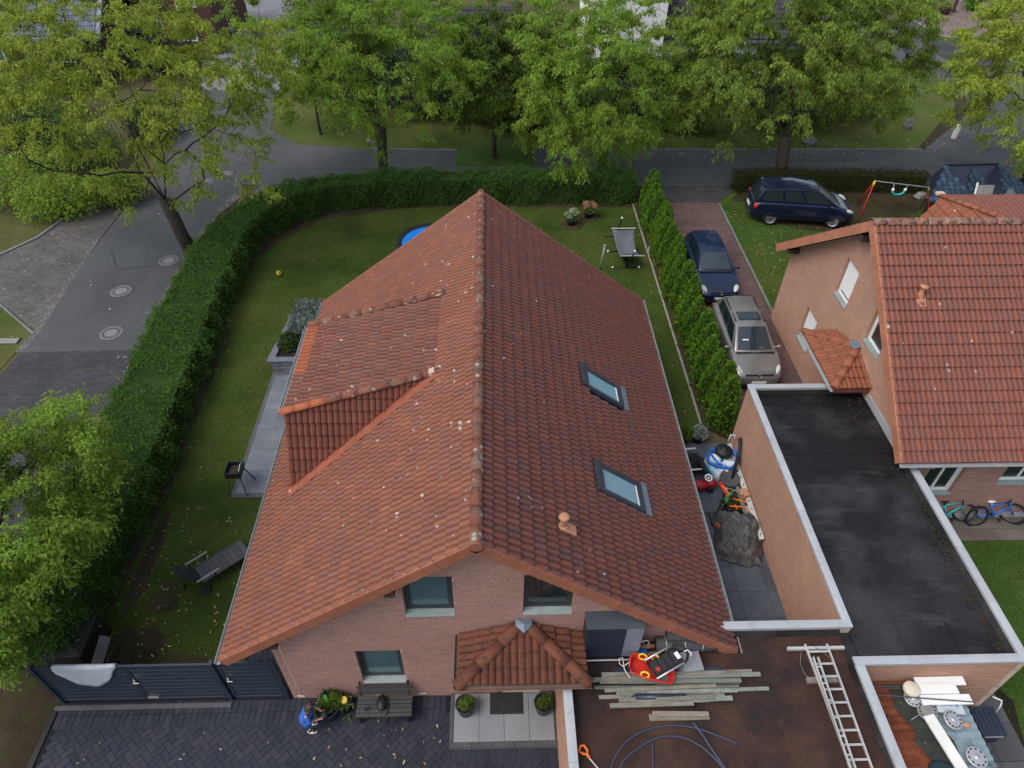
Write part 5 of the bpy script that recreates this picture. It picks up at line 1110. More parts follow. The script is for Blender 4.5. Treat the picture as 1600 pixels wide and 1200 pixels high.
# ================================================================== CARS
def car(name, label, x, y, rz, S):
    t = thing(name, label, 'car', (x,y,0), rz, world=False); P = M[S['paint']]
    # lower body: lofted half sections mirrored, smoothed
    st = S['st']; vs = []; K = 13
    for (sx, ws, wm, zb, zm, zt, wt) in st:
        half = [(0,zb),(ws*.8,zb),(ws,zb+.06),(wm,zb+(zm-zb)*.5),(wm,zm),(wm-.035,zt-.045),(wt,zt)]
        for yy, zz in half: vs.append((sx,-yy,zz))
        for yy, zz in half[-1:0:-1]: vs.append((sx,yy,zz+0))
    K = 13
    fs = [(i*K+j,i*K+(j+1)%K,(i+1)*K+(j+1)%K,(i+1)*K+j) for i in range(len(st)-1) for j in range(K)]
    fs += [tuple(range(K)), tuple((len(st)-1)*K+j for j in range(K))[::-1]]
    body = obj('body', MB().add(vs, fs), P, t, smooth=True, world=False, sub=2)
    (xa,wa,za),(xb,wb,zb),(xm,wm_,zm_),(xc,wc,zc),(xd,wd,zd) = S['gh']
    L = [Vector(p) for p in ((xa,wa,za),(xb,wb,zb),(xm,wm_,zm_),(xc,wc,zc),(xd,wd,zd))]; R = [Vector((p.x,-p.y,p.z)) for p in L]
    cr = .035; mid = [Vector((p.x,0,p.z+cr)) for p in (L[1],L[2],L[3])]; fwd = [Vector((xa+.09,0,za)), Vector((xd-.06,0,zd))]
    V = L+R+mid+fwd; mb = MB().add(V, [(0,1,10,13),(13,10,6,5),(1,2,11,10),(10,11,7,6),(2,3,12,11),(11,12,8,7),(3,4,14,12),(12,14,9,8),(0,4,3,2,1),(5,6,7,8,9),(0,13,5,9,14,4)])
    obj('cabin', mb, P, t, world=False, bevel=.05, seg=3, smooth=True)
    def panel(nm, pts, m, off, th=.012, par=t):
        n = (pts[1]-pts[0]).cross(pts[2]-pts[0]).normalized(); c = sum(pts, Vector())/len(pts)
        if n.dot(c-Vector((0,0,.9))) < 0: n = -n
        return obj(nm, MB().ext([p+n*(off-th) for p in pts], n*th), M[m], par, world=False, bevel=.004)
    lp = lambda a,b,f: a+(b-a)*f
    for q in (1,-1):                                    # windscreen and rear window halves are one pane each: built full width
        pass
    def glass_quad(nm, A, B, C, D, mi, ins=(.07,.10,.07), off=.018):   # A,B bottom left/right, C,D top right/left
        a, b = lp(A,B,ins[0]), lp(A,B,1-ins[0]); d, c = lp(D,C,ins[0]), lp(D,C,1-ins[0])
        p = [lp(a,d,ins[1]), lp(b,c,ins[1]), lp(b,c,1-ins[2]), lp(a,d,1-ins[2])]; n = (p[1]-p[0]).cross(p[3]-p[0]).normalized(); n = n if n.z > 0 else -n
        vs = []
        for k in range(5):
            f = k/4; bul = math.sin(math.pi*f)
            vs += [lp(p[0],p[1],f)+n*(off+bul*.03)+Vector((1 if nm == 'windscreen' else -1,0,0))*bul*.035, lp(p[3],p[2],f)+n*(off+bul*.02)]
        return obj(nm, MB().add(vs, [(2*k,2*k+2,2*k+3,2*k+1) for k in range(4)]), M[mi], t, world=False, smooth=True)
    glass_quad('windscreen', L[0], R[0], R[1], L[1], S.get('glass','glass_dark')); glass_quad('rear_window', R[4], L[4], L[3], R[3], 'glass_dark')
    tb = lambda f: lp(L[0],L[4],f)
    for sgn in (1,-1):
        for (b0,b1,t0,t1) in S['win']:
            top_ = lambda f: lp(L[1],L[2],min(1,f*(L[1].x-L[3].x)/(L[1].x-L[2].x))) if f*(L[1].x-L[3].x) <= (L[1].x-L[2].x) else lp(L[2],L[3],(f*(L[1].x-L[3].x)-(L[1].x-L[2].x))/(L[2].x-L[3].x))
            B0, B1, T0, T1 = tb(b0), tb(b1), top_(t0), top_(t1)
            p = [lp(B0,T0,.10), lp(B1,T1,.10), lp(B1,T1,.86), lp(B0,T0,.86)]; p = [Vector((v.x, v.y*sgn, v.z)) for v in p]
            c = sum(p, Vector())/4; n = (p[1]-p[0]).cross(p[2]-p[0]).normalized(); n = n if n.y*sgn > 0 else -n
            obj('side_window', MB().ext([v+n*.002 for v in p], n*.014), M['glass_dark'], t, world=False)
        mz = S['mirror']; obj('mirror', MB().ball((mz[0], sgn*mz[1], mz[2]), .12, 10, sc=(.55,1,.62)).cbox((mz[0]-.01, sgn*(mz[1]-.12), mz[2]-.03), (.06,.14,.05)), P, t, world=False, smooth=True)
        h = S['lamp']; l_ = obj('headlight', MB().ball((0,0,0), 1, 14), M['lamp_glass'], t, world=False, smooth=True); l_.location = (h[0], sgn*h[1], h[2]); l_.scale = h[3]; l_.rotation_euler = (sgn*h[4][0], h[4][1], -sgn*h[4][2])
        h = S['tail']; obj('tail_light', MB().ball((h[0], sgn*h[1], h[2]), 1, 12, sc=h[3]), M['lamp_red'], t, world=False, smooth=True)
        for wx in S['wheels']:
            yw = sgn*S['track']; r = S['wr']
            T = Matrix.Rotation(math.pi/2, 4, 'X')
            w_ = obj('wheel', MB().lathe([(r*.70,-.10),(r*.96,-.10),(r,-.06),(r,.06),(r*.96,.10),(r*.70,.10)], (0,0,0), 22, M=T), M['black_rubber'], t, world=False, smooth=True); w_.location = (wx, yw, r); w_.rotation_euler.z = S.get('steer',0) if wx > 0 else 0
            rm = MB().lathe([(r*.70,-.09),(r*.64,-.075),(r*.64,.075),(r*.70,.09)], (0,0,0), 22, M=T); so = sgn*.085
            for k in range(9):
                a = k*2*math.pi/9; rm.add([(math.cos(a-.16)*r*.14,so,math.sin(a-.16)*r*.14),(math.cos(a+.16)*r*.14,so,math.sin(a+.16)*r*.14),(math.cos(a+.17)*r*.66,so*.9,math.sin(a+.17)*r*.66),(math.cos(a-.17)*r*.66,so*.9,math.sin(a-.17)*r*.66)], [(0,1,2,3)])
            rm.lathe([(r*.2,so*.8),(r*.17,so),(.001,so*1.02)], (0,0,0), 12, M=T)
            obj('rim', rm, M['alloy'], w_, world=False); obj('brake_disc', MB().lathe([(r*.63,so*.3),(.001,so*.3)], (0,0,0), 16, M=T), M['black'], w_, world=False)
            T2 = Matrix.Rotation(math.pi/2, 4, 'X'); ar = obj('wheel_arch', MB().lathe([(r*1.16,-.02),(r*1.16,.02),(r*.9,.02)], (0,0,0), 22, M=T2, a0=-.25, a1=math.pi+.25), M['black'], t, world=False); ar.location = (wx, sgn*(S['track']+.035), r*1.0); ar.rotation_euler.x = 0
    for nm, m_, lo, hi in S['boxes']: obj(nm, MB().box(lo, hi), M[m_], t, world=False, bevel=min(.03, .3*min(h-l for l,h in zip(lo,hi))))
    bx, bz, tilt = S['badge']; Tb = Matrix.Translation((bx,0,bz))@Matrix.Rotation(math.pi/2-tilt, 4, 'Y'); bg = MB()
    bg.lathe([(.052,0),(.066,.008),(.070,.0),(.052,-.004)], (0,0,0), 18, M=Tb)
    def stroke(p, q): 
        a, b = Vector((p[1]*-1, p[0], .004)), Vector((q[1]*-1, q[0], .004)); d = (b-a).normalized()*.0; bg.tube([Tb@a, Tb@b], .008, 4)
    for p, q in (((-.022,.050),(0,.006)),((0,.006),(.022,.050)),((-.046,.020),(-.024,-.046)),((-.024,-.046),(0,-.006)),((0,-.006),(.024,-.046)),((.024,-.046),(.046,.020))): stroke(p, q)
    obj('badge', bg, M['chrome'], t, world=False)
    return t
golf = dict(paint='paint_blue', glass='glass_car',
  st=[(2.13,.50,.60,.28,.48,.56,.50),(2.03,.70,.77,.22,.58,.68,.60),(1.72,.80,.86,.20,.66,.82,.66),(1.25,.83,.88,.20,.72,.93,.72),(.85,.84,.88,.20,.78,1.0,.76),(-.3,.84,.88,.20,.82,1.01,.78),(-1.4,.84,.88,.22,.84,1.03,.78),(-1.9,.78,.83,.26,.84,1.03,.70),(-2.09,.62,.70,.32,.76,.92,.58)],
  gh=[(.92,.74,.97),(.12,.56,1.45),(-.55,.57,1.48),(-1.55,.54,1.42),(-1.98,.64,1.0)], win=[(.10,.38,.10,.38),(.42,.66,.42,.72),(.69,.88,.76,.93)], mirror=(.70,.93,1.0),
  lamp=(1.82,.63,.735,(.20,.12,.05),(.12,.42,.50)), tail=(-1.98,.66,.85,(.06,.14,.11)), wheels=(1.30,-1.28), track=.77, wr=.315, badge=(2.055,.665,.35),
  boxes=[('grille','black',(1.96,-.42,.60),(2.045,.42,.69)),('number_plate','plate_white',(2.125,-.26,.40),(2.15,.26,.51)),('bumper_intake','black',(2.06,-.55,.28),(2.12,.55,.38)),('plate_strip','blue',(2.151,-.26,.405),(2.153,-.22,.505)),('windscreen_base','black',(.93,-.66,.985),(1.02,.66,1.0))])
car('parked_car', 'dark navy hatchback parked nose forward behind the grey car on the driveway', 9.18, 25.0, RAD(-90), golf)
plus = dict(golf, paint='paint_grey',
  st=[(2.12,.50,.62,.28,.52,.60,.50),(2.02,.70,.78,.22,.62,.74,.60),(1.72,.80,.87,.20,.70,.90,.66),(1.35,.83,.88,.20,.78,1.00,.70),(1.05,.84,.88,.20,.84,1.06,.74),(-.3,.84,.88,.20,.88,1.06,.78),(-1.4,.84,.88,.22,.88,1.07,.78),(-1.9,.78,.83,.26,.88,1.07,.70),(-2.09,.62,.70,.32,.80,.95,.58)],
  gh=[(1.12,.75,1.02),(.22,.56,1.56),(-.55,.58,1.60),(-1.60,.54,1.53),(-2.0,.64,1.04)], win=[(.10,.38,.10,.38),(.42,.66,.42,.72),(.69,.88,.76,.93)], mirror=(.86,.94,1.06),
  lamp=(1.80,.65,.795,(.21,.11,.05),(.12,.45,.55)), badge=(2.05,.71,.4),
  boxes=[('grille','black',(1.95,-.50,.66),(2.04,.50,.74)),('number_plate','plate_white',(2.11,-.26,.40),(2.135,.26,.51)),('bumper_intake','black',(2.05,-.6,.28),(2.11,.6,.38)),('sunroof','glass_dark',(-.48,-.40,1.615),(-.02,.40,1.638)),('roof_rail','black',(-1.45,.50,1.56),(.05,.545,1.60)),('roof_rail','black',(-1.45,-.545,1.56),(.05,-.50,1.60)),('windscreen_base','black',(1.12,-.68,1.035),(1.20,.68,1.05)),('parking_paper','white',(.74,-.42,1.29),(.80,-.20,1.33))])
car('parked_car', 'grey brown compact car with a sunroof parked nearest the flat garage roof', 9.30, 19.95, RAD(-90), plus)
van = dict(paint='paint_navy', glass='glass_car',
  st=[(2.36,.55,.66,.28,.52,.60,.52),(2.22,.74,.82,.22,.62,.74,.62),(1.9,.84,.90,.20,.74,.92,.68),(1.5,.86,.91,.20,.84,1.04,.74),(1.2,.87,.91,.20,.92,1.10,.78),(-.3,.87,.91,.20,.95,1.11,.82),(-1.6,.87,.91,.22,.95,1.12,.82),(-2.15,.82,.88,.26,.95,1.12,.76),(-2.36,.70,.78,.32,.84,.98,.64)],
  gh=[(1.45,.79,1.06),(.42,.60,1.68),(-.6,.62,1.72),(-1.95,.60,1.67),(-2.26,.72,1.08)], win=[(.06,.36,.04,.30),(.385,.63,.34,.63),(.655,.93,.67,.95)], mirror=(1.08,1.0,1.12), steer=RAD(-14),
  lamp=(2.06,.70,.78,(.22,.15,.085),(.1,.4,.45)), tail=(-2.20,.76,.90,(.10,.13,.15)), wheels=(1.42,-1.42), track=.80, wr=.33, badge=(2.30,.69,.35),
  boxes=[('grille','black',(2.18,-.45,.64),(2.27,.45,.74)),('number_plate','plate_white',(-2.39,-.26,.62),(-2.36,.26,.73)),('side_strip','black',(-.85,-.925,.56),(.95,-.905,.60)),('side_strip','black',(-.85,.905,.56),(.95,.925,.60)),('roof_rail','black',(-1.8,-.60,1.69),(.25,-.565,1.735)),('roof_rail','black',(-1.8,.565,1.69),(.25,.60,1.735)),('door_gap','black',(.66,-.922,.32),(.675,-.88,1.0)),('door_gap','black',(-.33,-.922,.32),(-.315,-.88,1.0)),('door_gap','black',(-1.30,-.922,.50),(-1.285,-.88,1.0)),('rear_bumper','plastic_dark',(-2.42,-.72,.40),(-2.30,.72,.58)),('door_handle','black',(.02,-.925,.88),(.2,-.90,.92)),('door_handle','black',(-1.0,-.925,.90),(-.8,-.90,.94)),('windscreen_base','black',(1.48,-.70,1.075),(1.56,.70,1.09))])
car('parked_minivan', 'dark navy minivan parked sideways on the grass in front of the low brown hedge', 14.78, 30.2, RAD(-6.4), van)
bpy.data.objects['parked_minivan'].scale = (1.03,1.03,1.03)

# ================================================================== GARDEN
def pot_thing(name, label, cat, x, y, z, r, h, key, group=None, soil=True):
    t = thing(name, label, cat, (x,y,z), group=group)
    obj('pot', MB().lathe([(.001,z),(r*.78,z),(r,z+h*.92),(r*1.05,z+h),(r*.93,z+h),(r*.9,z+h*.86)], (x,y,0), 20), M[key], t, smooth=True, bevel=0)
    if soil: obj('soil', MB().lathe([(r*.92,z+h*.86),(.001,z+h*.88)], (x,y,0), 16), M['soil_dark'], t)
    return t
def tuft(parent, name, x, y, z, r, h, m, n, ls, flat=.5, seed=0):
    g = np.random.default_rng(seed); p = g.normal(0,1,(n,3)); p /= np.linalg.norm(p,axis=1,keepdims=True); p[:,2] = np.abs(p[:,2])*1.0; q = p*(g.random(n)**.4)[:,None]
    C = np.c_[x+q[:,0]*r, y+q[:,1]*r, z+q[:,2]*h]; return leaf_cloud(name, C, g.uniform(.7,1.3,n)*ls, M[m], parent, out=p*.8, droop=0)
gate = thing('driveway_gate', 'wide anthracite double leaf gate with horizontal boards and a grey cloth over it', 'gate', (-8.4,7.35,0)); gate['label'] = 'wide anthracite double leaf gate between the corner tree and the small gate'
def leaf(par, x0, x1, y, z0, z1, n):
    fr = MB(); w_ = .06
    fr.box((x0,y-.025,z0),(x0+w_,y+.025,z1)); fr.box((x1-w_,y-.025,z0),(x1,y+.025,z1)); fr.box((x0+w_,y-.024,z0),(x1-w_,y+.024,z0+w_)); fr.box((x0+w_,y-.024,z1-w_),(x1-w_,y+.024,z1))
    obj('gate_frame', fr, M['anthracite'], par, bevel=.006); h = (z1-z0-2*w_)/n; me = None
    for k in range(n):
        o = obj('board', MB().box((x0+w_+.002,y-.014,z0+w_+h*k+.005),(x1-w_-.002,y+.014,z0+w_+h*(k+1)-.004)), M['anthracite'], par, bevel=.003)
leaf(gate, -10.30, -8.345, 7.35, .10, 1.80, 9); leaf(gate, -8.335, -6.44, 7.35, .10, 1.80, 9)
gp_ = MB().box((-10.40,7.29,0),(-10.31,7.41,1.86)); obj('post', gp_, M['anthracite'], gate, bevel=.006); obj('post', MB().box((-6.43,7.29,0),(-6.34,7.41,1.88)), M['anthracite'], gate, bevel=.006)
def lever(par, x, z, y=7.31):
    obj('handle', MB().box((x-.02,y-.012,z-.10),(x+.02,y,z+.08)).box((x-.012,y-.06,z+.0),(x+.012,y-.012,z+.02)).box((x,y-.07,z),(x+.12,y-.05,z+.022)), M['steel'], par, bevel=.004)
lever(gate, -8.30, 1.10); obj('bolt_plate', MB().box((-8.30,7.31,.16),(-8.05,7.325,.24)), M['steel'], gate); obj('hinge', MB().box((-6.46,7.30,1.5),(-6.40,7.325,1.6)).box((-6.46,7.30,.3),(-6.40,7.325,.4)), M['black'], gate)
sg = thing('garden_gate', 'narrow anthracite garden gate beside the house wall', 'gate', (-5.7,7.35,0)); leaf(sg, -6.29, -5.10, 7.35, .10, 1.86, 9); lever(sg, -6.18, 1.10); obj('post', MB().box((-5.08,7.30,0),(-5.0,7.40,1.9)), M['anthracite'], sg, bevel=.006)
# cloth hanging over the gate
cv = []; nx, nz = 15, 9; x0, x1 = -9.88, -8.48
for i in range(nx):
    f = i/(nx-1); depth = .02+1.0*min(1, (math.sin(math.pi*min(1,f*1.02+.03))**.55))*(.80+.20*math.sin(f*3+.4)); 
    for j in range(nz):
        s = j/(nz-1); cv.append((x0+(x1-x0)*f+.015*math.sin(j*1.3), 7.312-.012*math.sin(f*22+s*3)*s-.01, 1.82-s*depth*.92))
cl = MB().add(cv, [(i*nz+j,(i+1)*nz+j,(i+1)*nz+j+1,i*nz+j+1) for i in range(nx-1) for j in range(nz-1)]); cb = []
for i in range(nx):
    f = i/(nx-1)
    for j, (yy,zz) in enumerate(((7.302,1.82),(7.35,1.835),(7.40,1.80),(7.405,1.68))): cb.append((x0+(x1-x0)*f, yy, zz+.006*math.sin(f*15)))
cl.add(cb, [(i*4+j,(i+1)*4+j,(i+1)*4+j+1,i*4+j+1) for i in range(nx-1) for j in range(3)])
o = obj('cloth', cl, M['fleece'], smooth=True); tag(o, 'pale grey cloth draped over the left leaf of the wide gate', 'cloth'); md = o.modifiers.new('t','SOLIDIFY'); md.thickness = .008
cmp_ = thing('compost_bin', 'large dark compost bin behind the gate at the end of the hedge', 'compost bin', (-10.6,8.4,0))
obj('body', MB().add([(-11.0,7.95,0),(-9.85,7.95,0),(-9.95,9.2,0),(-10.95,9.2,0),(-10.9,8.05,.85),(-9.95,8.05,.85),(-10.0,9.1,.85),(-10.85,9.1,.85)], [(0,1,5,4),(1,2,6,5),(2,3,7,6),(3,0,4,7),(4,5,6,7)]), M['black'], cmp_, bevel=.03)
obj('lid', MB().add([(-10.92,8.03,.855),(-9.93,8.03,.855),(-9.98,9.12,.855),(-10.87,9.12,.855),(-10.42,8.55,.95)], [(0,1,4),(1,2,4),(2,3,4),(3,0,4)]), M['black'], cmp_, bevel=.01)
wbw = thing('wheelbarrow', 'old wheelbarrow with a grey board leaning behind the cloth covered gate', 'wheelbarrow', (-9.55,8.0,0))
obj('board', MB().cbox((-9.62,8.15,.62), (.30,.95,.035), rz=-.22, rx=.55), M['board_grey'], wbw); obj('frame', MB().tube([(-9.42,7.62,.5),(-9.35,8.1,.7),(-9.38,8.45,.55),(-9.42,8.5,.2)], .02, 6).tube([(-9.85,8.0,.42),(-9.4,8.1,.5)], .015, 6), M['wood_dark'], wbw)
wt = MB(); wt.tube([(-9.33+.0*math.cos(a), 8.02+.19*math.cos(a), .22+.19*math.sin(a)) for a in np.linspace(0,6.283,17)], .035, 6); obj('wheel', wt, M['black_rubber'], wbw, smooth=True)
# sun lounger
T0 = Matrix.Translation((-7.62,10.92,0))@Matrix.Rotation(math.atan2(.83,.87)-.0,4,'Z')
lg = thing('sun_lounger', 'dark reclining sun lounger with raised back standing on the left lawn', 'sun lounger', (-7.62,10.92,0), math.atan2(.80,.90), world=False)
fr = MB(); 
for s in (-1,1): fr.box((-.62,s*.29-.02,.30),(.78,s*.29+.02,.345)); fr.tube([(.60,s*.28,.3),(.66,s*.28,0)], .02, 6); fr.tube([(-.45,s*.28,.3),(-.52,s*.28,0)], .02, 6)
fr.box((.75,-.31,.30),(.79,.31,.345)); fr.box((-.62,-.27,.30),(-.58,.27,.34)); obj('frame', fr, M['board_grey'], lg, world=False, bevel=.006)
for k in range(9): obj('slat', MB().box((-.56+.148*k,-.265,.318),(-.56+.148*k+.140,.265,.342)), M['board_grey'], lg, world=False, bevel=.003)
bk = MB(); bk.ext([(-.60,-.27,.345),(-1.02,-.27,.93),(-1.0,-.27,.95),(-.58,-.27,.365)], (0,.54,0)); obj('backrest', bk, M['plastic_dark'], lg, world=False, bevel=.01)
for s in (-1,1):
    a = MB().box((-.72,s*.36-.028,.56),(-.10,s*.36+.028,.585)); obj('armrest', a, M['board_grey' if False else 'concrete'], lg, world=False, bevel=.006); obj('arm_support', MB().tube([(-.2,s*.35,.56),(-.25,s*.31,.32)], .015, 6).tube([(-.66,s*.35,.56),(-.62,s*.31,.32)], .015, 6), M['plastic_dark'], lg, world=False)
bl_ = MB(); bl_.lathe([(.001,0),(.13,0),(.135,.05),(.11,.055),(.001,.04)], (-7.86,10.24,0), 16); bo = obj('bowl', bl_, M['black'], smooth=True); tag(bo, 'small round black bowl in the grass by the lounger', 'bowl')
lp_ = obj('garden_light', MB().lathe([(.001,.18),(.05,.17),(.055,.12),(.03,.05),(.02,0)], (-8.45,10.35,0), 10), M['black'], smooth=True); tag(lp_, 'tiny black garden light under the raised back of the lounger', 'lamp')
# brazier / fire basket on the terrace corner
bz = thing('fire_basket', 'rectangular metal fire basket on splayed legs at the terrace corner', 'fire basket', (-7.86,13.9,0))
bm = MB(); bm.box((-8.10,13.66,.62),(-7.66,14.14,.64)); bm.box((-8.11,13.65,.62),(-8.085,14.15,.86)); bm.box((-7.675,13.65,.62),(-7.65,14.15,.90)); bm.box((-8.085,13.65,.62),(-7.675,13.675,.84)); bm.box((-8.085,14.125,.62),(-7.675,14.15,.84)); obj('basket', bm, M['plastic_dark'], bz)
obj('ash', MB().box((-8.07,13.69,.641),(-7.69,14.11,.70)), M['wood_dark'], bz); 
for a,b in (((-7.7,13.7,.62),(-7.55,13.45,0)),((-7.72,14.1,.62),(-7.45,14.1,.0)),((-8.05,13.7,.62),(-8.12,13.5,0)),((-8.05,14.1,.62),(-8.15,14.25,0))): obj('leg', MB().tube([a,b,(b[0]+.22,b[1]+.02,.015)], .022, 6), M['board_grey'], bz)
obj('handle', MB().tube([(-7.66,13.7,.9),(-7.66,13.9,.98),(-7.66,14.1,.9)], .012, 5), M['steel'], bz)
# raised stone planter with shrub and lavender
rp = thing('raised_planter', 'raised bed of stacked grey stone blocks with an evergreen shrub on the terrace', 'planter', (-7.4,20,0))
def stone_wall(par, a, b, h, th=.2, rows=4):
    a, b = Vector((*a,0)), Vector((*b,0)); d = b-a; u = d.normalized(); hh = h/rows
    for r in range(rows):
        s = 0
        while s < d.length-.02:
            l = min(random.uniform(.22,.5), d.length-s); 
            if d.length-s-l < .12: l = d.length-s
            c = a+u*(s+l/2); o = obj('stone', MB().cbox((c.x,c.y,hh*(r+.5)), (l-.012,th+random.uniform(-.02,.02),hh-.012), rz=math.atan2(u.y,u.x)), M['stone_grey'], par, bevel=.012, seg=1); s += l
stone_wall(rp, (-8.05,19.25), (-6.9,19.25), .50); stone_wall(rp, (-8.03,19.35), (-7.75,21.8), .50)
cap = MB(); cap.box((-8.18,19.12,.50),(-6.9,19.38,.545)); cap.add([(-8.17,19.382,.501),(-7.92,19.382,.501),(-7.64,21.9,.501),(-7.88,21.9,.501),(-8.17,19.382,.546),(-7.92,19.382,.546),(-7.64,21.9,.546),(-7.88,21.9,.546)], [(3,2,1,0),(4,5,6,7),(0,1,5,4),(1,2,6,5),(2,3,7,6),(3,0,4,7)]); obj('cap', cap, M['slab_blue'], rp, bevel=.01)
obj('soil', MB().prism([(-7.9,19.38),(-6.7,19.38),(-6.7,21.9),(-7.66,21.9)], .3, .46), M['soil_dark'], rp)
ev = thing('evergreen_shrub', 'compact dark evergreen shrub in the raised stone bed', 'shrub', (-7.55,20.15,.46)); tuft(ev, 'foliage', -7.55, 20.1, .46, .42, .60, 'leaf_dark', 1700, .10, seed=5); tuft(ev, 'new_growth', -7.55, 20.1, .48, .43, .62, 'leaf_deep', 500, .09, seed=7); obj('stem', MB().tube([(-7.55,20.1,.4),(-7.55,20.1,.8)], .03, 6), M['bark'], ev)
lvn = thing('lavender', 'grey green lavender bank behind the evergreen shrub', 'plant', (-7.2,21.5,.46))
C_ = np.c_[RNG.uniform(-7.75,-6.4,2600), RNG.uniform(20.75,22.6,2600), RNG.uniform(.42,.74,2600)]; leaf_cloud('foliage', C_, RNG.uniform(.12,.24,2600), M['leaf_lavender'], lvn, out=np.tile([-.2,-.1,1.2],(2600,1)), droop=-.2, width=.22)
obj('stem', MB().cbox((-7.05,21.65,.45),(1.2,1.7,.2)), M['leaf_lavender'], lvn, bevel=.08)
pdm = obj('pond_basin', MB().lathe([(.62,0),(.66,.5),(.60,.55),(.55,.48),(.5,.15),(.001,.12)], (-6.55,20.6,0), 24, M=Matrix.Diagonal((1,1.25,1,1))), M['plastic_navy'], smooth=True); tag(pdm, 'dark blue grey tub behind the evergreen shrub by the eave', 'tub')
# trampoline, ball, washing pole, potted flowers
tr = thing('trampoline', 'round bright blue trampoline with a dark edge peeking past the rear roof edge', 'trampoline', (-2.9,27.6,0))
tr_c = (-2.75,27.25,0); obj('mat', MB().lathe([(1.34,.50),(.9,.47),(.001,.44)], tr_c, 30), M['blue_trampoline'], tr); obj('edge_pad', MB().lathe([(1.62,.46),(1.60,.54),(1.36,.54),(1.34,.49)], tr_c, 30), M['black'], tr, smooth=True)
for k in range(6):
    a = k*math.pi/3+.3; x, y = tr_c[0]+1.55*math.cos(a), tr_c[1]+1.55*math.sin(a); obj('leg', MB().tube([(x,y,.48),(x,y,0)], .03, 6), M['steel'], tr)
    if k in (2,3): obj('net_pole', MB().tube([(x,y,.5),(x,y,1.0)], .02, 6), M['board_grey'], tr)
bl = thing('ball', 'small yellow ball with a black mark lying on the lawn', 'ball', (-9.2,25.4,.0)); obj('skin', MB().ball((-9.2,25.4,.115), .115, 16), M['yellow'], bl, smooth=True)
mk = MB(); mk.lathe([(.001,.0),(.035,-.006),(.04,-.012)], (-9.17,25.33,.208), 8, M=Matrix.Rotation(.6,4,'X')); obj('mark', mk, M['black'], bl)
wp = obj('washing_pole', MB().tube([(4.64,25.68,0),(4.72,25.56,1.27)], .04, 8).lathe([(.05,1.26),(.055,1.28),(.055,1.33),(.001,1.34)], (4.72,25.56,0), 10), M['zinc'], smooth=True); tag(wp, 'plain grey metal pole standing in the lawn beside the hammock seat', 'pole')
tag(wp, 'plain grey metal pole standing in the lawn left of the hammock')
for (x, y, key, lab, sd) in ((3.72,29.55,'flower_cream','dark flowerpot of pale cream hydrangeas nearer the roof',1),(4.62,30.25,'flower_orange','dark flowerpot of orange pink hydrangeas by the back hedge',2)):
    rg = obj('lawn_ring', MB().lathe([(.50,.0),(.48,.045),(.42,.045),(.001,.03)], (x,y,.0), 24), M['soil'], None); tag(rg, 'round bare ring in the lawn under the '+('cream' if sd == 1 else 'orange')+' flowerpot', 'lawn ring')
    t = pot_thing('flowerpot', lab, 'flowerpot', x, y, .04, .24, .34, 'plastic_navy', 'hydrangea pots on the lawn'); g = random.Random(sd); tuft(t, 'foliage', x, y, .34, .30, .32, 'leaf_deep', 420, .10, seed=sd)
    for k in range(16):
        a = g.uniform(0,6.28); r = .33*g.random()**.5; z = .64+.18*(1-r/.33)+g.uniform(-.08,.06); hx, hy = x+r*math.cos(a), y+r*math.sin(a)
        n = 90; p = RNG.normal(0,1,(n,3)); p /= np.linalg.norm(p,axis=1,keepdims=True); leaf_cloud('flower_head', np.array([hx,hy,z])+p*.065, np.full(n,.036), M[key], t, out=p, width=.9)
        
hm = thing('hammock_seat', 'grey cloth hammock hung between two dark poles of a freestanding frame', 'hammock', (5.8,26.2,0))
def hx(p): return p
hf = MB()
hf.tube([(5.83,25.80,.04),(6.0,25.41,1.1)], .035, 8); hf.tube([(5.83,25.80,.04),(5.68,26.3,.36)], .035, 8); hf.tube([(5.83,25.8,.05),(5.76,28.5,.05)], .03, 8); hf.tube([(5.22,25.83,.04),(6.38,25.82,.04)], .03, 8); hf.tube([(5.76,28.5,.05),(5.76,27.8,1.33)], .035, 8); hf.tube([(5.2,28.45,.04),(6.3,28.45,.04)], .03, 8); hf.tube([(5.19,27.13,.04),(5.8,27.15,.04)], .03, 8)
obj('frame', hf, M['black'], hm, smooth=True)
caps = MB(); [caps.ball(p, .05, 8) for p in ((6.0,25.41,1.12),(5.76,27.78,1.36),(5.22,25.83,.05),(6.38,25.82,.05),(5.19,27.13,.05))]; obj('pole_cap', caps, M['white'], hm, smooth=True)
nx, ny = 9, 15; hv_ = []
for j in range(ny):
    f = j/(ny-1); yy = 25.60+f*1.86; xc = 5.98-.16*f; zz = .76+.22*f-.50*math.sin(math.pi*f)**.9
    for i in range(nx):
        s = i/(nx-1)*2-1; pinch = .50-.09*math.sin(math.pi*f); e_ = (1-s*s)
        hv_.append((xc+s*pinch, yy+(.13*e_ if j == 0 else -.13*e_ if j == ny-1 else 0), zz+.10*s*s*math.sin(math.pi*f)))
hmk = obj('cloth', MB().add(hv_, [(j*nx+i,j*nx+i+1,(j+1)*nx+i+1,(j+1)*nx+i) for j in range(ny-1) for i in range(nx-1)]), M['fabric_grey'], hm, smooth=True); md = hmk.modifiers.new('t','SOLIDIFY'); md.thickness = .012
obj('spreader_bar', MB().tube([(5.46,25.58,.78),(6.50,25.58,.78)], .025, 6), M['alu'], hm); obj('spreader_bar', MB().tube([(5.27,27.5,1.0),(6.36,27.5,1.0)], .025, 6), M['alu'], hm)
rp_ = MB(); [rp_.tube([(5.98+s*.48,25.58,.78),(6.0,25.42,1.1)], .006, 4) for s in (-1,1)]; [rp_.tube([(5.81+s*.5,27.5,1.0),(5.76,27.78,1.33)], .006, 4) for s in (-1,1)]; obj('rope', rp_, M['board_grey'], hm)
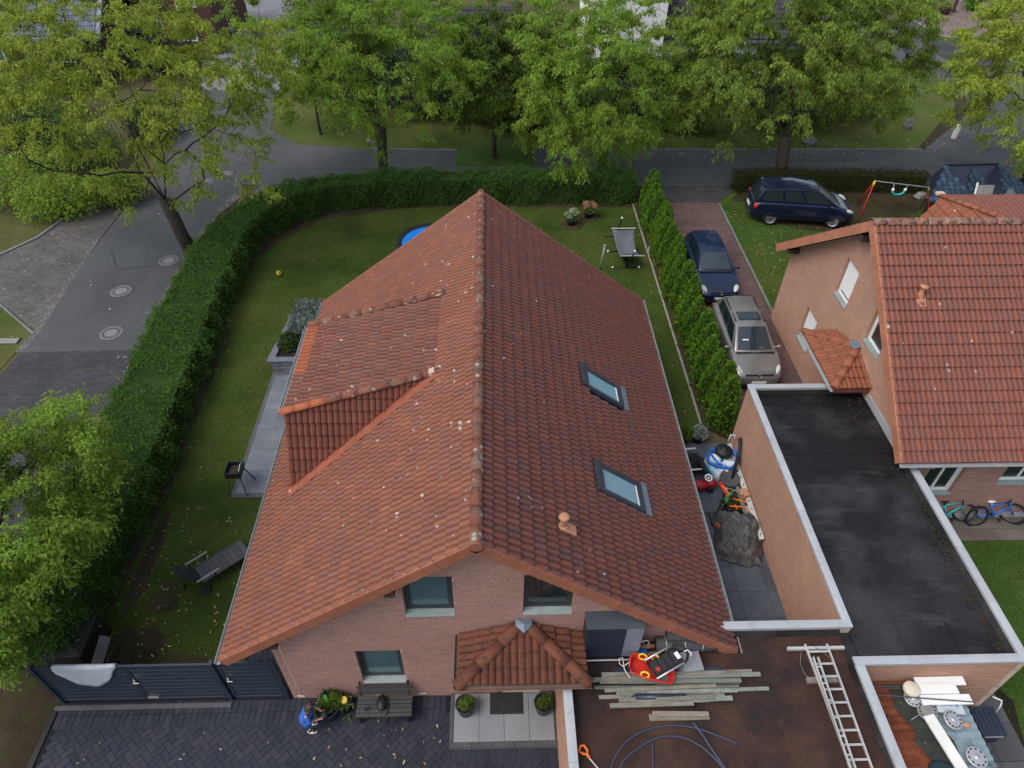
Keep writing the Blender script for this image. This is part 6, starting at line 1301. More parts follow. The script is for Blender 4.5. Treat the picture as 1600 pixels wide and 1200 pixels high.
sl = obj('small_stake', MB().tube([(7.05,27.2,0),(7.05,27.2,.25)], .02, 6), M['white']); tag(sl, 'short white stake at the thuja kerb beside the hammock', 'stake')
# ================================================================== FRONT OF THE HOUSE
bn = thing('garden_bench', 'dark slatted garden bench against the brick front wall', 'bench', (-2.62,6.95,0))
for k in range(5): obj('seat_slat', MB().box((-3.28,6.66+.098*k,.435),(-2.0,6.66+.098*k+.086,.46)), M['bench_wood'], bn, bevel=.004)
for k in range(3): obj('back_slat', MB().cbox((-2.64,7.17+.02*k,.56+.105*k),(1.28,.022,.09),rx=-.16), M['bench_wood'], bn, bevel=.004)
for x in (-3.2,-2.08): obj('leg', MB().box((x-.03,6.70,0),(x+.03,6.75,.434)).box((x-.03,7.10,0),(x+.03,7.15,.434)).box((x-.03,6.70,.39),(x+.03,7.15,.432)).tube([(x,7.14,.4),(x,7.26,.95)], .022, 6), M['black'], bn)
bg_ = thing('shoulder_bag', 'black shoulder bag with a dangling strap lying on the bench', 'bag', (-2.66,6.92,.46)); obj('bag', MB().ball((-2.70,6.95,.53), .16, 12, sc=(.75,1.25,.5)), M['black'], bg_, smooth=True); obj('strap', MB().tube([(-2.62,7.05,.56),(-2.55,6.9,.5),(-2.57,6.70,.46),(-2.58,6.60,.40),(-2.6,6.58,.20),(-2.56,6.55,.14),(-2.52,6.58,.22),(-2.54,6.62,.42),(-2.56,6.8,.5)], .018, 6), M['black'], bg_)
tb_ = thing('tablet', 'small tablet in a grey case lying on the bench seat', 'tablet', (-3.02,6.84,.46)); obj('case', MB().cbox((-3.02,6.84,.467),(.17,.15,.012)), M['board_grey'], tb_, bevel=.003); obj('screen', MB().cbox((-3.02,6.835,.4745),(.14,.10,.003)), M['glass_dark'], tb_)
fp = pot_thing('flowerpot', 'large dark flowerpot with herbs beside the watering child', 'flowerpot', -3.98, 6.96, 0, .29, .42, 'plastic_navy'); tuft(fp, 'foliage', -4.06, 6.92, .38, .20, .22, 'leaf_deep', 420, .07, seed=21); tuft(fp, 'foliage', -3.82, 7.06, .38, .17, .28, 'leaf_deep', 420, .08, seed=22)
fp2 = pot_thing('flowerpot', 'small dark pot with pale flowers at the wall behind the large pot', 'flowerpot', -4.0, 7.2, 0, .15, .35, 'black'); tuft(fp2, 'foliage', -4.0, 7.16, .34, .22, .22, 'leaf_dark', 300, .08, seed=23); tuft(fp2, 'flower_head', -4.05, 7.12, .40, .22, .18, 'flower_cream', 40, .06, seed=24)
tag(obj('toy_spade', MB().cbox((-4.0,7.05,.55),(.06,.20,.03),rz=.5).tube([(-4.04,6.98,.55),(-4.14,6.86,.5)], .018, 6), M['green_plastic']), 'green toy spade stuck in the large flowerpot', 'toy')
wc = thing('watering_can', 'little yellow and green toy watering can hanging by the large pot', 'watering can', (-3.62,7.08,.42)); obj('rose', MB().lathe([(.001,.03),(.07,.035),(.085,.02),(.085,0),(.05,-.03)], (-3.60,7.06,.46), 14, M=Matrix.Rotation(.5,4,'X')), M['yellow'], wc); obj('body', MB().tube([(-3.84,7.06,.44),(-3.66,7.07,.45)], [.05,.02], 8), M['green_plastic'], wc)
fp3 = pot_thing('flowerpot', 'tall narrow dark pot with trailing yellow leaves beside the bench', 'flowerpot', -3.60, 7.06, 0, .16, .40, 'black'); tuft(fp3, 'foliage', -3.55, 6.98, .38, .18, .1, 'leaf_olive', 60, .06, seed=25); tuft(fp3, 'trailing_leaves', -3.56, 6.80, .02, .13, .12, 'leaf_olive', 26, .06, seed=26)
for x, lab, sd in ((-.76,'round dark planter with a yellow green cushion plant left of the doormat',31),(1.08,'round dark planter with a yellow green cushion plant right of the doormat',32)):
    t = pot_thing('planter', lab, 'planter', x, 6.90, .116, .225, .36, 'plastic_dark', 'twin planters beside the doormat'); tuft(t, 'foliage', x-.05, 6.88, .44, .15, .10, 'leaf_olive', 420, .035, seed=sd); tuft(t, 'foliage', x+.09, 6.98, .44, .11, .13, 'leaf_deep', 300, .06, seed=sd+5); tuft(t, 'foliage', x, 6.9, .42, .2, .08, 'leaf_dark', 400, .06, seed=sd+9)
dmt = thing('doormat', 'black rubber doormat with a grid of holes on the landing', 'doormat', (.2,7.1,.117)); gm = MB()
for k in range(19): gm.box((-.18+.0417*k,6.80,.118),(-.18+.0417*k+.018,7.30,.13))
for k in range(13): gm.box((-.18,6.80+.0402*k,.119),(.60,6.80+.0402*k+.018,.1295))
obj('grid', gm, M['black'], dmt); obj('backing', MB().box((-.19,6.79,.1165),(.61,7.305,.119)), M['slab_grey'], dmt)
litter('fallen_leaves', [(-4.2,4.6),(-1.2,4.6),(-1.2,6.7),(-4.2,6.7)], 34, (.05,.11), 'litter_leaf', 'scattered yellow leaves on the dark paving before the bench')
litter('fallen_leaves', [(-10,4.6),(-4,4.6),(-4,7),(-10,7)], 14, (.05,.09), 'litter_pale', 'few pale leaves on the dark forecourt')
# ---- the child at the flowerpot
ch = thing('person', 'child in a blue shirt and shorts with long brown hair bending towards the large flowerpot', 'person', (-4.36,6.60,0)); ch['label'] = 'long haired child in blue shirt and shorts bending towards the large flowerpot'
def skin_body(name, V, E_, Rr, m, parent, root=0):
    me = bpy.data.meshes.new(name); me.from_pydata(V, E_, []); o = bpy.data.objects.new(name, me); link(o, parent); me.materials.append(m)
    md = o.modifiers.new('skin','SKIN'); md.use_smooth_shade = True
    for i, r in enumerate(Rr): me.skin_vertices[0].data[i].radius = r if hasattr(r,'__len__') else (r, r)
    me.skin_vertices[0].data[root].use_root = True
    s = o.modifiers.new('sub','SUBSURF'); s.levels = 1; s.render_levels = 2; return o
cx, cy = -4.36, 6.62
BV = [(cx-.02,cy,.60),(cx+.02,cy,.76),(cx+.08,cy+.02,.92),(cx+.13,cy+.03,.99),(cx+.16,cy+.035,1.08),(cx+.17,cy+.04,1.15),   # pelvis..head top (leaning towards the pot)
      (cx-.02,cy-.085,.56),(cx+.03,cy-.09,.31),(cx,cy-.09,.07),(cx+.13,cy-.10,.035),  (cx-.02,cy+.085,.56),(cx+.01,cy+.09,.31),(cx-.02,cy+.09,.07),(cx+.11,cy+.10,.035),
      (cx+.08,cy-.14,.91),(cx+.13,cy-.17,.73),(cx+.27,cy-.08,.66),(cx+.33,cy-.05,.65), (cx+.10,cy+.16,.91),(cx+.18,cy+.18,.74),(cx+.30,cy+.12,.68),(cx+.36,cy+.10,.67)]
BE = [(0,1),(1,2),(2,3),(3,4),(4,5),(0,6),(6,7),(7,8),(8,9),(0,10),(10,11),(11,12),(12,13),(2,14),(14,15),(15,16),(16,17),(2,18),(18,19),(19,20),(20,21)]
BR = [.09,.085,.09,.04,.085,.06,.06,.042,.032,.028,.06,.042,.032,.028,.042,.032,.024,.026,.042,.032,.024,.026]
skin_body('body', BV, BE, BR, M['skin'], ch)
for (hx_, hy_, hz_) in ((cx+.33,cy-.05,.65),(cx+.36,cy+.10,.67)):
    for k in range(4): skin_body('finger', [(hx_,hy_-.018+.012*k,hz_),(hx_+.045,hy_-.02+.013*k,hz_-.008),(hx_+.06-.006*abs(k-1.5),hy_-.02+.013*k,hz_-.03)], [(0,1),(1,2)], [.008,.0075,.006], M['skin'], ch)
    skin_body('thumb', [(hx_-.01,hy_+.018,hz_),(hx_+.02,hy_+.038,hz_-.004),(hx_+.045,hy_+.03,hz_-.012)], [(0,1),(1,2)], [.009,.008,.0065], M['skin'], ch)
def loft(rings, n=16):
    mb = MB(); vs = []
    for (x,y,z,rx,ry,tx) in rings:
        for k in range(n):
            a = 2*math.pi*k/n; w_ = 1+.05*math.sin(5*a+z*9); vs.append((x+rx*math.cos(a)*w_, y+ry*math.sin(a)*w_, z-tx*math.cos(a)))
    return mb.add(vs, [(i*n+k,i*n+(k+1)%n,(i+1)*n+(k+1)%n,(i+1)*n+k) for i in range(len(rings)-1) for k in range(n)])
sh_ = loft([(cx-.03,cy,.53,.155,.175,.02),(cx-.02,cy,.62,.14,.16,.02),(cx+.02,cy,.76,.12,.145,.03),(cx+.065,cy+.01,.88,.12,.165,.05),(cx+.10,cy+.02,.95,.085,.13,.05),(cx+.12,cy+.03,.985,.055,.07,.04)])
o = obj('shirt', sh_, M['blue_cloth'], ch, smooth=True); md = o.modifiers.new('t','SOLIDIFY'); md.thickness = .008
for a, b in (((cx+.075,cy-.10,.92),(cx+.125,cy-.175,.75)),((cx+.09,cy+.13,.92),(cx+.17,cy+.19,.77))): obj('sleeve', MB().tube([a, ((a[0]+b[0])/2,(a[1]+b[1])/2,(a[2]+b[2])/2+.01), b], [.06,.06,.064], 12, cap=False), M['blue_cloth'], ch, smooth=True)
for s in (-1,1): obj('shorts', MB().tube([(cx-.02,cy+s*.07,.60),(cx-.01,cy+s*.085,.48),(cx+.015,cy+s*.09,.37)], [.105,.088,.085], 12), M['blue_cloth'], ch, smooth=True)
hr = MB(); n = 14; rings = []
for (dx,dz,r_) in ((.035,.115,.02),(.02,.10,.07),(-.005,.06,.10),(-.03,.0,.108),(-.06,-.07,.10),(-.085,-.15,.09),(-.10,-.23,.07),(-.105,-.30,.03)): rings.append((cx+.16+dx,cy+.035,1.085+dz,r_*.86,r_,.0))
obj('hair', loft(rings, 14), M['hair'], ch, smooth=True); obj('hair_strand', MB().tube([(cx+.16,cy-.07,1.12),(cx+.12,cy-.11,1.0),(cx+.10,cy-.12,.86)], [.03,.035,.012], 8).tube([(cx+.16,cy+.14,1.12),(cx+.13,cy+.17,1.0),(cx+.11,cy+.17,.88)], [.03,.035,.012], 8), M['hair'], ch, smooth=True)
fc = MB(); fc.ball((cx+.262,cy+.035,1.065), .016, 8); obj('nose', fc, M['skin'], ch, smooth=True)
ey = MB(); [ey.ball((cx+.248,cy+.035+s*.032,1.095), .011, 8) for s in (-1,1)]; obj('eye', ey, M['black'], ch, smooth=True); obj('mouth', MB().cbox((cx+.252,cy+.035,1.035),(.008,.04,.008)), M['red_dark'], ch)
er = MB(); [er.ball((cx+.15,cy+.035+s*.088,1.075), .022, 8, sc=(1,.5,1.3)) for s in (-1,1)]; obj('ear', er, M['skin'], ch, smooth=True)
for s, dx in ((-1,.05),(1,.03)):
    obj('shoe', MB().ball((cx+dx,cy+s*.095,.035), .10, 12, sc=(1.15,.5,.36)), M['white'], ch, smooth=True); obj('sock', MB().tube([(cx+dx-.05,cy+s*.092,.05),(cx+dx-.045,cy+s*.09,.14)], .043, 10).ball((cx+dx+.035,cy+s*.095,.055), .05, 10, sc=(1,.75,.5)), M['black'], ch, smooth=True)
bk_ = thing('watering_can', 'small dark watering can held by the child over the large flowerpot', 'watering can', (cx+.38,cy+.03,.55)); obj('body', MB().lathe([(.001,-.09),(.075,-.09),(.07,.08),(.001,.08)], (cx+.40,cy+.03,.62), 14), M['plastic_dark'], bk_, smooth=True); obj('spout', MB().tube([(cx+.45,cy+.05,.58),(cx+.60,cy+.14,.70)], [.02,.012], 8), M['plastic_dark'], bk_); obj('handle', MB().tube([(cx+.34,cy+.03,.68),(cx+.36,cy+.03,.74),(cx+.46,cy+.03,.74),(cx+.47,cy+.03,.68)], .01, 6), M['plastic_dark'], bk_)

# ================================================================== ON THE CARPORT ROOF
hp = thing('heat_pump', 'big grey heat pump unit standing on the brown roof beside the porch tiles', 'heat pump', (2.38,7.15,2.52))
HX0, HX1, HY0, HY1, HZ0, HZ1 = 1.82, 2.98, 6.92, 7.30, 2.66, 3.84
b = MB().box((HX0,HY0+.03,HZ0),(HX1,HY1,HZ1)); obj('casing', b, M['plastic_dark'], hp, bevel=.01); obj('side_panel', MB().box((HX1-.345,HY0,HZ0+.005),(HX1+.003,HY0+.028,HZ1-.005)).box((HX1-.0,HY0,HZ0+.005),(HX1+.006,HY1,HZ1-.005)), mat('panel_grey',(.17,.20,.235),.5), hp, bevel=.004)
obj('top_panel', MB().box((HX0-.01,HY0-.005,HZ1),(HX1+.01,HY1+.01,HZ1+.025)), mat('lid_grey',(.055,.068,.080),.5), hp, bevel=.006); obj('grille_frame', MB().box((HX0,HY0,HZ0+.005),(HX1-.35,HY0+.028,HZ1-.005)), M['anthracite'], hp)
for k in range(15): obj('grille_bar', MB().box((HX0+.03+.052*k,HY0-.014,HZ0+.04),(HX0+.05+.052*k,HY0-.002,HZ1-.04)), M['plastic_navy'], hp)
for k in range(4): obj('grille_crossbar', MB().box((HX0+.02,HY0-.018,HZ0+.2+.25*k),(HX1-.37,HY0-.0145,HZ0+.212+.25*k)), M['plastic_navy'], hp)
fr = MB(); [fr.tube([(x,6.85,2.535),(x,7.36,2.535)], .022, 6).tube([(x,6.86,2.535),(x,6.86,2.65)], .018, 6).tube([(x,7.3,2.535),(x,7.3,2.65)], .018, 6) for x in (HX0+.05,HX1-.05)]; fr.tube([(HX0,6.86,2.63),(HX1+.05,6.86,2.63)], .02, 6); obj('stand', fr, M['steel'], hp)
cc = obj('cable_loop', MB().tube([(3.03+.11*math.cos(a)+.02*a, 7.16, 2.72+.14*math.sin(a)) for a in np.linspace(0,9,26)], .013, 6), M['white_dirty'], smooth=True); tag(cc, 'pale cable loop behind the heat pump', 'cable')
PLK = [(2.46,6.66,4.75,6.63,.20,'navy')]
rk = random.Random(5)
for lay in range(3):
    for k in range(6 if lay < 2 else 3):
        y_ = 6.56-.088*k-.03*lay; xa_ = 1.92+rk.uniform(0,.55)+.15*lay; xb_ = 6.05-rk.uniform(0,.9)-.35*lay-.10*k; t_ = rk.uniform(-.03,.03)
        if rk.random() < .35: xm = rk.uniform(3,4.2); PLK += [(xa_,y_-t_,xm,y_,rk.uniform(.10,.13),rk.choice('gt')),(xm+.02,y_,xb_,y_+t_,rk.uniform(.10,.13),rk.choice('gt'))]
        else: PLK.append((xa_,y_-t_,xb_,y_+t_,rk.uniform(.10,.13),rk.choice('ggt')))
PLK += [(2.47,6.02,4.31,5.99,.14,'t'),(2.82,5.94,4.80,6.0,.13,'g'),(3.22,5.98,4.41,6.02,.12,'t'),(2.41,5.93,4.31,5.98,.12,'t'),(2.26,5.88,3.97,5.90,.13,'t'),(3.15,5.94,4.36,5.94,.16,'t'),(2.81,5.77,4.48,5.77,.20,'w'),(3.10,5.84,4.48,5.82,.18,'w'),(3.05,5.69,4.27,5.69,.18,'w'),(3.12,5.75,4.26,5.72,.14,'w')]
placed = []
for i, (xa, ya, xb, yb, wd_, k) in enumerate(PLK):
    wd_ *= .72; ym = (ya+yb)/2; z = 2.522; th = .034
    for (pa, pb, py, pw, pz) in placed:
        if abs(py-ym) < (pw+wd_)*.5+.004 and min(xb,pb)-max(xa,pa) > .05: z = max(z, pz)
    if z > 2.69: continue
    placed.append((xa,xb,ym,wd_,z+th+.002)); L = math.hypot(xb-xa, yb-ya)
    mb = MB().cbox(((xa+xb)/2, ym, z+th/2), (L,wd_,th), rz=math.atan2(yb-ya, xb-xa))
    o = obj('timber_plank', mb, M['plastic_navy' if k == 'navy' else 'timber_green' if k == 'g' else 'timber'], bevel=.004)
    lab = {'navy':'wide dark blue board at the back of the plank pile','g':'greenish weathered plank among the long planks of the roof pile','t':'grey brown weathered plank among the planks of the roof pile','w':'short wide grey plank at the near edge of the roof pile'}[k]
    tag(o, lab, 'plank', 'weathered planks lying on the carport roof')
rl = obj('pipe_roll', MB().tube([(2.82,6.08,2.60),(3.86,6.06,2.60)], .07, 12).tube([(2.74,6.08,2.60),(2.80,6.10,2.68),(2.86,6.08,2.60)], .012, 5), M['plastic_navy'], smooth=True); tag(rl, 'dark blue rolled sheet lying on the front planks', 'roll')
sd_ = thing('sled', 'red plastic sled with yellow handles lying on the plank pile', 'sled', (3.1,6.6,2.66))
ang = math.atan2(-.22,.86); Ts = Matrix.Translation((3.14,6.58,2.70))@Matrix.Rotation(ang,4,'Z')@Matrix.Rotation(.10,4,'Y')
out_ = [(-.40,-.10),(-.34,-.20),(.0,-.24),(.45,-.22),(.50,-.12),(.50,.12),(.45,.22),(0,.24),(-.34,.20),(-.40,.10)]; mb = MB(); n = len(out_)
mb.add([(x,y,.17) for x,y in out_]+[(x*.86,y*.80,.02) for x,y in out_], [tuple(range(n,2*n))]+[(i,(i+1)%n,(i+1)%n+n,i+n) for i in range(n)], 0, Ts); o = obj('hull', mb, M['red'], sd_, smooth=False); md = o.modifiers.new('t','SOLIDIFY'); md.thickness = .018; md.offset = 0
mb = MB(); rim = [(x*1.03,y*1.05,.172) for x,y in out_]; mb.tube([Ts@Vector(p) for p in rim+rim[:1]], .018, 6); obj('rim', mb, M['red'], sd_, smooth=True)
for (x,y,s) in ((-.16,.17,1),(-.08,-.20,1),(.10,.22,.8)):
    mb = MB(); mb.tube([Ts@Vector((x+.085*s*math.cos(a), y+.035*math.sin(a), .20+.05*math.sin(a))) for a in np.linspace(0,6.283,13)], .022, 6); obj('handle', mb, M['yellow'], sd_, smooth=True)
mb = MB(); mb.tube([Ts@Vector(p) for p in ((-.42,.0,.15),(-.52,-.08,.05),(-.60,-.02,.02),(-.62,.08,.04),(-.55,.12,.03),(-.48,-.12,.02),(-.40,-.2,.0),(-.34,-.26,.02))], .008, 5); obj('rope', mb, M['white'], sd_)
bs = thing('steel_sled', 'black seat sled with two bright metal runners lying upside down on the red sled', 'sled', (3.55,6.68,2.8))
Tb = Matrix.Translation((3.58,6.70,2.90))@Matrix.Rotation(math.atan2(.30,.62),4,'Z')@Matrix.Rotation(-.10,4,'Y')
mb = MB(); mb.box((-.40,-.17,-.03),(.26,.17,.03),0,Tb); obj('seat', mb, M['black'], bs, bevel=.02)
mb = MB(); [mb.box((-.36+.15*k,-.14,.032),(-.25+.15*k,.14,.045),0,Tb) for k in range(4)]; obj('rib', mb, M['plastic_dark'], bs, bevel=.006); mb = MB().box((-.36,-.10,.046),(-.27,-.02,.055),0,Tb); obj('sticker', mb, M['lamp_red'], bs); mb = MB().box((.16,-.09,.033),(.25,.06,.05),0,Tb); obj('label', mb, M['white'], bs)
mb = MB(); [mb.tube([Tb@Vector(p) for p in ((-.46,s*.215,.07),(.22,s*.215,.07))], .024, 8) for s in (-1,1)]; obj('runner', mb, M['steel'], bs, smooth=True)
mb = MB(); mb.tube([Tb@Vector((.22+.20*math.cos(a), .215*math.sin(a), .06)) for a in np.linspace(-1.57,1.57,11)], .028, 8); obj('bow', mb, M['black'], bs, smooth=True); mb = MB(); mb.tube([Tb@Vector(p) for p in ((-.42,-.215,.06),(-.46,0,.05),(-.42,.215,.06))], .024, 8); obj('crossbar', mb, M['black'], bs, smooth=True); mb = MB(); mb.tube([Tb@Vector(p) for p in ((.36,-.03,.08),(.44,-.04,.09),(.48,-.12,.05),(.44,-.16,.03))], .013, 6); obj('cord', mb, M['white'], bs)
rr_ = obj('insulation_roll', MB().tube([(3.42,7.16,2.70),(4.72,7.14,2.70)], .16, 16), M['board_grey'], smooth=True); tag(rr_, 'thick dark grey felt roll under the eave behind the sleds', 'roll')
tag(obj('insulation_roll', MB().tube([(3.62,7.22,2.98),(4.5,7.20,2.98)], .13, 14), M['board_grey'], smooth=True), 'second dark felt roll lying on top of the thick roll under the eave', 'roll')
for k, x in enumerate((3.62,4.02,4.40)): 
    mb = MB(); mb.tube([(x+.0, 7.155+.164*math.cos(a), 2.70+.164*math.sin(a)) for a in np.linspace(0,6.283,17)], .008, 4); obj('strap', mb, M['white_dirty'], None)
    tag(bpy.context.scene.objects[-1] if False else [o for o in bpy.data.objects if o.name.startswith('strap') and o.parent is None][-1], ['pale strap round the left end of the felt roll','pale strap round the middle of the felt roll','pale strap round the right part of the felt roll'][k], 'strap')
tag(obj('drain_pipe', MB().tube([(3.02,7.14,2.62),(3.40,7.16,2.62)], .055, 12), M['orange' if False else 'tan'], smooth=True), 'short orange brown drain pipe between the heat pump and the felt roll', 'pipe')
tag(obj('crate', MB().box((3.0,6.98,2.52),(3.22,7.1,2.66)), M['blue'], bevel=.01), 'dark blue crate edge behind the red sled', 'crate'); 
for k in range(4): tag(obj('paving_slab', MB().cbox((4.02+.03*k,6.82-.02*k,2.545+.05*k), (.42,.42,.045), rz=.03*k), M['slab_light'], bevel=.006), ['bottom grey slab of the stack on the carport roof','second grey slab of the stack on the carport roof','third grey slab of the stack on the carport roof','top grey slab of the stack beside the black sled'][k], 'slab', 'stack of grey slabs under the eave')
tag(obj('wood_block', MB().cbox((3.3,6.95,2.56),(.3,.2,.08),rz=.05), M['timber'], bevel=.01), 'weathered wood block between blue crate and slab stack', 'block')
def hose(pts, label, r=.022):
    P = [Vector((*p,2.535)) for p in pts]; Q = []
    for i in range(len(P)-1):
        p0, p1, p2, p3 = P[max(0,i-1)], P[i], P[i+1], P[min(len(P)-1,i+2)]
        for k in range(5):
            t = k/5; Q.append(.5*((2*p1)+(p2-p0)*t+(2*p0-5*p1+4*p2-p3)*t*t+(3*p1-p0-3*p2+p3)*t**3))
    Q.append(P[-1]); return tag(obj('hose', MB().tube(Q, r, 6), M['hose_blue'], smooth=True), label, 'hose')
hose([(2.05,4.4),(2.17,4.8),(2.29,5.0),(2.52,5.24),(2.84,5.42),(3.2,5.51),(3.55,5.53),(3.95,5.47),(4.32,5.33),(4.72,5.15)], 'outer arched dark hose on the brown roof, ending in an open tip')
hose([(2.2,4.4),(2.33,4.77),(2.48,4.95),(2.74,5.12),(3.04,5.27),(3.34,5.33),(3.68,5.29),(3.98,5.12),(4.19,4.91),(4.31,4.72),(4.45,4.4)], 'inner arched dark hose on the brown roof')
hose([(3.91,5.58),(4.04,5.37),(4.19,5.04),(4.35,4.72),(4.5,4.4)], 'straight dark hose lying diagonally across the arched hoses', .026); hose([(3.04,5.22),(2.96,4.75),(2.92,4.4)], 'short dark hose running straight down from the inner arch')
sp = thing('spade', 'spade with bright orange handle grip and thin pale shaft lying on the brown roof', 'spade', (1.72,5.0,2.53))
mb = MB(); mb.tube([(1.56,5.06,2.60),(1.60,5.16,2.60),(1.67,5.17,2.60),(1.73,5.08,2.60),(1.72,5.0,2.59),(1.63,5.02,2.60),(1.56,5.06,2.60)], .026, 6); mb.tube([(1.70,5.03,2.595),(1.76,4.94,2.58)], .03, 6); obj('grip', mb, M['orange'], sp, smooth=True); obj('shaft', MB().tube([(1.75,4.95,2.58),(1.9,4.77,2.56),(2.12,4.45,2.55)], .016, 6), M['steel'], sp); obj('blade', MB().cbox((2.2,4.33,2.54),(.3,.2,.012),rz=-.95), M['board_grey'], sp)
# ladders
bmh = obj('metal_beam', MB().box((6.26,6.99,2.60),(7.50,7.055,2.68)), M['alu'], bevel=.005); tag(bmh, 'bright metal stabiliser bar at the head of the ladder', 'bar')
def ladder(name, label, p0, p1, w0, w1, z0, z1, n, key, rung=.022, rail=.03):
    t = thing(name, label, 'ladder', (p0[0],p0[1],z0)); a = Vector((*p0,z0)); b = Vector((*p1,z1)); d = (b-a).normalized(); s = Vector((-d.y,d.x,0)).normalized()
    for q in (-1,1):
        A, B = a+s*q*w0/2, b+s*q*w1/2; u = (B-A).normalized(); c = (A+B)/2; L = (B-A).length
        obj('rail', MB().cbox(c, (L,rail,.062), rz=math.atan2(u.y,u.x), ry=-math.asin(u.z)), M[key], t, bevel=.004)
    for k in range(n):
        f = (k+.6)/n; c = a+(b-a)*f; w_ = w0+(w1-w0)*f; obj('rung', MB().tube([c-s*w_/2, c+s*w_/2], rung, 6), M[key], t)
    return t
ladder('ladder', 'long pale metal ladder lying across the brown roof towards the camera', (6.89,7.09), (6.90,3.3), .48, .36, 2.69, 2.72, 14, 'alu', .024, .034)
ladder('ladder', 'narrow pale ladder section lying folded along the left rail of the long ladder', (6.74,6.76), (6.66,3.3), .10, .10, 2.78, 2.80, 10, 'alu', .016, .028)
tag(obj('wood_block', MB().cbox((6.60,6.36,2.57),(.24,.12,.09)), M['timber'], bevel=.008), 'pale wood block under the left rail of the ladder', 'block'); tag(obj('wood_block', MB().cbox((7.0,6.36,2.57),(.24,.12,.09)), M['timber'], bevel=.008), 'pale wood block under the right rail of the ladder', 'block')
tag(obj('tie_rope', MB().tube([(6.55,6.95,2.60),(6.48,6.75,2.54),(6.50,6.5,2.53),(6.6,6.36,2.62)], .008, 5).tube([(6.85,7.02,2.70),(6.98,6.9,2.70),(7.08,6.75,2.72),(7.14,6.88,2.70)], .008, 5), M['timber']), 'thin rope tied round the head of the ladder', 'rope')
# ================================================================== LOW SHED BESIDE THE GARAGE
shd = thing('lean_to', 'low lean-to with rusty corrugated roof below the garage parapet', 'shed', (9.0,5.0,0))
obj('wall', MB().box((7.70,3.5,0),(9.95,6.55,1.88)), M['plastic_dark'], shd)
zz_ = lambda x: 1.97-.02*(x-7.7)
for k in range(18):
    y0 = 6.56-.16*(k+1); K = 5; vs = []
    for x in (7.70, 8.95):
        for j in range(K): vs.append((x, y0+.165*j/(K-1), zz_(x)+.018*math.sin(math.pi*2*j/(K-1))))
    obj('corrugation', MB().add(vs, [(j,j+1,K+j+1,K+j) for j in range(K-1)]), M['rust'], shd, smooth=True)
    vs = []
    for x in (8.90, 10.02):
        for j in range(K): vs.append((x, y0+.165*j/(K-1), zz_(x)+.010+.014*math.sin(math.pi*2*j/(K-1))))
    obj('roof_sheet', MB().add(vs, [(j,j+1,K+j+1,K+j) for j in range(K-1)]), M['sheet_teal'], shd, smooth=True)
ln = []; N_, Mm = 12, 8
for i in range(N_):
    f = i/(N_-1); y = 6.5-2.6*f; xl = 8.38+.52*f+.08*math.sin(i*2.1); xr = 9.15+.25*f+.10*math.sin(i*1.3+1)-(.2 if f < .1 else 0)
    for j in range(Mm): ln.append((xl+(xr-xl)*j/(Mm-1), y, zz_(9)+.045+.02*math.sin(i*1.9+j*1.4)))
tag(obj('liner_sheet', MB().add(ln, [(i*Mm+j,i*Mm+j+1,(i+1)*Mm+j+1,(i+1)*Mm+j) for i in range(N_-1) for j in range(Mm-1)]), M['liner'], smooth=True), 'crumpled dark mossy liner lying over the lean-to roof', 'liner')
def shelf(x0,y0,x1,y1,z,lab,rot=0):
    cx_, cy_ = (x0+x1)/2, (y0+y1)/2; o = obj('shelf_board', MB().cbox((cx_,cy_,z), (x1-x0,y1-y0,.045), rz=rot), M['white'], bevel=.006); return tag(o, lab, 'board')
shelf(9.04,6.40,10.12,6.59,2.10,'white board lying nearest the garage brick wall'); shelf(8.78,6.21,9.86,6.42,2.13,'white board in the middle of the three on the lean-to'); shelf(8.98,5.99,10.06,6.20,2.11,'white board nearest the hubcaps of the three on the lean-to')
o = obj('lid', MB().lathe([(.17,0),(.17,.06),(.15,.075),(.001,.08)], (8.84,6.30,2.16), 20), M['cream'], smooth=True); tag(o, 'round cream plastic lid on the end of the middle white board', 'lid')
o = obj('white_plank', MB().cbox((9.12,5.15,2.09),(.24,1.30,.05),rz=.18), M['white_dirty'], bevel=.006); tag(o, 'white plank pointing at the camera down the middle of the lean-to roof', 'plank')
def hubcap(x,y,z,r,label,key='alloy',tilt=(0,0),nh=10):
    t = thing('hubcap', label, 'hubcap', (x,y,z), group='hubcaps on the lean-to'); T = Matrix.Rotation(tilt[0],4,'X')@Matrix.Rotation(tilt[1],4,'Y')
    obj('disc', MB().lathe([(r,-.02),(r,.01),(r*.93,.025),(r*.80,.015),(r*.62,.02),(r*.40,.035),(r*.28,.03),(r*.24,.045),(.001,.05)], (x,y,z), 30, M=T), M[key], t, smooth=True)
    mb = MB(); 
    for k in range(nh): a = 2*math.pi*k/nh; mb.cbox((r*.76*math.cos(a),r*.76*math.sin(a),.022), (r*.13,r*.17,.012), rz=a)
    mb.v = [tuple(Matrix.Translation((x,y,z))@T@Vector(p)) for p in mb.v]; obj('slot', mb, M['black'], t); return t
hubcap(9.03,5.88,2.08,.20,'dirty hubcap with dark rim slots in the middle of the lean-to','concrete',(.05,-.1),14); hubcap(9.50,5.70,2.06,.20,'rusty edged pale hubcap tilted beside the orange stone','alloy',(.12,.15),12); hubcap(9.62,4.97,2.05,.21,'clean silver hubcap near the bottom corner of the frame','alloy',(.0,.05),10); hubcap(8.86,6.16,2.08,.19,'hubcap half hidden under the white boards','alloy',(.1,-.1),12)
tag(obj('enamel_sheet', MB().cbox((9.56,5.98,2.055),(.56,.30,.012),rz=-.12).add([],[]), M['fleece'], bevel=.003), 'pale blue metal sheet with four blue dots beneath the white boards', 'sheet')
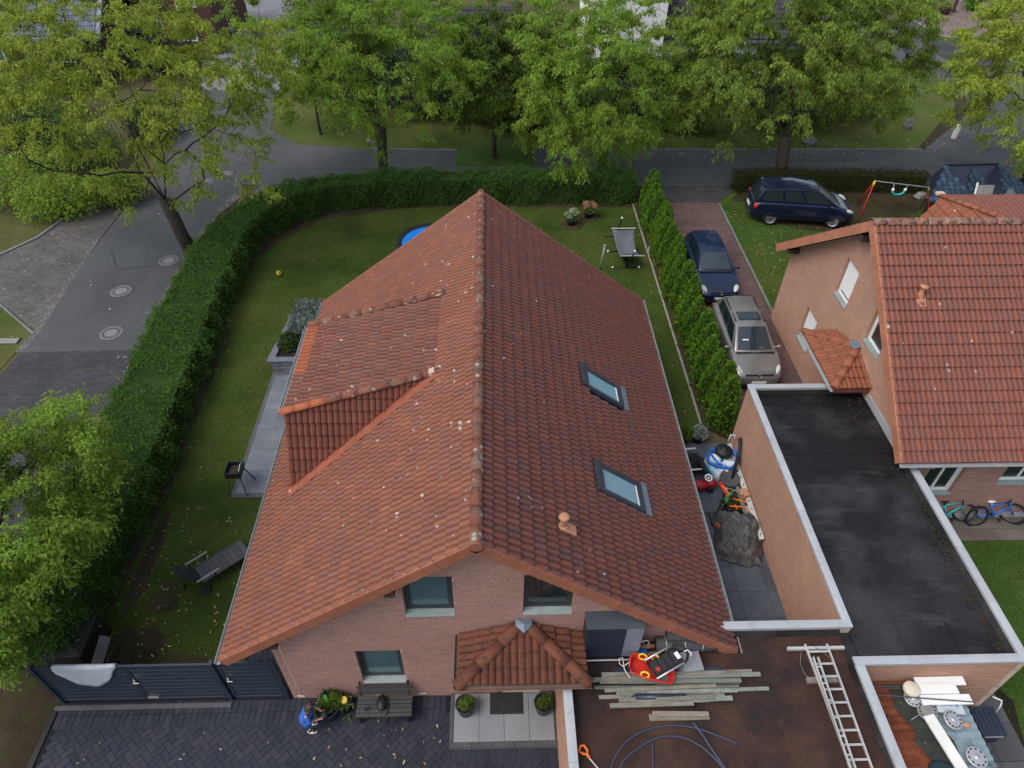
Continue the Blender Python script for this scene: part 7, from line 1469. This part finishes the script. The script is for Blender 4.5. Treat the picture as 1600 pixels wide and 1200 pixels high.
o = bpy.data.objects['enamel_sheet']; mb = MB(); [mb.cbox((9.36+.12*k,6.03-.014*k,2.0635), (.045,.045,.004)) for k in range(4)]; obj('dot', mb, M['blue'], o, world=True)
tag(obj('thin_rod', MB().tube([(7.95,6.2,2.2),(10.1,6.02,2.14)], .014, 6), M['board_grey']), 'long thin metal rod lying across the lean-to', 'rod'); tag(obj('thin_rod', MB().tube([(8.0,6.40,2.14),(8.62,6.38,2.14)], .014, 6).tube([(8.0,6.36,2.14),(8.62,6.34,2.14)], .010, 6), M['board_grey']), 'pair of short rods between parapet and cream lid', 'rod'); tag(obj('thin_rod', MB().tube([(8.62,5.72,2.05),(8.92,5.86,2.07)], .010, 6), M['steel']), 'short bright rod pointing at the dirty hubcap', 'rod')
tag(obj('stone', MB().ball((9.76,5.61,2.02),.075,9,sc=(1.2,.8,.6)), M['tan'], smooth=True), 'orange brown stone on the edge of the lean-to', 'stone')
tag(obj('green_cloth', MB().ball((8.83,4.62,2.0),.32,14,sc=(1,1.1,.35)), mat('cloth_teal',(.012,.035,.040),.8), smooth=True), 'dark teal bundle at the bottom edge of the lean-to', 'bundle')
bx_ = thing('storage_box', 'dark navy plastic box with ribbed lid on the slabs behind the garage', 'box', (11.3,6.25,.03)); obj('body', MB().box((11.0,5.95,.03),(11.52,6.52,.5)), M['plastic_navy'], bx_, bevel=.02); obj('lid', MB().box((10.97,5.92,.5),(11.55,6.55,.56)), M['plastic_navy'], bx_, bevel=.015); mb = MB(); [mb.box((11.04+.11*k,5.96,.56),(11.09+.11*k,6.5,.572)) for k in range(5)]; obj('lid_rib', mb, M['plastic_navy'], bx_); obj('handle', MB().box((11.05,5.90,.44),(11.47,5.93,.48)), M['steel'], bx_)
tag(obj('tap', MB().tube([(11.34,6.6,1.0),(11.5,6.5,1.0),(11.52,6.45,.85),(11.5,6.4,.6)], .02, 6), M['white_dirty'], smooth=True), 'white tap pipe at the garage corner above the navy box', 'tap')
# ================================================================== PASSAGE BETWEEN HOUSE AND GARAGE
def P3(x,y,z): return (x,y,z)
pool = thing('paddling_pool', 'folded pale blue and white paddling pool with blue hoses in the passage', 'paddling pool', (7.05,14.2,.03))
mb = MB(); g = random.Random(4); k = 22
for j,(r,z) in enumerate(((.50,.02),(.54,.22),(.50,.42),(.30,.50),(.05,.47))):
    for i in range(k): a = 2*math.pi*i/k; q = r*(1+.10*math.sin(3*a+j)+.06*g.uniform(-1,1)); mb.v.append((7.08+q*math.cos(a)*1.0, 14.2+q*math.sin(a)*.85, .03+z+.06*math.sin(5*a+j)*(j > 0)))
mb.f = [(j*k+i,j*k+(i+1)%k,(j+1)*k+(i+1)%k,(j+1)*k+i) for j in range(4) for i in range(k)]; mb.m = [0]*len(mb.f)
obj('liner', mb, mat('pool_liner',(.50,.55,.60),.5,col2=(.10,.33,.55),c2=(.48,.56),s2=2.2), pool, smooth=True)
mb = MB(); [mb.tube([(7.10+(.47+.03*q)*math.cos(a)+.04*math.sin(3*a), 14.28+(.37+.03*q)*math.sin(a), .52+.06*q+.05*math.sin(2*a+q)) for a in np.linspace(0,6.283,25)], .045, 7) for q in range(2)]; mb.tube([(6.8,14.45,.52),(6.9,14.1,.56),(7.2,13.9,.54),(7.5,13.85,.42)], .035, 7); obj('ring', mb, M['blue'], pool, smooth=True)
tag(obj('barrel', MB().lathe([(.001,.45),(.24,.45),(.27,.60),(.265,.66),(.20,.71),(.07,.73),(.04,.76),(.001,.77)], (7.18,14.50,.03), 20), M['black'], smooth=True), 'black domed lid sitting on top of the folded paddling pool', 'lid')
tag(obj('black_pole', MB().tube([(7.25,13.55,.35),(7.52,14.2,.95),(7.56,14.5,1.25)], .05, 8), M['black'], smooth=True), 'black foam covered pole leaning against the garage wall', 'pole')
tag(obj('white_hook', MB().tube([(7.35,14.75,.8),(7.42,14.85,1.0),(7.52,14.85,1.02),(7.55,14.75,.9)], .03, 6), M['fleece'], smooth=True), 'pale curved handle beside the black domed lid', 'handle')
tag(obj('black_board', MB().cbox((6.50,14.15,.42),(.50,.70,.03),ry=.7,rz=.2), M['black'], bevel=.005), 'black board leaning on the folded paddling pool', 'board')
fd = thing('folding_frame', 'dark folding frame with two pale bars standing by the eave in the passage', 'frame', (6.2,14.3,.03)); mb = MB(); mb.tube([(5.9,14.75,.45),(6.4,14.8,.45)], .03, 6).tube([(5.98,13.95,.40),(6.5,13.98,.40)], .03, 6); obj('bar', mb, M['white_dirty'], fd, smooth=True); mb = MB(); mb.tube([(5.95,14.7,.05),(6.1,14.35,.62),(6.25,14.7,.05)], .018, 5).tube([(5.9,14.0,.05),(6.2,14.35,.6),(6.3,14.0,.05)], .018, 5); mb.box((5.95,14.0,.25),(6.45,14.75,.28)); obj('frame', mb, M['black'], fd)
rc = thing('toy_car', 'red toy ride-on with a white and black steering wheel by the eave', 'toy', (6.35,13.5,.03)); mb = MB(); mb.ball((6.28,13.5,.22),.24,14,sc=(1.2,.75,.65)).ball((6.62,13.52,.26),.18,12,sc=(1,.8,.8)).ball((6.02,13.48,.26),.15,12); obj('body', mb, M['red_dark'], rc, smooth=True); obj('wheel', MB().tube([(x,y,.12) for x,y in ((6.12,13.3),(6.12,13.7))], .10, 12).tube([(x,y,.12) for x,y in ((6.58,13.32),(6.58,13.72))], .10, 12), M['black'], rc)
mb = MB(); mb.tube([(6.52+.10*math.cos(a), 13.58+.10*math.sin(a), .46+.03*math.sin(a)) for a in np.linspace(0,6.283,15)], .026, 6); mb.ball((6.52,13.58,.455),.04,8); obj('steering_wheel', mb, M['white'], rc, smooth=True)
bt = obj('bucket', MB().lathe([(.001,.05),(.24,.05),(.31,.46),(.30,.47),(.27,.46),(.001,.40)], (7.18,13.62,.0), 20, M=Matrix.Rotation(.12,4,'X')), M['board_grey'], smooth=True); tag(bt, 'large dark grey tub in front of the paddling pool', 'tub')
def bike(name, label, x, y, rz, lean, fcol, wcol='black_rubber', r=.30, wbs=.98, scale=1, bar='black', acc='white', steer=.3, acc2=None):
    t = thing(name, label, 'bicycle', (x,y,0), rz, world=False); T = Matrix.Rotation(lean,4,'X')
    tp = lambda *p: T@Vector(p)
    for wx, st in ((-wbs/2,0),(wbs/2,steer)):
        S_ = Matrix.Rotation(st,4,'Z'); pos = lambda a, q: T@(Vector((wx,0,r))+S_@Vector((math.cos(a)*q,0,math.sin(a)*q)))
        w_ = obj('wheel', MB().tube([pos(a, r-.03) for a in np.linspace(0,6.283,25)], .034, 6), M[wcol], t, world=False, smooth=True)
        obj('rim', MB().tube([pos(a, r-.075) for a in np.linspace(0,6.283,21)], .012, 4), M['board_grey'], w_, world=False); sp_ = MB(); [sp_.tube([pos(a,.02), pos(a+.25,r-.08)], .004, 3) for a in np.linspace(0,6.0,14)]; obj('spoke', sp_, M['steel'], w_, world=False)
        obj('hub', MB().tube([T@(Vector((wx,0,r))+S_@Vector((0,-.05,0))), T@(Vector((wx,0,r))+S_@Vector((0,.05,0)))], .03, 8), M['black'], w_, world=False)
    bb, ht, hb_, st_, ra = (-.06,0,r-.02), (wbs/2-.20,0,r+.42), (wbs/2-.16,0,r+.28), (-.20,0,r+.36), (-wbs/2,0,r); f = MB()
    for a, b, q in ((bb,hb_,.034),(st_,ht,.028),(bb,st_,.026),(bb,ra,.017),(st_,ra,.015),(ht,hb_,.032)): f.tube([tp(*a),tp(*b)], q, 7)
    obj('frame', f, M[fcol], t, world=False, smooth=True)
    S_ = Matrix.Rotation(steer,4,'Z'); fk = MB(); [fk.tube([tp(*hb_), T@(Vector((wbs/2,0,r))+S_@Vector((-.10,s*.055,.14))), T@(Vector((wbs/2,0,r))+S_@Vector((0,s*.055,0)))], .017, 6) for s in (-1,1)]; obj('fork', fk, M[acc2 or 'black'], t, world=False, smooth=True)
    hb2 = MB(); top = Vector((wbs/2-.23,0,r+.52)); hb2.tube([tp(*ht), T@top], .02, 6); hb2.tube([T@(top+S_@Vector(p)) for p in ((-.06,-.30,.03),(.0,-.12,.02),(.02,0,0),(0,.12,.02),(-.06,.30,.03))], .017, 6); hb2.tube([T@(top+S_@Vector(p)) for p in ((-.06,-.31,.03),(-.03,-.20,.025))], .026, 6); hb2.tube([T@(top+S_@Vector(p)) for p in ((-.06,.31,.03),(-.03,.20,.025))], .026, 6); obj('handlebar', hb2, M[bar], t, world=False, smooth=True)
    sd2 = MB(); sd2.ball((0,0,0),.12,10,sc=(1.1,.55,.3)); sd2.v = [tuple(tp(-.24+p[0],p[1],r+.50+p[2])) for p in sd2.v]; sd2.tube([tp(*st_),tp(-.24,0,r+.48)],.016,6); obj('saddle', sd2, M[acc], t, world=False, smooth=True)
    pd = MB(); pd.lathe([(.08,-.05),(.08,-.04),(.001,-.04)], (0,0,0), 14, M=Matrix.Rotation(math.pi/2,4,'X')); pd.v = [tuple(tp(bb[0]+p[0],p[1],bb[2]+p[2])) for p in pd.v]; pd.tube([tp(bb[0],-.06,bb[2]),tp(bb[0]+.13,-.07,bb[2]-.08)],.014,5).tube([tp(bb[0],.06,bb[2]),tp(bb[0]-.13,.07,bb[2]+.08)],.014,5); [pd.cbox(tp(bb[0]+s*.13,-s*.12,bb[2]-s*.08),(.08,.09,.02)) for s in (1,-1)]; obj('crank', pd, M['black'], t, world=False)
    t.scale = (scale,)*3; return t
bike('childs_bicycle', 'small child bicycle with bright green frame among the passage clutter', 6.85, 12.98, RAD(60), .35, 'green_plastic', r=.20, wbs=.62, scale=.95, bar='steel', acc='black', acc2='steel')
tlr = thing('tool_heap', 'orange and black hand tiller frame behind the draped tarp', 'tiller', (7.15,12.95,.03)); mb = MB(); mb.tube([(6.85,13.25,.5),(7.1,12.85,.35),(7.5,12.75,.3)], .03, 6).tube([(6.95,12.6,.32),(7.5,12.55,.32)], .025, 6).tube([(7.1,12.9,.32),(7.15,12.5,.3)], .025, 6); obj('frame', mb, M['orange'], tlr); mb = MB(); mb.cbox((7.45,12.95,.40),(.24,.30,.30),rz=.3); mb.cbox((7.48,12.45,.28),(.20,.24,.24),rz=.1); obj('housing', mb, M['tan'], tlr, bevel=.03); mb = MB(); mb.cbox((7.2,12.75,.15),(.6,.5,.2)); obj('engine', mb, M['black'], tlr, bevel=.04); obj('grass_box', MB().cbox((7.05,12.75,.33),(.34,.2,.06),rz=.2), M['leaf_shade'], tlr, bevel=.02)
tag(obj('red_shovel', MB().cbox((6.86,13.22,.46),(.12,.32,.03),rz=.5,rx=.5).tube([(6.88,13.1,.42),(7.05,12.8,.3)],.02,6), M['red'], bevel=.01), 'red toy shovel between the grey tub and the tiller', 'shovel')
# draped tarp over a machine
tp_ = MB(); nx_, ny_ = 44, 52; g = np.random.default_rng(5)
for j in range(ny_):
    v = j/(ny_-1)
    for i in range(nx_):
        u = i/(nx_-1); x = 6.28+1.32*u+.10*math.sin(v*5); y = 12.55-1.65*v-.28*u+.05*math.sin(u*9)
        h = .62*math.sin(math.pi*min(1,max(0,u*.93+.05)))**.6*(1-.55*v)*math.sin(math.pi*min(.98,max(.02,.12+.88*v)))**.35+.16*math.exp(-((u-.75)**2+(v-.35)**2)*14)
        h += .05*abs(math.sin(u*13+v*7+1.5*math.sin(v*6)))+.06*abs(math.sin(v*15-u*9+1+1.3*math.sin(u*7)))+.035*abs(math.sin(u*33+v*21))-.06; e = min(u,1-u,v,1-v)
        tp_.v.append((x+.03*math.sin(v*21), y+.03*math.sin(u*17), .06+max(0,h)*min(1,e*7)+.02*abs(math.sin(u*20+v*13))))
tp_.f = [(j*nx_+i,j*nx_+i+1,(j+1)*nx_+i+1,(j+1)*nx_+i) for j in range(ny_-1) for i in range(nx_-1)]; tp_.m = [0]*len(tp_.f)
tpo = obj('tarp', tp_, M['tarp'], smooth=True); tag(tpo, 'crumpled dark grey tarpaulin draped over a garden machine in the passage', 'tarpaulin'); tpo.modifiers.new('t','SOLIDIFY').thickness = .01
mw = thing('mower', 'orange and black mower wheel sticking out from under the tarpaulin', 'mower', (6.52,11.75,.03)); obj('wheel', MB().tube([(6.60,11.62,.17),(6.72,11.52,.17)], .15, 16), M['black_rubber'], mw); mb = MB(); [mb.cbox((6.42+.05*k,11.98-.07*k,.26),(.10,.025,.10),rz=.8) for k in range(4)]; obj('grille', mb, M['orange'], mw)
lw = thing('scaffold_board', 'long pale perforated metal scaffold board leaning along the garage wall', 'board', (7.5,13,.03)); obj('board', MB().add([(7.46,15.0,.42),(7.60,15.0,.46),(7.60,11.35,.46),(7.46,11.35,.42),(7.46,15.0,.36),(7.60,15.0,.40),(7.60,11.35,.40),(7.46,11.35,.36)], [(0,1,2,3),(7,6,5,4),(0,3,7,4),(1,5,6,2),(0,4,5,1),(3,2,6,7)]), M['alu'], lw, bevel=.006); mb = MB(); [mb.cbox((7.53,11.5+.3*k,.446),(.035,.05,.012),ry=-.28) for k in range(12)]; obj('hole', mb, M['board_grey'], lw); obj('support', MB().box((7.45,11.4,.03),(7.58,11.6,.34)).box((7.45,13.4,.03),(7.58,13.6,.34)).box((7.45,14.7,.03),(7.58,14.9,.34)), M['concrete'], lw)
tag(obj('wood_lath', MB().box((7.30,11.9,.30),(7.42,14.2,.34)), M['timber'], bevel=.006), 'weathered wooden lath lying beside the scaffold board', 'lath')
for x, y, lab, sd in ((6.22,15.55,'small conifer in a black pot nearest the eave',41),(6.68,15.50,'blue green conifer in a black pot beside the nearest thuja',42)):
    t = pot_thing('flowerpot', lab, 'flowerpot', x, y, .0, .19, .34, 'black', 'potted conifers by the thuja row'); tuft(t, 'foliage', x, y, .34, .26, .36, 'leaf_deep' if sd == 41 else 'leaf_lavender', 700, .09, seed=sd)
# ================================================================== NEIGHBOUR'S SIDE
bike('bicycle', 'blue bicycle with white saddle and black tyres leaning at the neighbour front wall', 14.72, 12.02, RAD(4), -.30, 'blue', r=.36, wbs=1.12, acc='white', steer=-.75, acc2='blue')
bike('bicycle', 'turquoise bicycle half hidden behind the garage coping', 13.35, 12.08, RAD(6), -.28, 'turquoise', r=.34, wbs=1.05, acc='black', steer=-.4, acc2='turquoise')
wbn = thing('waste_bin', 'dark wheeled bin at the right edge beside the blue bicycle', 'bin', (16.1,12.0,.0)); obj('body', MB().add([(15.85,11.7,.05),(16.4,11.7,.05),(16.4,12.2,.05),(15.85,12.2,.05),(15.8,11.62,.95),(16.45,11.62,.95),(16.45,12.24,.95),(15.8,12.24,.95)], [(0,1,5,4),(1,2,6,5),(2,3,7,6),(3,0,4,7),(4,5,6,7)]), M['plastic_dark'], wbn, bevel=.03); obj('lid', MB().box((15.77,11.58,.952),(16.48,12.27,1.02)), M['plastic_dark'], wbn, bevel=.02)
sw = thing('swing', 'red A-frame children swing with yellow caps and a turquoise seat', 'swing', (19.5,30.4,0))
mb = MB(); a_, b_ = (18.35,30.75,1.62), (20.85,30.3,1.5)
for top, feet in ((a_, ((17.9,30.1,0),(18.35,31.5,0))), (b_, ((21.15,29.8,0),(21.3,30.95,0)))):
    for f in feet: mb.tube([top, f], .028, 7)
obj('post', mb, M['red'], sw, smooth=True); obj('crossbar', MB().tube([a_, b_], .025, 7), M['steel'], sw)
mb = MB(); [mb.tube([p, (p[0]+(f[0]-p[0])*.14,p[1]+(f[1]-p[1])*.14,p[2]*.86)], .045, 8) for p, f in ((a_,(17.9,30.1)),(a_,(18.35,31.5)),(b_,(21.15,29.8)),(b_,(21.3,30.95)))]; obj('cap', mb, M['yellow'], sw, smooth=True)
mb = MB(); mb.tube([(19.55+.30*math.cos(a), 30.52, 1.22+.20*math.sin(a)) for a in np.linspace(math.pi,2*math.pi,11)], .055, 8); obj('seat', mb, M['turquoise'], sw, smooth=True); obj('rope', MB().tube([(19.25,30.52,1.22),(19.22,30.55,1.56)],.015,5).tube([(19.85,30.52,1.22),(19.88,30.5,1.55)],.015,5).ball((19.25,30.52,1.28),.08,8).ball((19.85,30.52,1.28),.08,8), M['white'], sw)
ROCK0 = ('pale boulder at the end of the low brown hedge',21.75,32.0,.34,(1,.8,.75),'concrete',4)
# garden shed with hexagonal shingles
gs = thing('garden_shed', 'garden shed with dark blue hexagonal shingles and an open recess in its roof', 'shed', (22.5,29.8,0)); P1, P2 = Vector((21.15,30.36,2.6)), Vector((23.74,30.48,2.6)); La, Lb = Vector((20.2,29.0,1.45)), Vector((22.45,28.9,1.45)); Ra, Rb = Vector((23.6,28.6,1.45)), Vector((25.6,28.9,1.45)); V1, V2 = Vector((22.7,29.7,1.25)), Vector((23.5,29.9,1.25))
mb = MB(); mb.add([P1,La,Lb,V1,V2,Ra,Rb,P2,(21.25,31.2,1.6),(24.6,31.4,1.6)], [(0,1,2),(0,2,3),(0,3,4,7),(7,4,5),(7,5,6),(0,8,1),(0,7,9,8),(7,6,9)]); obj('roof', mb, M['plastic_navy'], gs)
obj('wall', MB().prism([(20.9,29.4),(22.2,29.3),(22.8,30.0),(23.5,30.0),(23.8,29.1),(25.0,29.3),(24.3,31.1),(21.4,30.9)], 0, 1.42), M['wood_dark'], gs)
def hexes(A, B, Cc, par, s=.13):
    """overlapping hexagonal shingles on the triangle A (top) B C"""
    u = (Cc-B).normalized(); n = u.cross(A-B).normalized(); n = n if n.z > 0 else -n; v = n.cross(u); v = v if v.z < 0 else -v; H_ = (B-A).dot(v); me = None
    for r in range(int(H_/(s*1.5))+1):
        f = (r+.6)*s*1.5/H_; 
        if f > 1: break
        a, b = A+(B-A)*f, A+(Cc-A)*f; L = (b-a).length; k = max(1, int(L/(s*1.78)))
        for i in range(k):
            c = a+(b-a)*((i+.5+(.25 if r%2 else -.25)*(k > 1))/k)+n*(.015+.004*(i%2))
            if me is None:
                hx_ = [(s*.98*math.cos(q),s*.98*math.sin(q)) for q in np.arange(6)*math.pi/3+math.pi/6]; m_ = MB().prism(hx_, -.01, .012); me = bpy.data.meshes.new('shingle'); me.from_pydata(m_.v,[],m_.f); me.materials.append(M['shingle'])
            o = bpy.data.objects.new('shingle', me); COL.objects.link(o); o.parent = par; c = c-Vector(par['_off']); w_ = n.cross(u)
            tl_ = n+v*-.10; tl_.normalize(); uu = u; ww = tl_.cross(uu)
            o.matrix_local = Matrix(((uu.x,ww.x,tl_.x,c.x),(uu.y,ww.y,tl_.y,c.y),(uu.z,ww.z,tl_.z,c.z),(0,0,0,1)))
hexes(P1, La, Lb, gs); hexes(P2, Ra, Rb, gs); hexes(P1.lerp(P2,.5)+Vector((0,0,-.01)), V1+Vector((-.3,.1,.15)), V2+Vector((.3,.1,.15)), gs)
obj('ridge_board', MB().tube([P1,P2], .05, 6), M['black'], gs)
rp2 = thing('leaning_board', 'pale panel with two posts leaning in the recess of the shingled shed', 'panel', (23.3,29.6,1.3)); obj('panel', MB().cbox((23.22,29.75,1.62),(.95,.04,.50),rx=-.5,rz=.06), M['concrete'], rp2, bevel=.01); obj('post', MB().tube([(22.72,29.6,1.3),(22.76,29.9,1.95)],.05,8).tube([(23.72,29.6,1.3),(23.74,29.98,2.0)],.05,8), M['white_dirty'], rp2)
tag(obj('barbecue_cover', MB().lathe([(.62,0),(.55,.25),(.30,.55),(.08,.75),(.001,.78)], (24.0,29.2,1.2), 9), M['fabric_grey']), 'grey cloth cone heaped beside the pale panel', 'cover')
rs_ = thing('rhombus_sign', 'dark sign with two nested white rhombus outlines before the shingled shed', 'sign', (22.55,28.9,1.35)); T_ = Matrix.Translation((22.62,28.95,1.72))@Matrix.Rotation(-.65,4,'X'); obj('board', MB().box((-.34,-.27,-.02),(.34,.27,.02),0,T_), M['black'], rs_)
mb = MB()
for k in (1.0,.5): q = [T_@Vector((x*k,y*k,.032)) for x, y in ((-.30,0),(0,.22),(.30,0),(0,-.22),(-.30,0))]; mb.tube(q, .022, 4)
obj('rhombus', mb, M['white'], rs_)
# far side street furniture
tag(obj('stone_bollard', MB().lathe([(.16,0),(.15,.65),(.10,.78),(.001,.82)], (27.2,39.4,0), 10), M['white_dirty'], smooth=True), 'pale stone bollard on the worn path at the street corner', 'bollard')
ROCKS = [('grey boulder in the far verge right of the bare trunk',18.3,38.5,.36,(1.1,.8,.85),'kerb',1),('tall grey boulder beside the rounded green bush',25.0,40.8,.36,(.8,.8,1.2),'kerb',2),('small pale stone on the verge behind the wide bright green tree',-6.9,38.8,.28,(1.1,.9,.7),'concrete',3)]
wbn = thing('waste_bin', 'black wheeled bin with a raised lid on the grass beside the upper road', 'bin', (29.8,51.2,0)); obj('body', MB().add([(29.5,50.9,.05),(30.1,50.9,.05),(30.1,51.5,.05),(29.5,51.5,.05),(29.4,50.8,1.0),(30.2,50.8,1.0),(30.2,51.6,1.0),(29.4,51.6,1.0)], [(0,1,5,4),(1,2,6,5),(2,3,7,6),(3,0,4,7),(4,5,6,7)]), M['black'], wbn, bevel=.03); obj('lid', MB().cbox((30.35,51.2,1.25),(.8,.75,.07),ry=-.8), M['black'], wbn, bevel=.02); obj('handle', MB().tube([(29.3,50.9,1.0),(29.2,50.9,1.25),(29.2,51.5,1.25),(29.3,51.5,1.0)],.03,6), M['black'], wbn)
ff = thing('garden_fence', 'brown metal garden fence along the far lawn at the top right', 'fence', (38,66,0))
for x, y in ((34.5,66.4),(36.4,66.0),(38.3,65.9),(40.2,65.6)): obj('post', MB().box((x-.09,y-.09,0),(x+.09,y+.09,1.25)), M['brown_wall'], ff)
for i in range(34): f = i/33; x, y = 34.5+5.7*f, 66.4-.8*f; obj('bar', MB().box((x-.02,y-.02,.1),(x+.02,y+.02,1.1)), M['brown_wall'], ff)
obj('rail', MB().tube([(34.5,66.4,1.1),(40.2,65.6,1.1)],.03,5).tube([(34.5,66.4,.18),(40.2,65.6,.18)],.03,5), M['brown_wall'], ff)
t = pot_thing('flowerpot', 'brown tub plant standing on the pink driveway by the far fence', 'flowerpot', 39.0, 64.8, 0, .45, .6, 'brown_wall'); tuft(t, 'foliage', 39.0, 64.8, .55, .5, .5, 'leaf_olive', 200, .2, seed=51)
shrub('bush', 'tall pointed green conifer beside the far fence', 41.8, 66.0, .9, .9, 3.2, 'leaf_thuja', 1800, .22, seed=171); shrub('bush', 'yellow green bush on the pink driveway above the right tree', 46.0, 62.0, 2.2, 1.8, 3.0, 'leaf_yellow', 2600, .24, seed=172)
# ================================================================== HOUSES BEHIND THE TREES
def rock(label, x, y, r, sc, key, seed):
    g = random.Random(seed); mb = MB().ball((0,0,0), r, 9, sc=sc); w_ = {}
    for i, p in enumerate(mb.v):
        k = tuple(round(q,2) for q in p); f = w_.setdefault(k, g.uniform(.78,1.18)); mb.v[i] = (x+p[0]*f, y+p[1]*f, r*sc[2]*.55+p[2]*f)
    return tag(obj('boulder', mb, M[key]), label, 'boulder')
def far_house(name, label, x0, x1, y0, y1, zw, zr, wallm, roofm, wins, tw=.30, th=.36, ov=.5, tiles_max=0):
    t = thing(name, label, 'house', ((x0+x1)/2,(y0+y1)/2,0)); ym = (y0+y1)/2
    obj('wall', MB().add([(x0,y0,0),(x1,y0,0),(x1,y1,0),(x0,y1,0),(x0,y0,zw),(x1,y0,zw),(x1,y1,zw),(x0,y1,zw),(x0,ym,zr-.15),(x1,ym,zr-.15)], [(0,1,5,4),(1,2,6,9,5),(2,3,7,6),(3,0,4,8,7),(4,5,9,8),(7,8,9,6)]), M[wallm], t)
    a = math.atan2(zr-zw, ym-y0); L = math.hypot(zr-zw, ym-y0)+ov; rfo = obj('roof', MB().ext([(x0-.3,ym,zr),(x0-.3,ym-L*math.cos(a),zr-L*math.sin(a)),(x0-.3,ym-L*math.cos(a),zr-L*math.sin(a)-.15),(x0-.3,ym,zr-.15)], (x1-x0+.6,0,0)).ext([(x0-.3,ym,zr),(x0-.3,ym+L*math.cos(a),zr-L*math.sin(a)),(x0-.3,ym+L*math.cos(a),zr-L*math.sin(a)-.15),(x0-.3,ym,zr-.15)], (x1-x0+.6,0,0)), M[roofm], t)
    emit_tiles(field((x0-.3,ym,zr+.02), (1,0,0), (0,-math.cos(a),-math.sin(a)), int((x1-x0+.6)/tw), int(L/th), roofm, tw=tw, tl=th), t, maxn=300)
    for (a0,b0,a1,b1) in wins:
        f = MB(); f.box((a0,y0-.05,b0),(a0+.09,y0+.02,b1)).box((a1-.09,y0-.05,b0),(a1,y0+.02,b1)).box((a0+.09,y0-.049,b0),(a1-.09,y0+.02,b0+.09)).box((a0+.09,y0-.049,b1-.09),(a1-.09,y0+.02,b1)); o = obj('window', f, M['white'], t); obj('pane', MB().box((a0+.09,y0-.03,b0+.09),(a1-.09,y0+.01,b1-.09)), M['glass_teal'], o)
    return t
far_house('house', 'house with a dark tiled roof half hidden behind the drooping tree', 11.6, 22.5, 50.0, 60, 2.5, 6.8, 'render_white', 'roof_slate', [(14,.9,15.2,2.1),(18,.9,19.2,2.1)])
wg_ = far_house('house', 'blue grey tiled house at the upper left corner behind the forked tree', -40, -25.6, 49.2, 58, 2.9, 6.6, 'brown_wall', 'roof_blue', [(-38,1,-36.5,2.2),(-33.5,1,-32,2.2),(-29,1,-27.5,2.2)])
far_house('house', 'brown house with white framed windows behind the forked tree', -25.0, -19.6, 54.0, 62, 5.2, 8.0, 'brown_wall', 'roof_slate', [(-24.4,.9,-23.2,2.3),(-22.4,.9,-21.0,2.3),(-24.2,3.1,-22.9,4.5),(-21.9,3.1,-20.5,4.5)])
far_house('house', 'low brown garden house behind the tall dark hedge', -4.5, 1.5, 50.0, 55, 2.0, 3.6, 'brown_wall', 'roof_slate', [(-2.8,.8,-1.2,1.7)])
wh = thing('white_gable', 'tall white rendered gable wall showing through the bushy tree crown', 'house', (8.9,51,0)); obj('wall', MB().ext([(6.4,49.2,0),(11.4,49.2,0),(11.4,49.2,5.6),(8.9,49.2,8.4),(6.4,49.2,5.6)], (0,6,0)), M['render_white'], wh); obj('roof', MB().ext([(6.0,49.0,5.45),(8.9,49.0,8.6),(11.8,49.0,5.45),(11.8,49.0,5.6),(8.9,49.0,8.8),(6.0,49.0,5.6)], (0,6.4,0)), M['roof_slate'], wh)
o = obj('window', MB().box((7.2,49.15,1.2),(8.6,49.2,2.5)), M['white'], wh); obj('pane', MB().box((7.3,49.12,1.3),(8.5,49.15,2.4)), M['glass_dark'], o)
pc = thing('parked_car', 'dark car parked far up the side street behind the forked tree', 'car', (-21.5,57.5,0)); obj('body', MB().box((-23.6,56.6,.3),(-19.5,58.4,.95)), M['paint_navy'], pc, bevel=.22, seg=3); obj('cabin', MB().add([(-23.1,56.75,.93),(-20.6,56.75,.93),(-20.6,58.25,.93),(-23.1,58.25,.93),(-22.6,56.95,1.45),(-21.4,56.95,1.45),(-21.4,58.05,1.45),(-22.6,58.05,1.45)], [(0,1,5,4),(1,2,6,5),(2,3,7,6),(3,0,4,7),(4,5,6,7)]), M['glass_dark'], pc, bevel=.08)
for x in (-22.9,-20.3): obj('wheel', MB().tube([(x,56.55,.32),(x,56.8,.32)], .32, 14), M['black_rubber'], pc)
for k, (x, y, rx, ry, h, m) in enumerate([(-31,44.5,3,2,2.8,'leaf_green'),(-27,42,2.4,2,2.6,'leaf_deep'),(-13,60,3,2.4,4,'leaf_dark'),(-7,54,3.4,2.6,4.4,'leaf_deep'),(3.5,52,2.2,2,3.8,'leaf_dark'),(26,55,3,2.6,4.4,'leaf_green'),(27.5,62,2.6,2.4,4.0,'leaf_deep'),(-10.5,49.5,2.4,2.2,3.4,'leaf_dark'),(-27.5,47.2,2.8,1.8,3.6,'leaf_deep'),(-22.0,49.5,2.4,1.9,3.4,'leaf_dark'),(-24.5,36,2.2,2,2.6,'leaf_dark')]):
    shrub('bush', ['bush in front of the blue tiled house at the upper left','low bush between the parking bay and the blue tiled house','dark bush at the top edge beyond the gravel forecourt','large bush at the top edge left of the low garden house','dark bush right of the low garden house','bright bush at the top edge above the drooping tree','green bush at the top edge along the upper road','dark bush beside the gravel forecourt','deep green bush at the corner of the blue tiled house','dark bush in front of the brown house with white windows','dark bush at the left edge below the blue tiled house'][k], x, y, rx, ry, h, m, 2600, .24, seed=200+k)

for a_ in ROCKS+[ROCK0]: rock(*a_)
# ------------------------------------------------------------------ tidy
for o in bpy.data.objects:
    if '_off' in o: del o['_off']
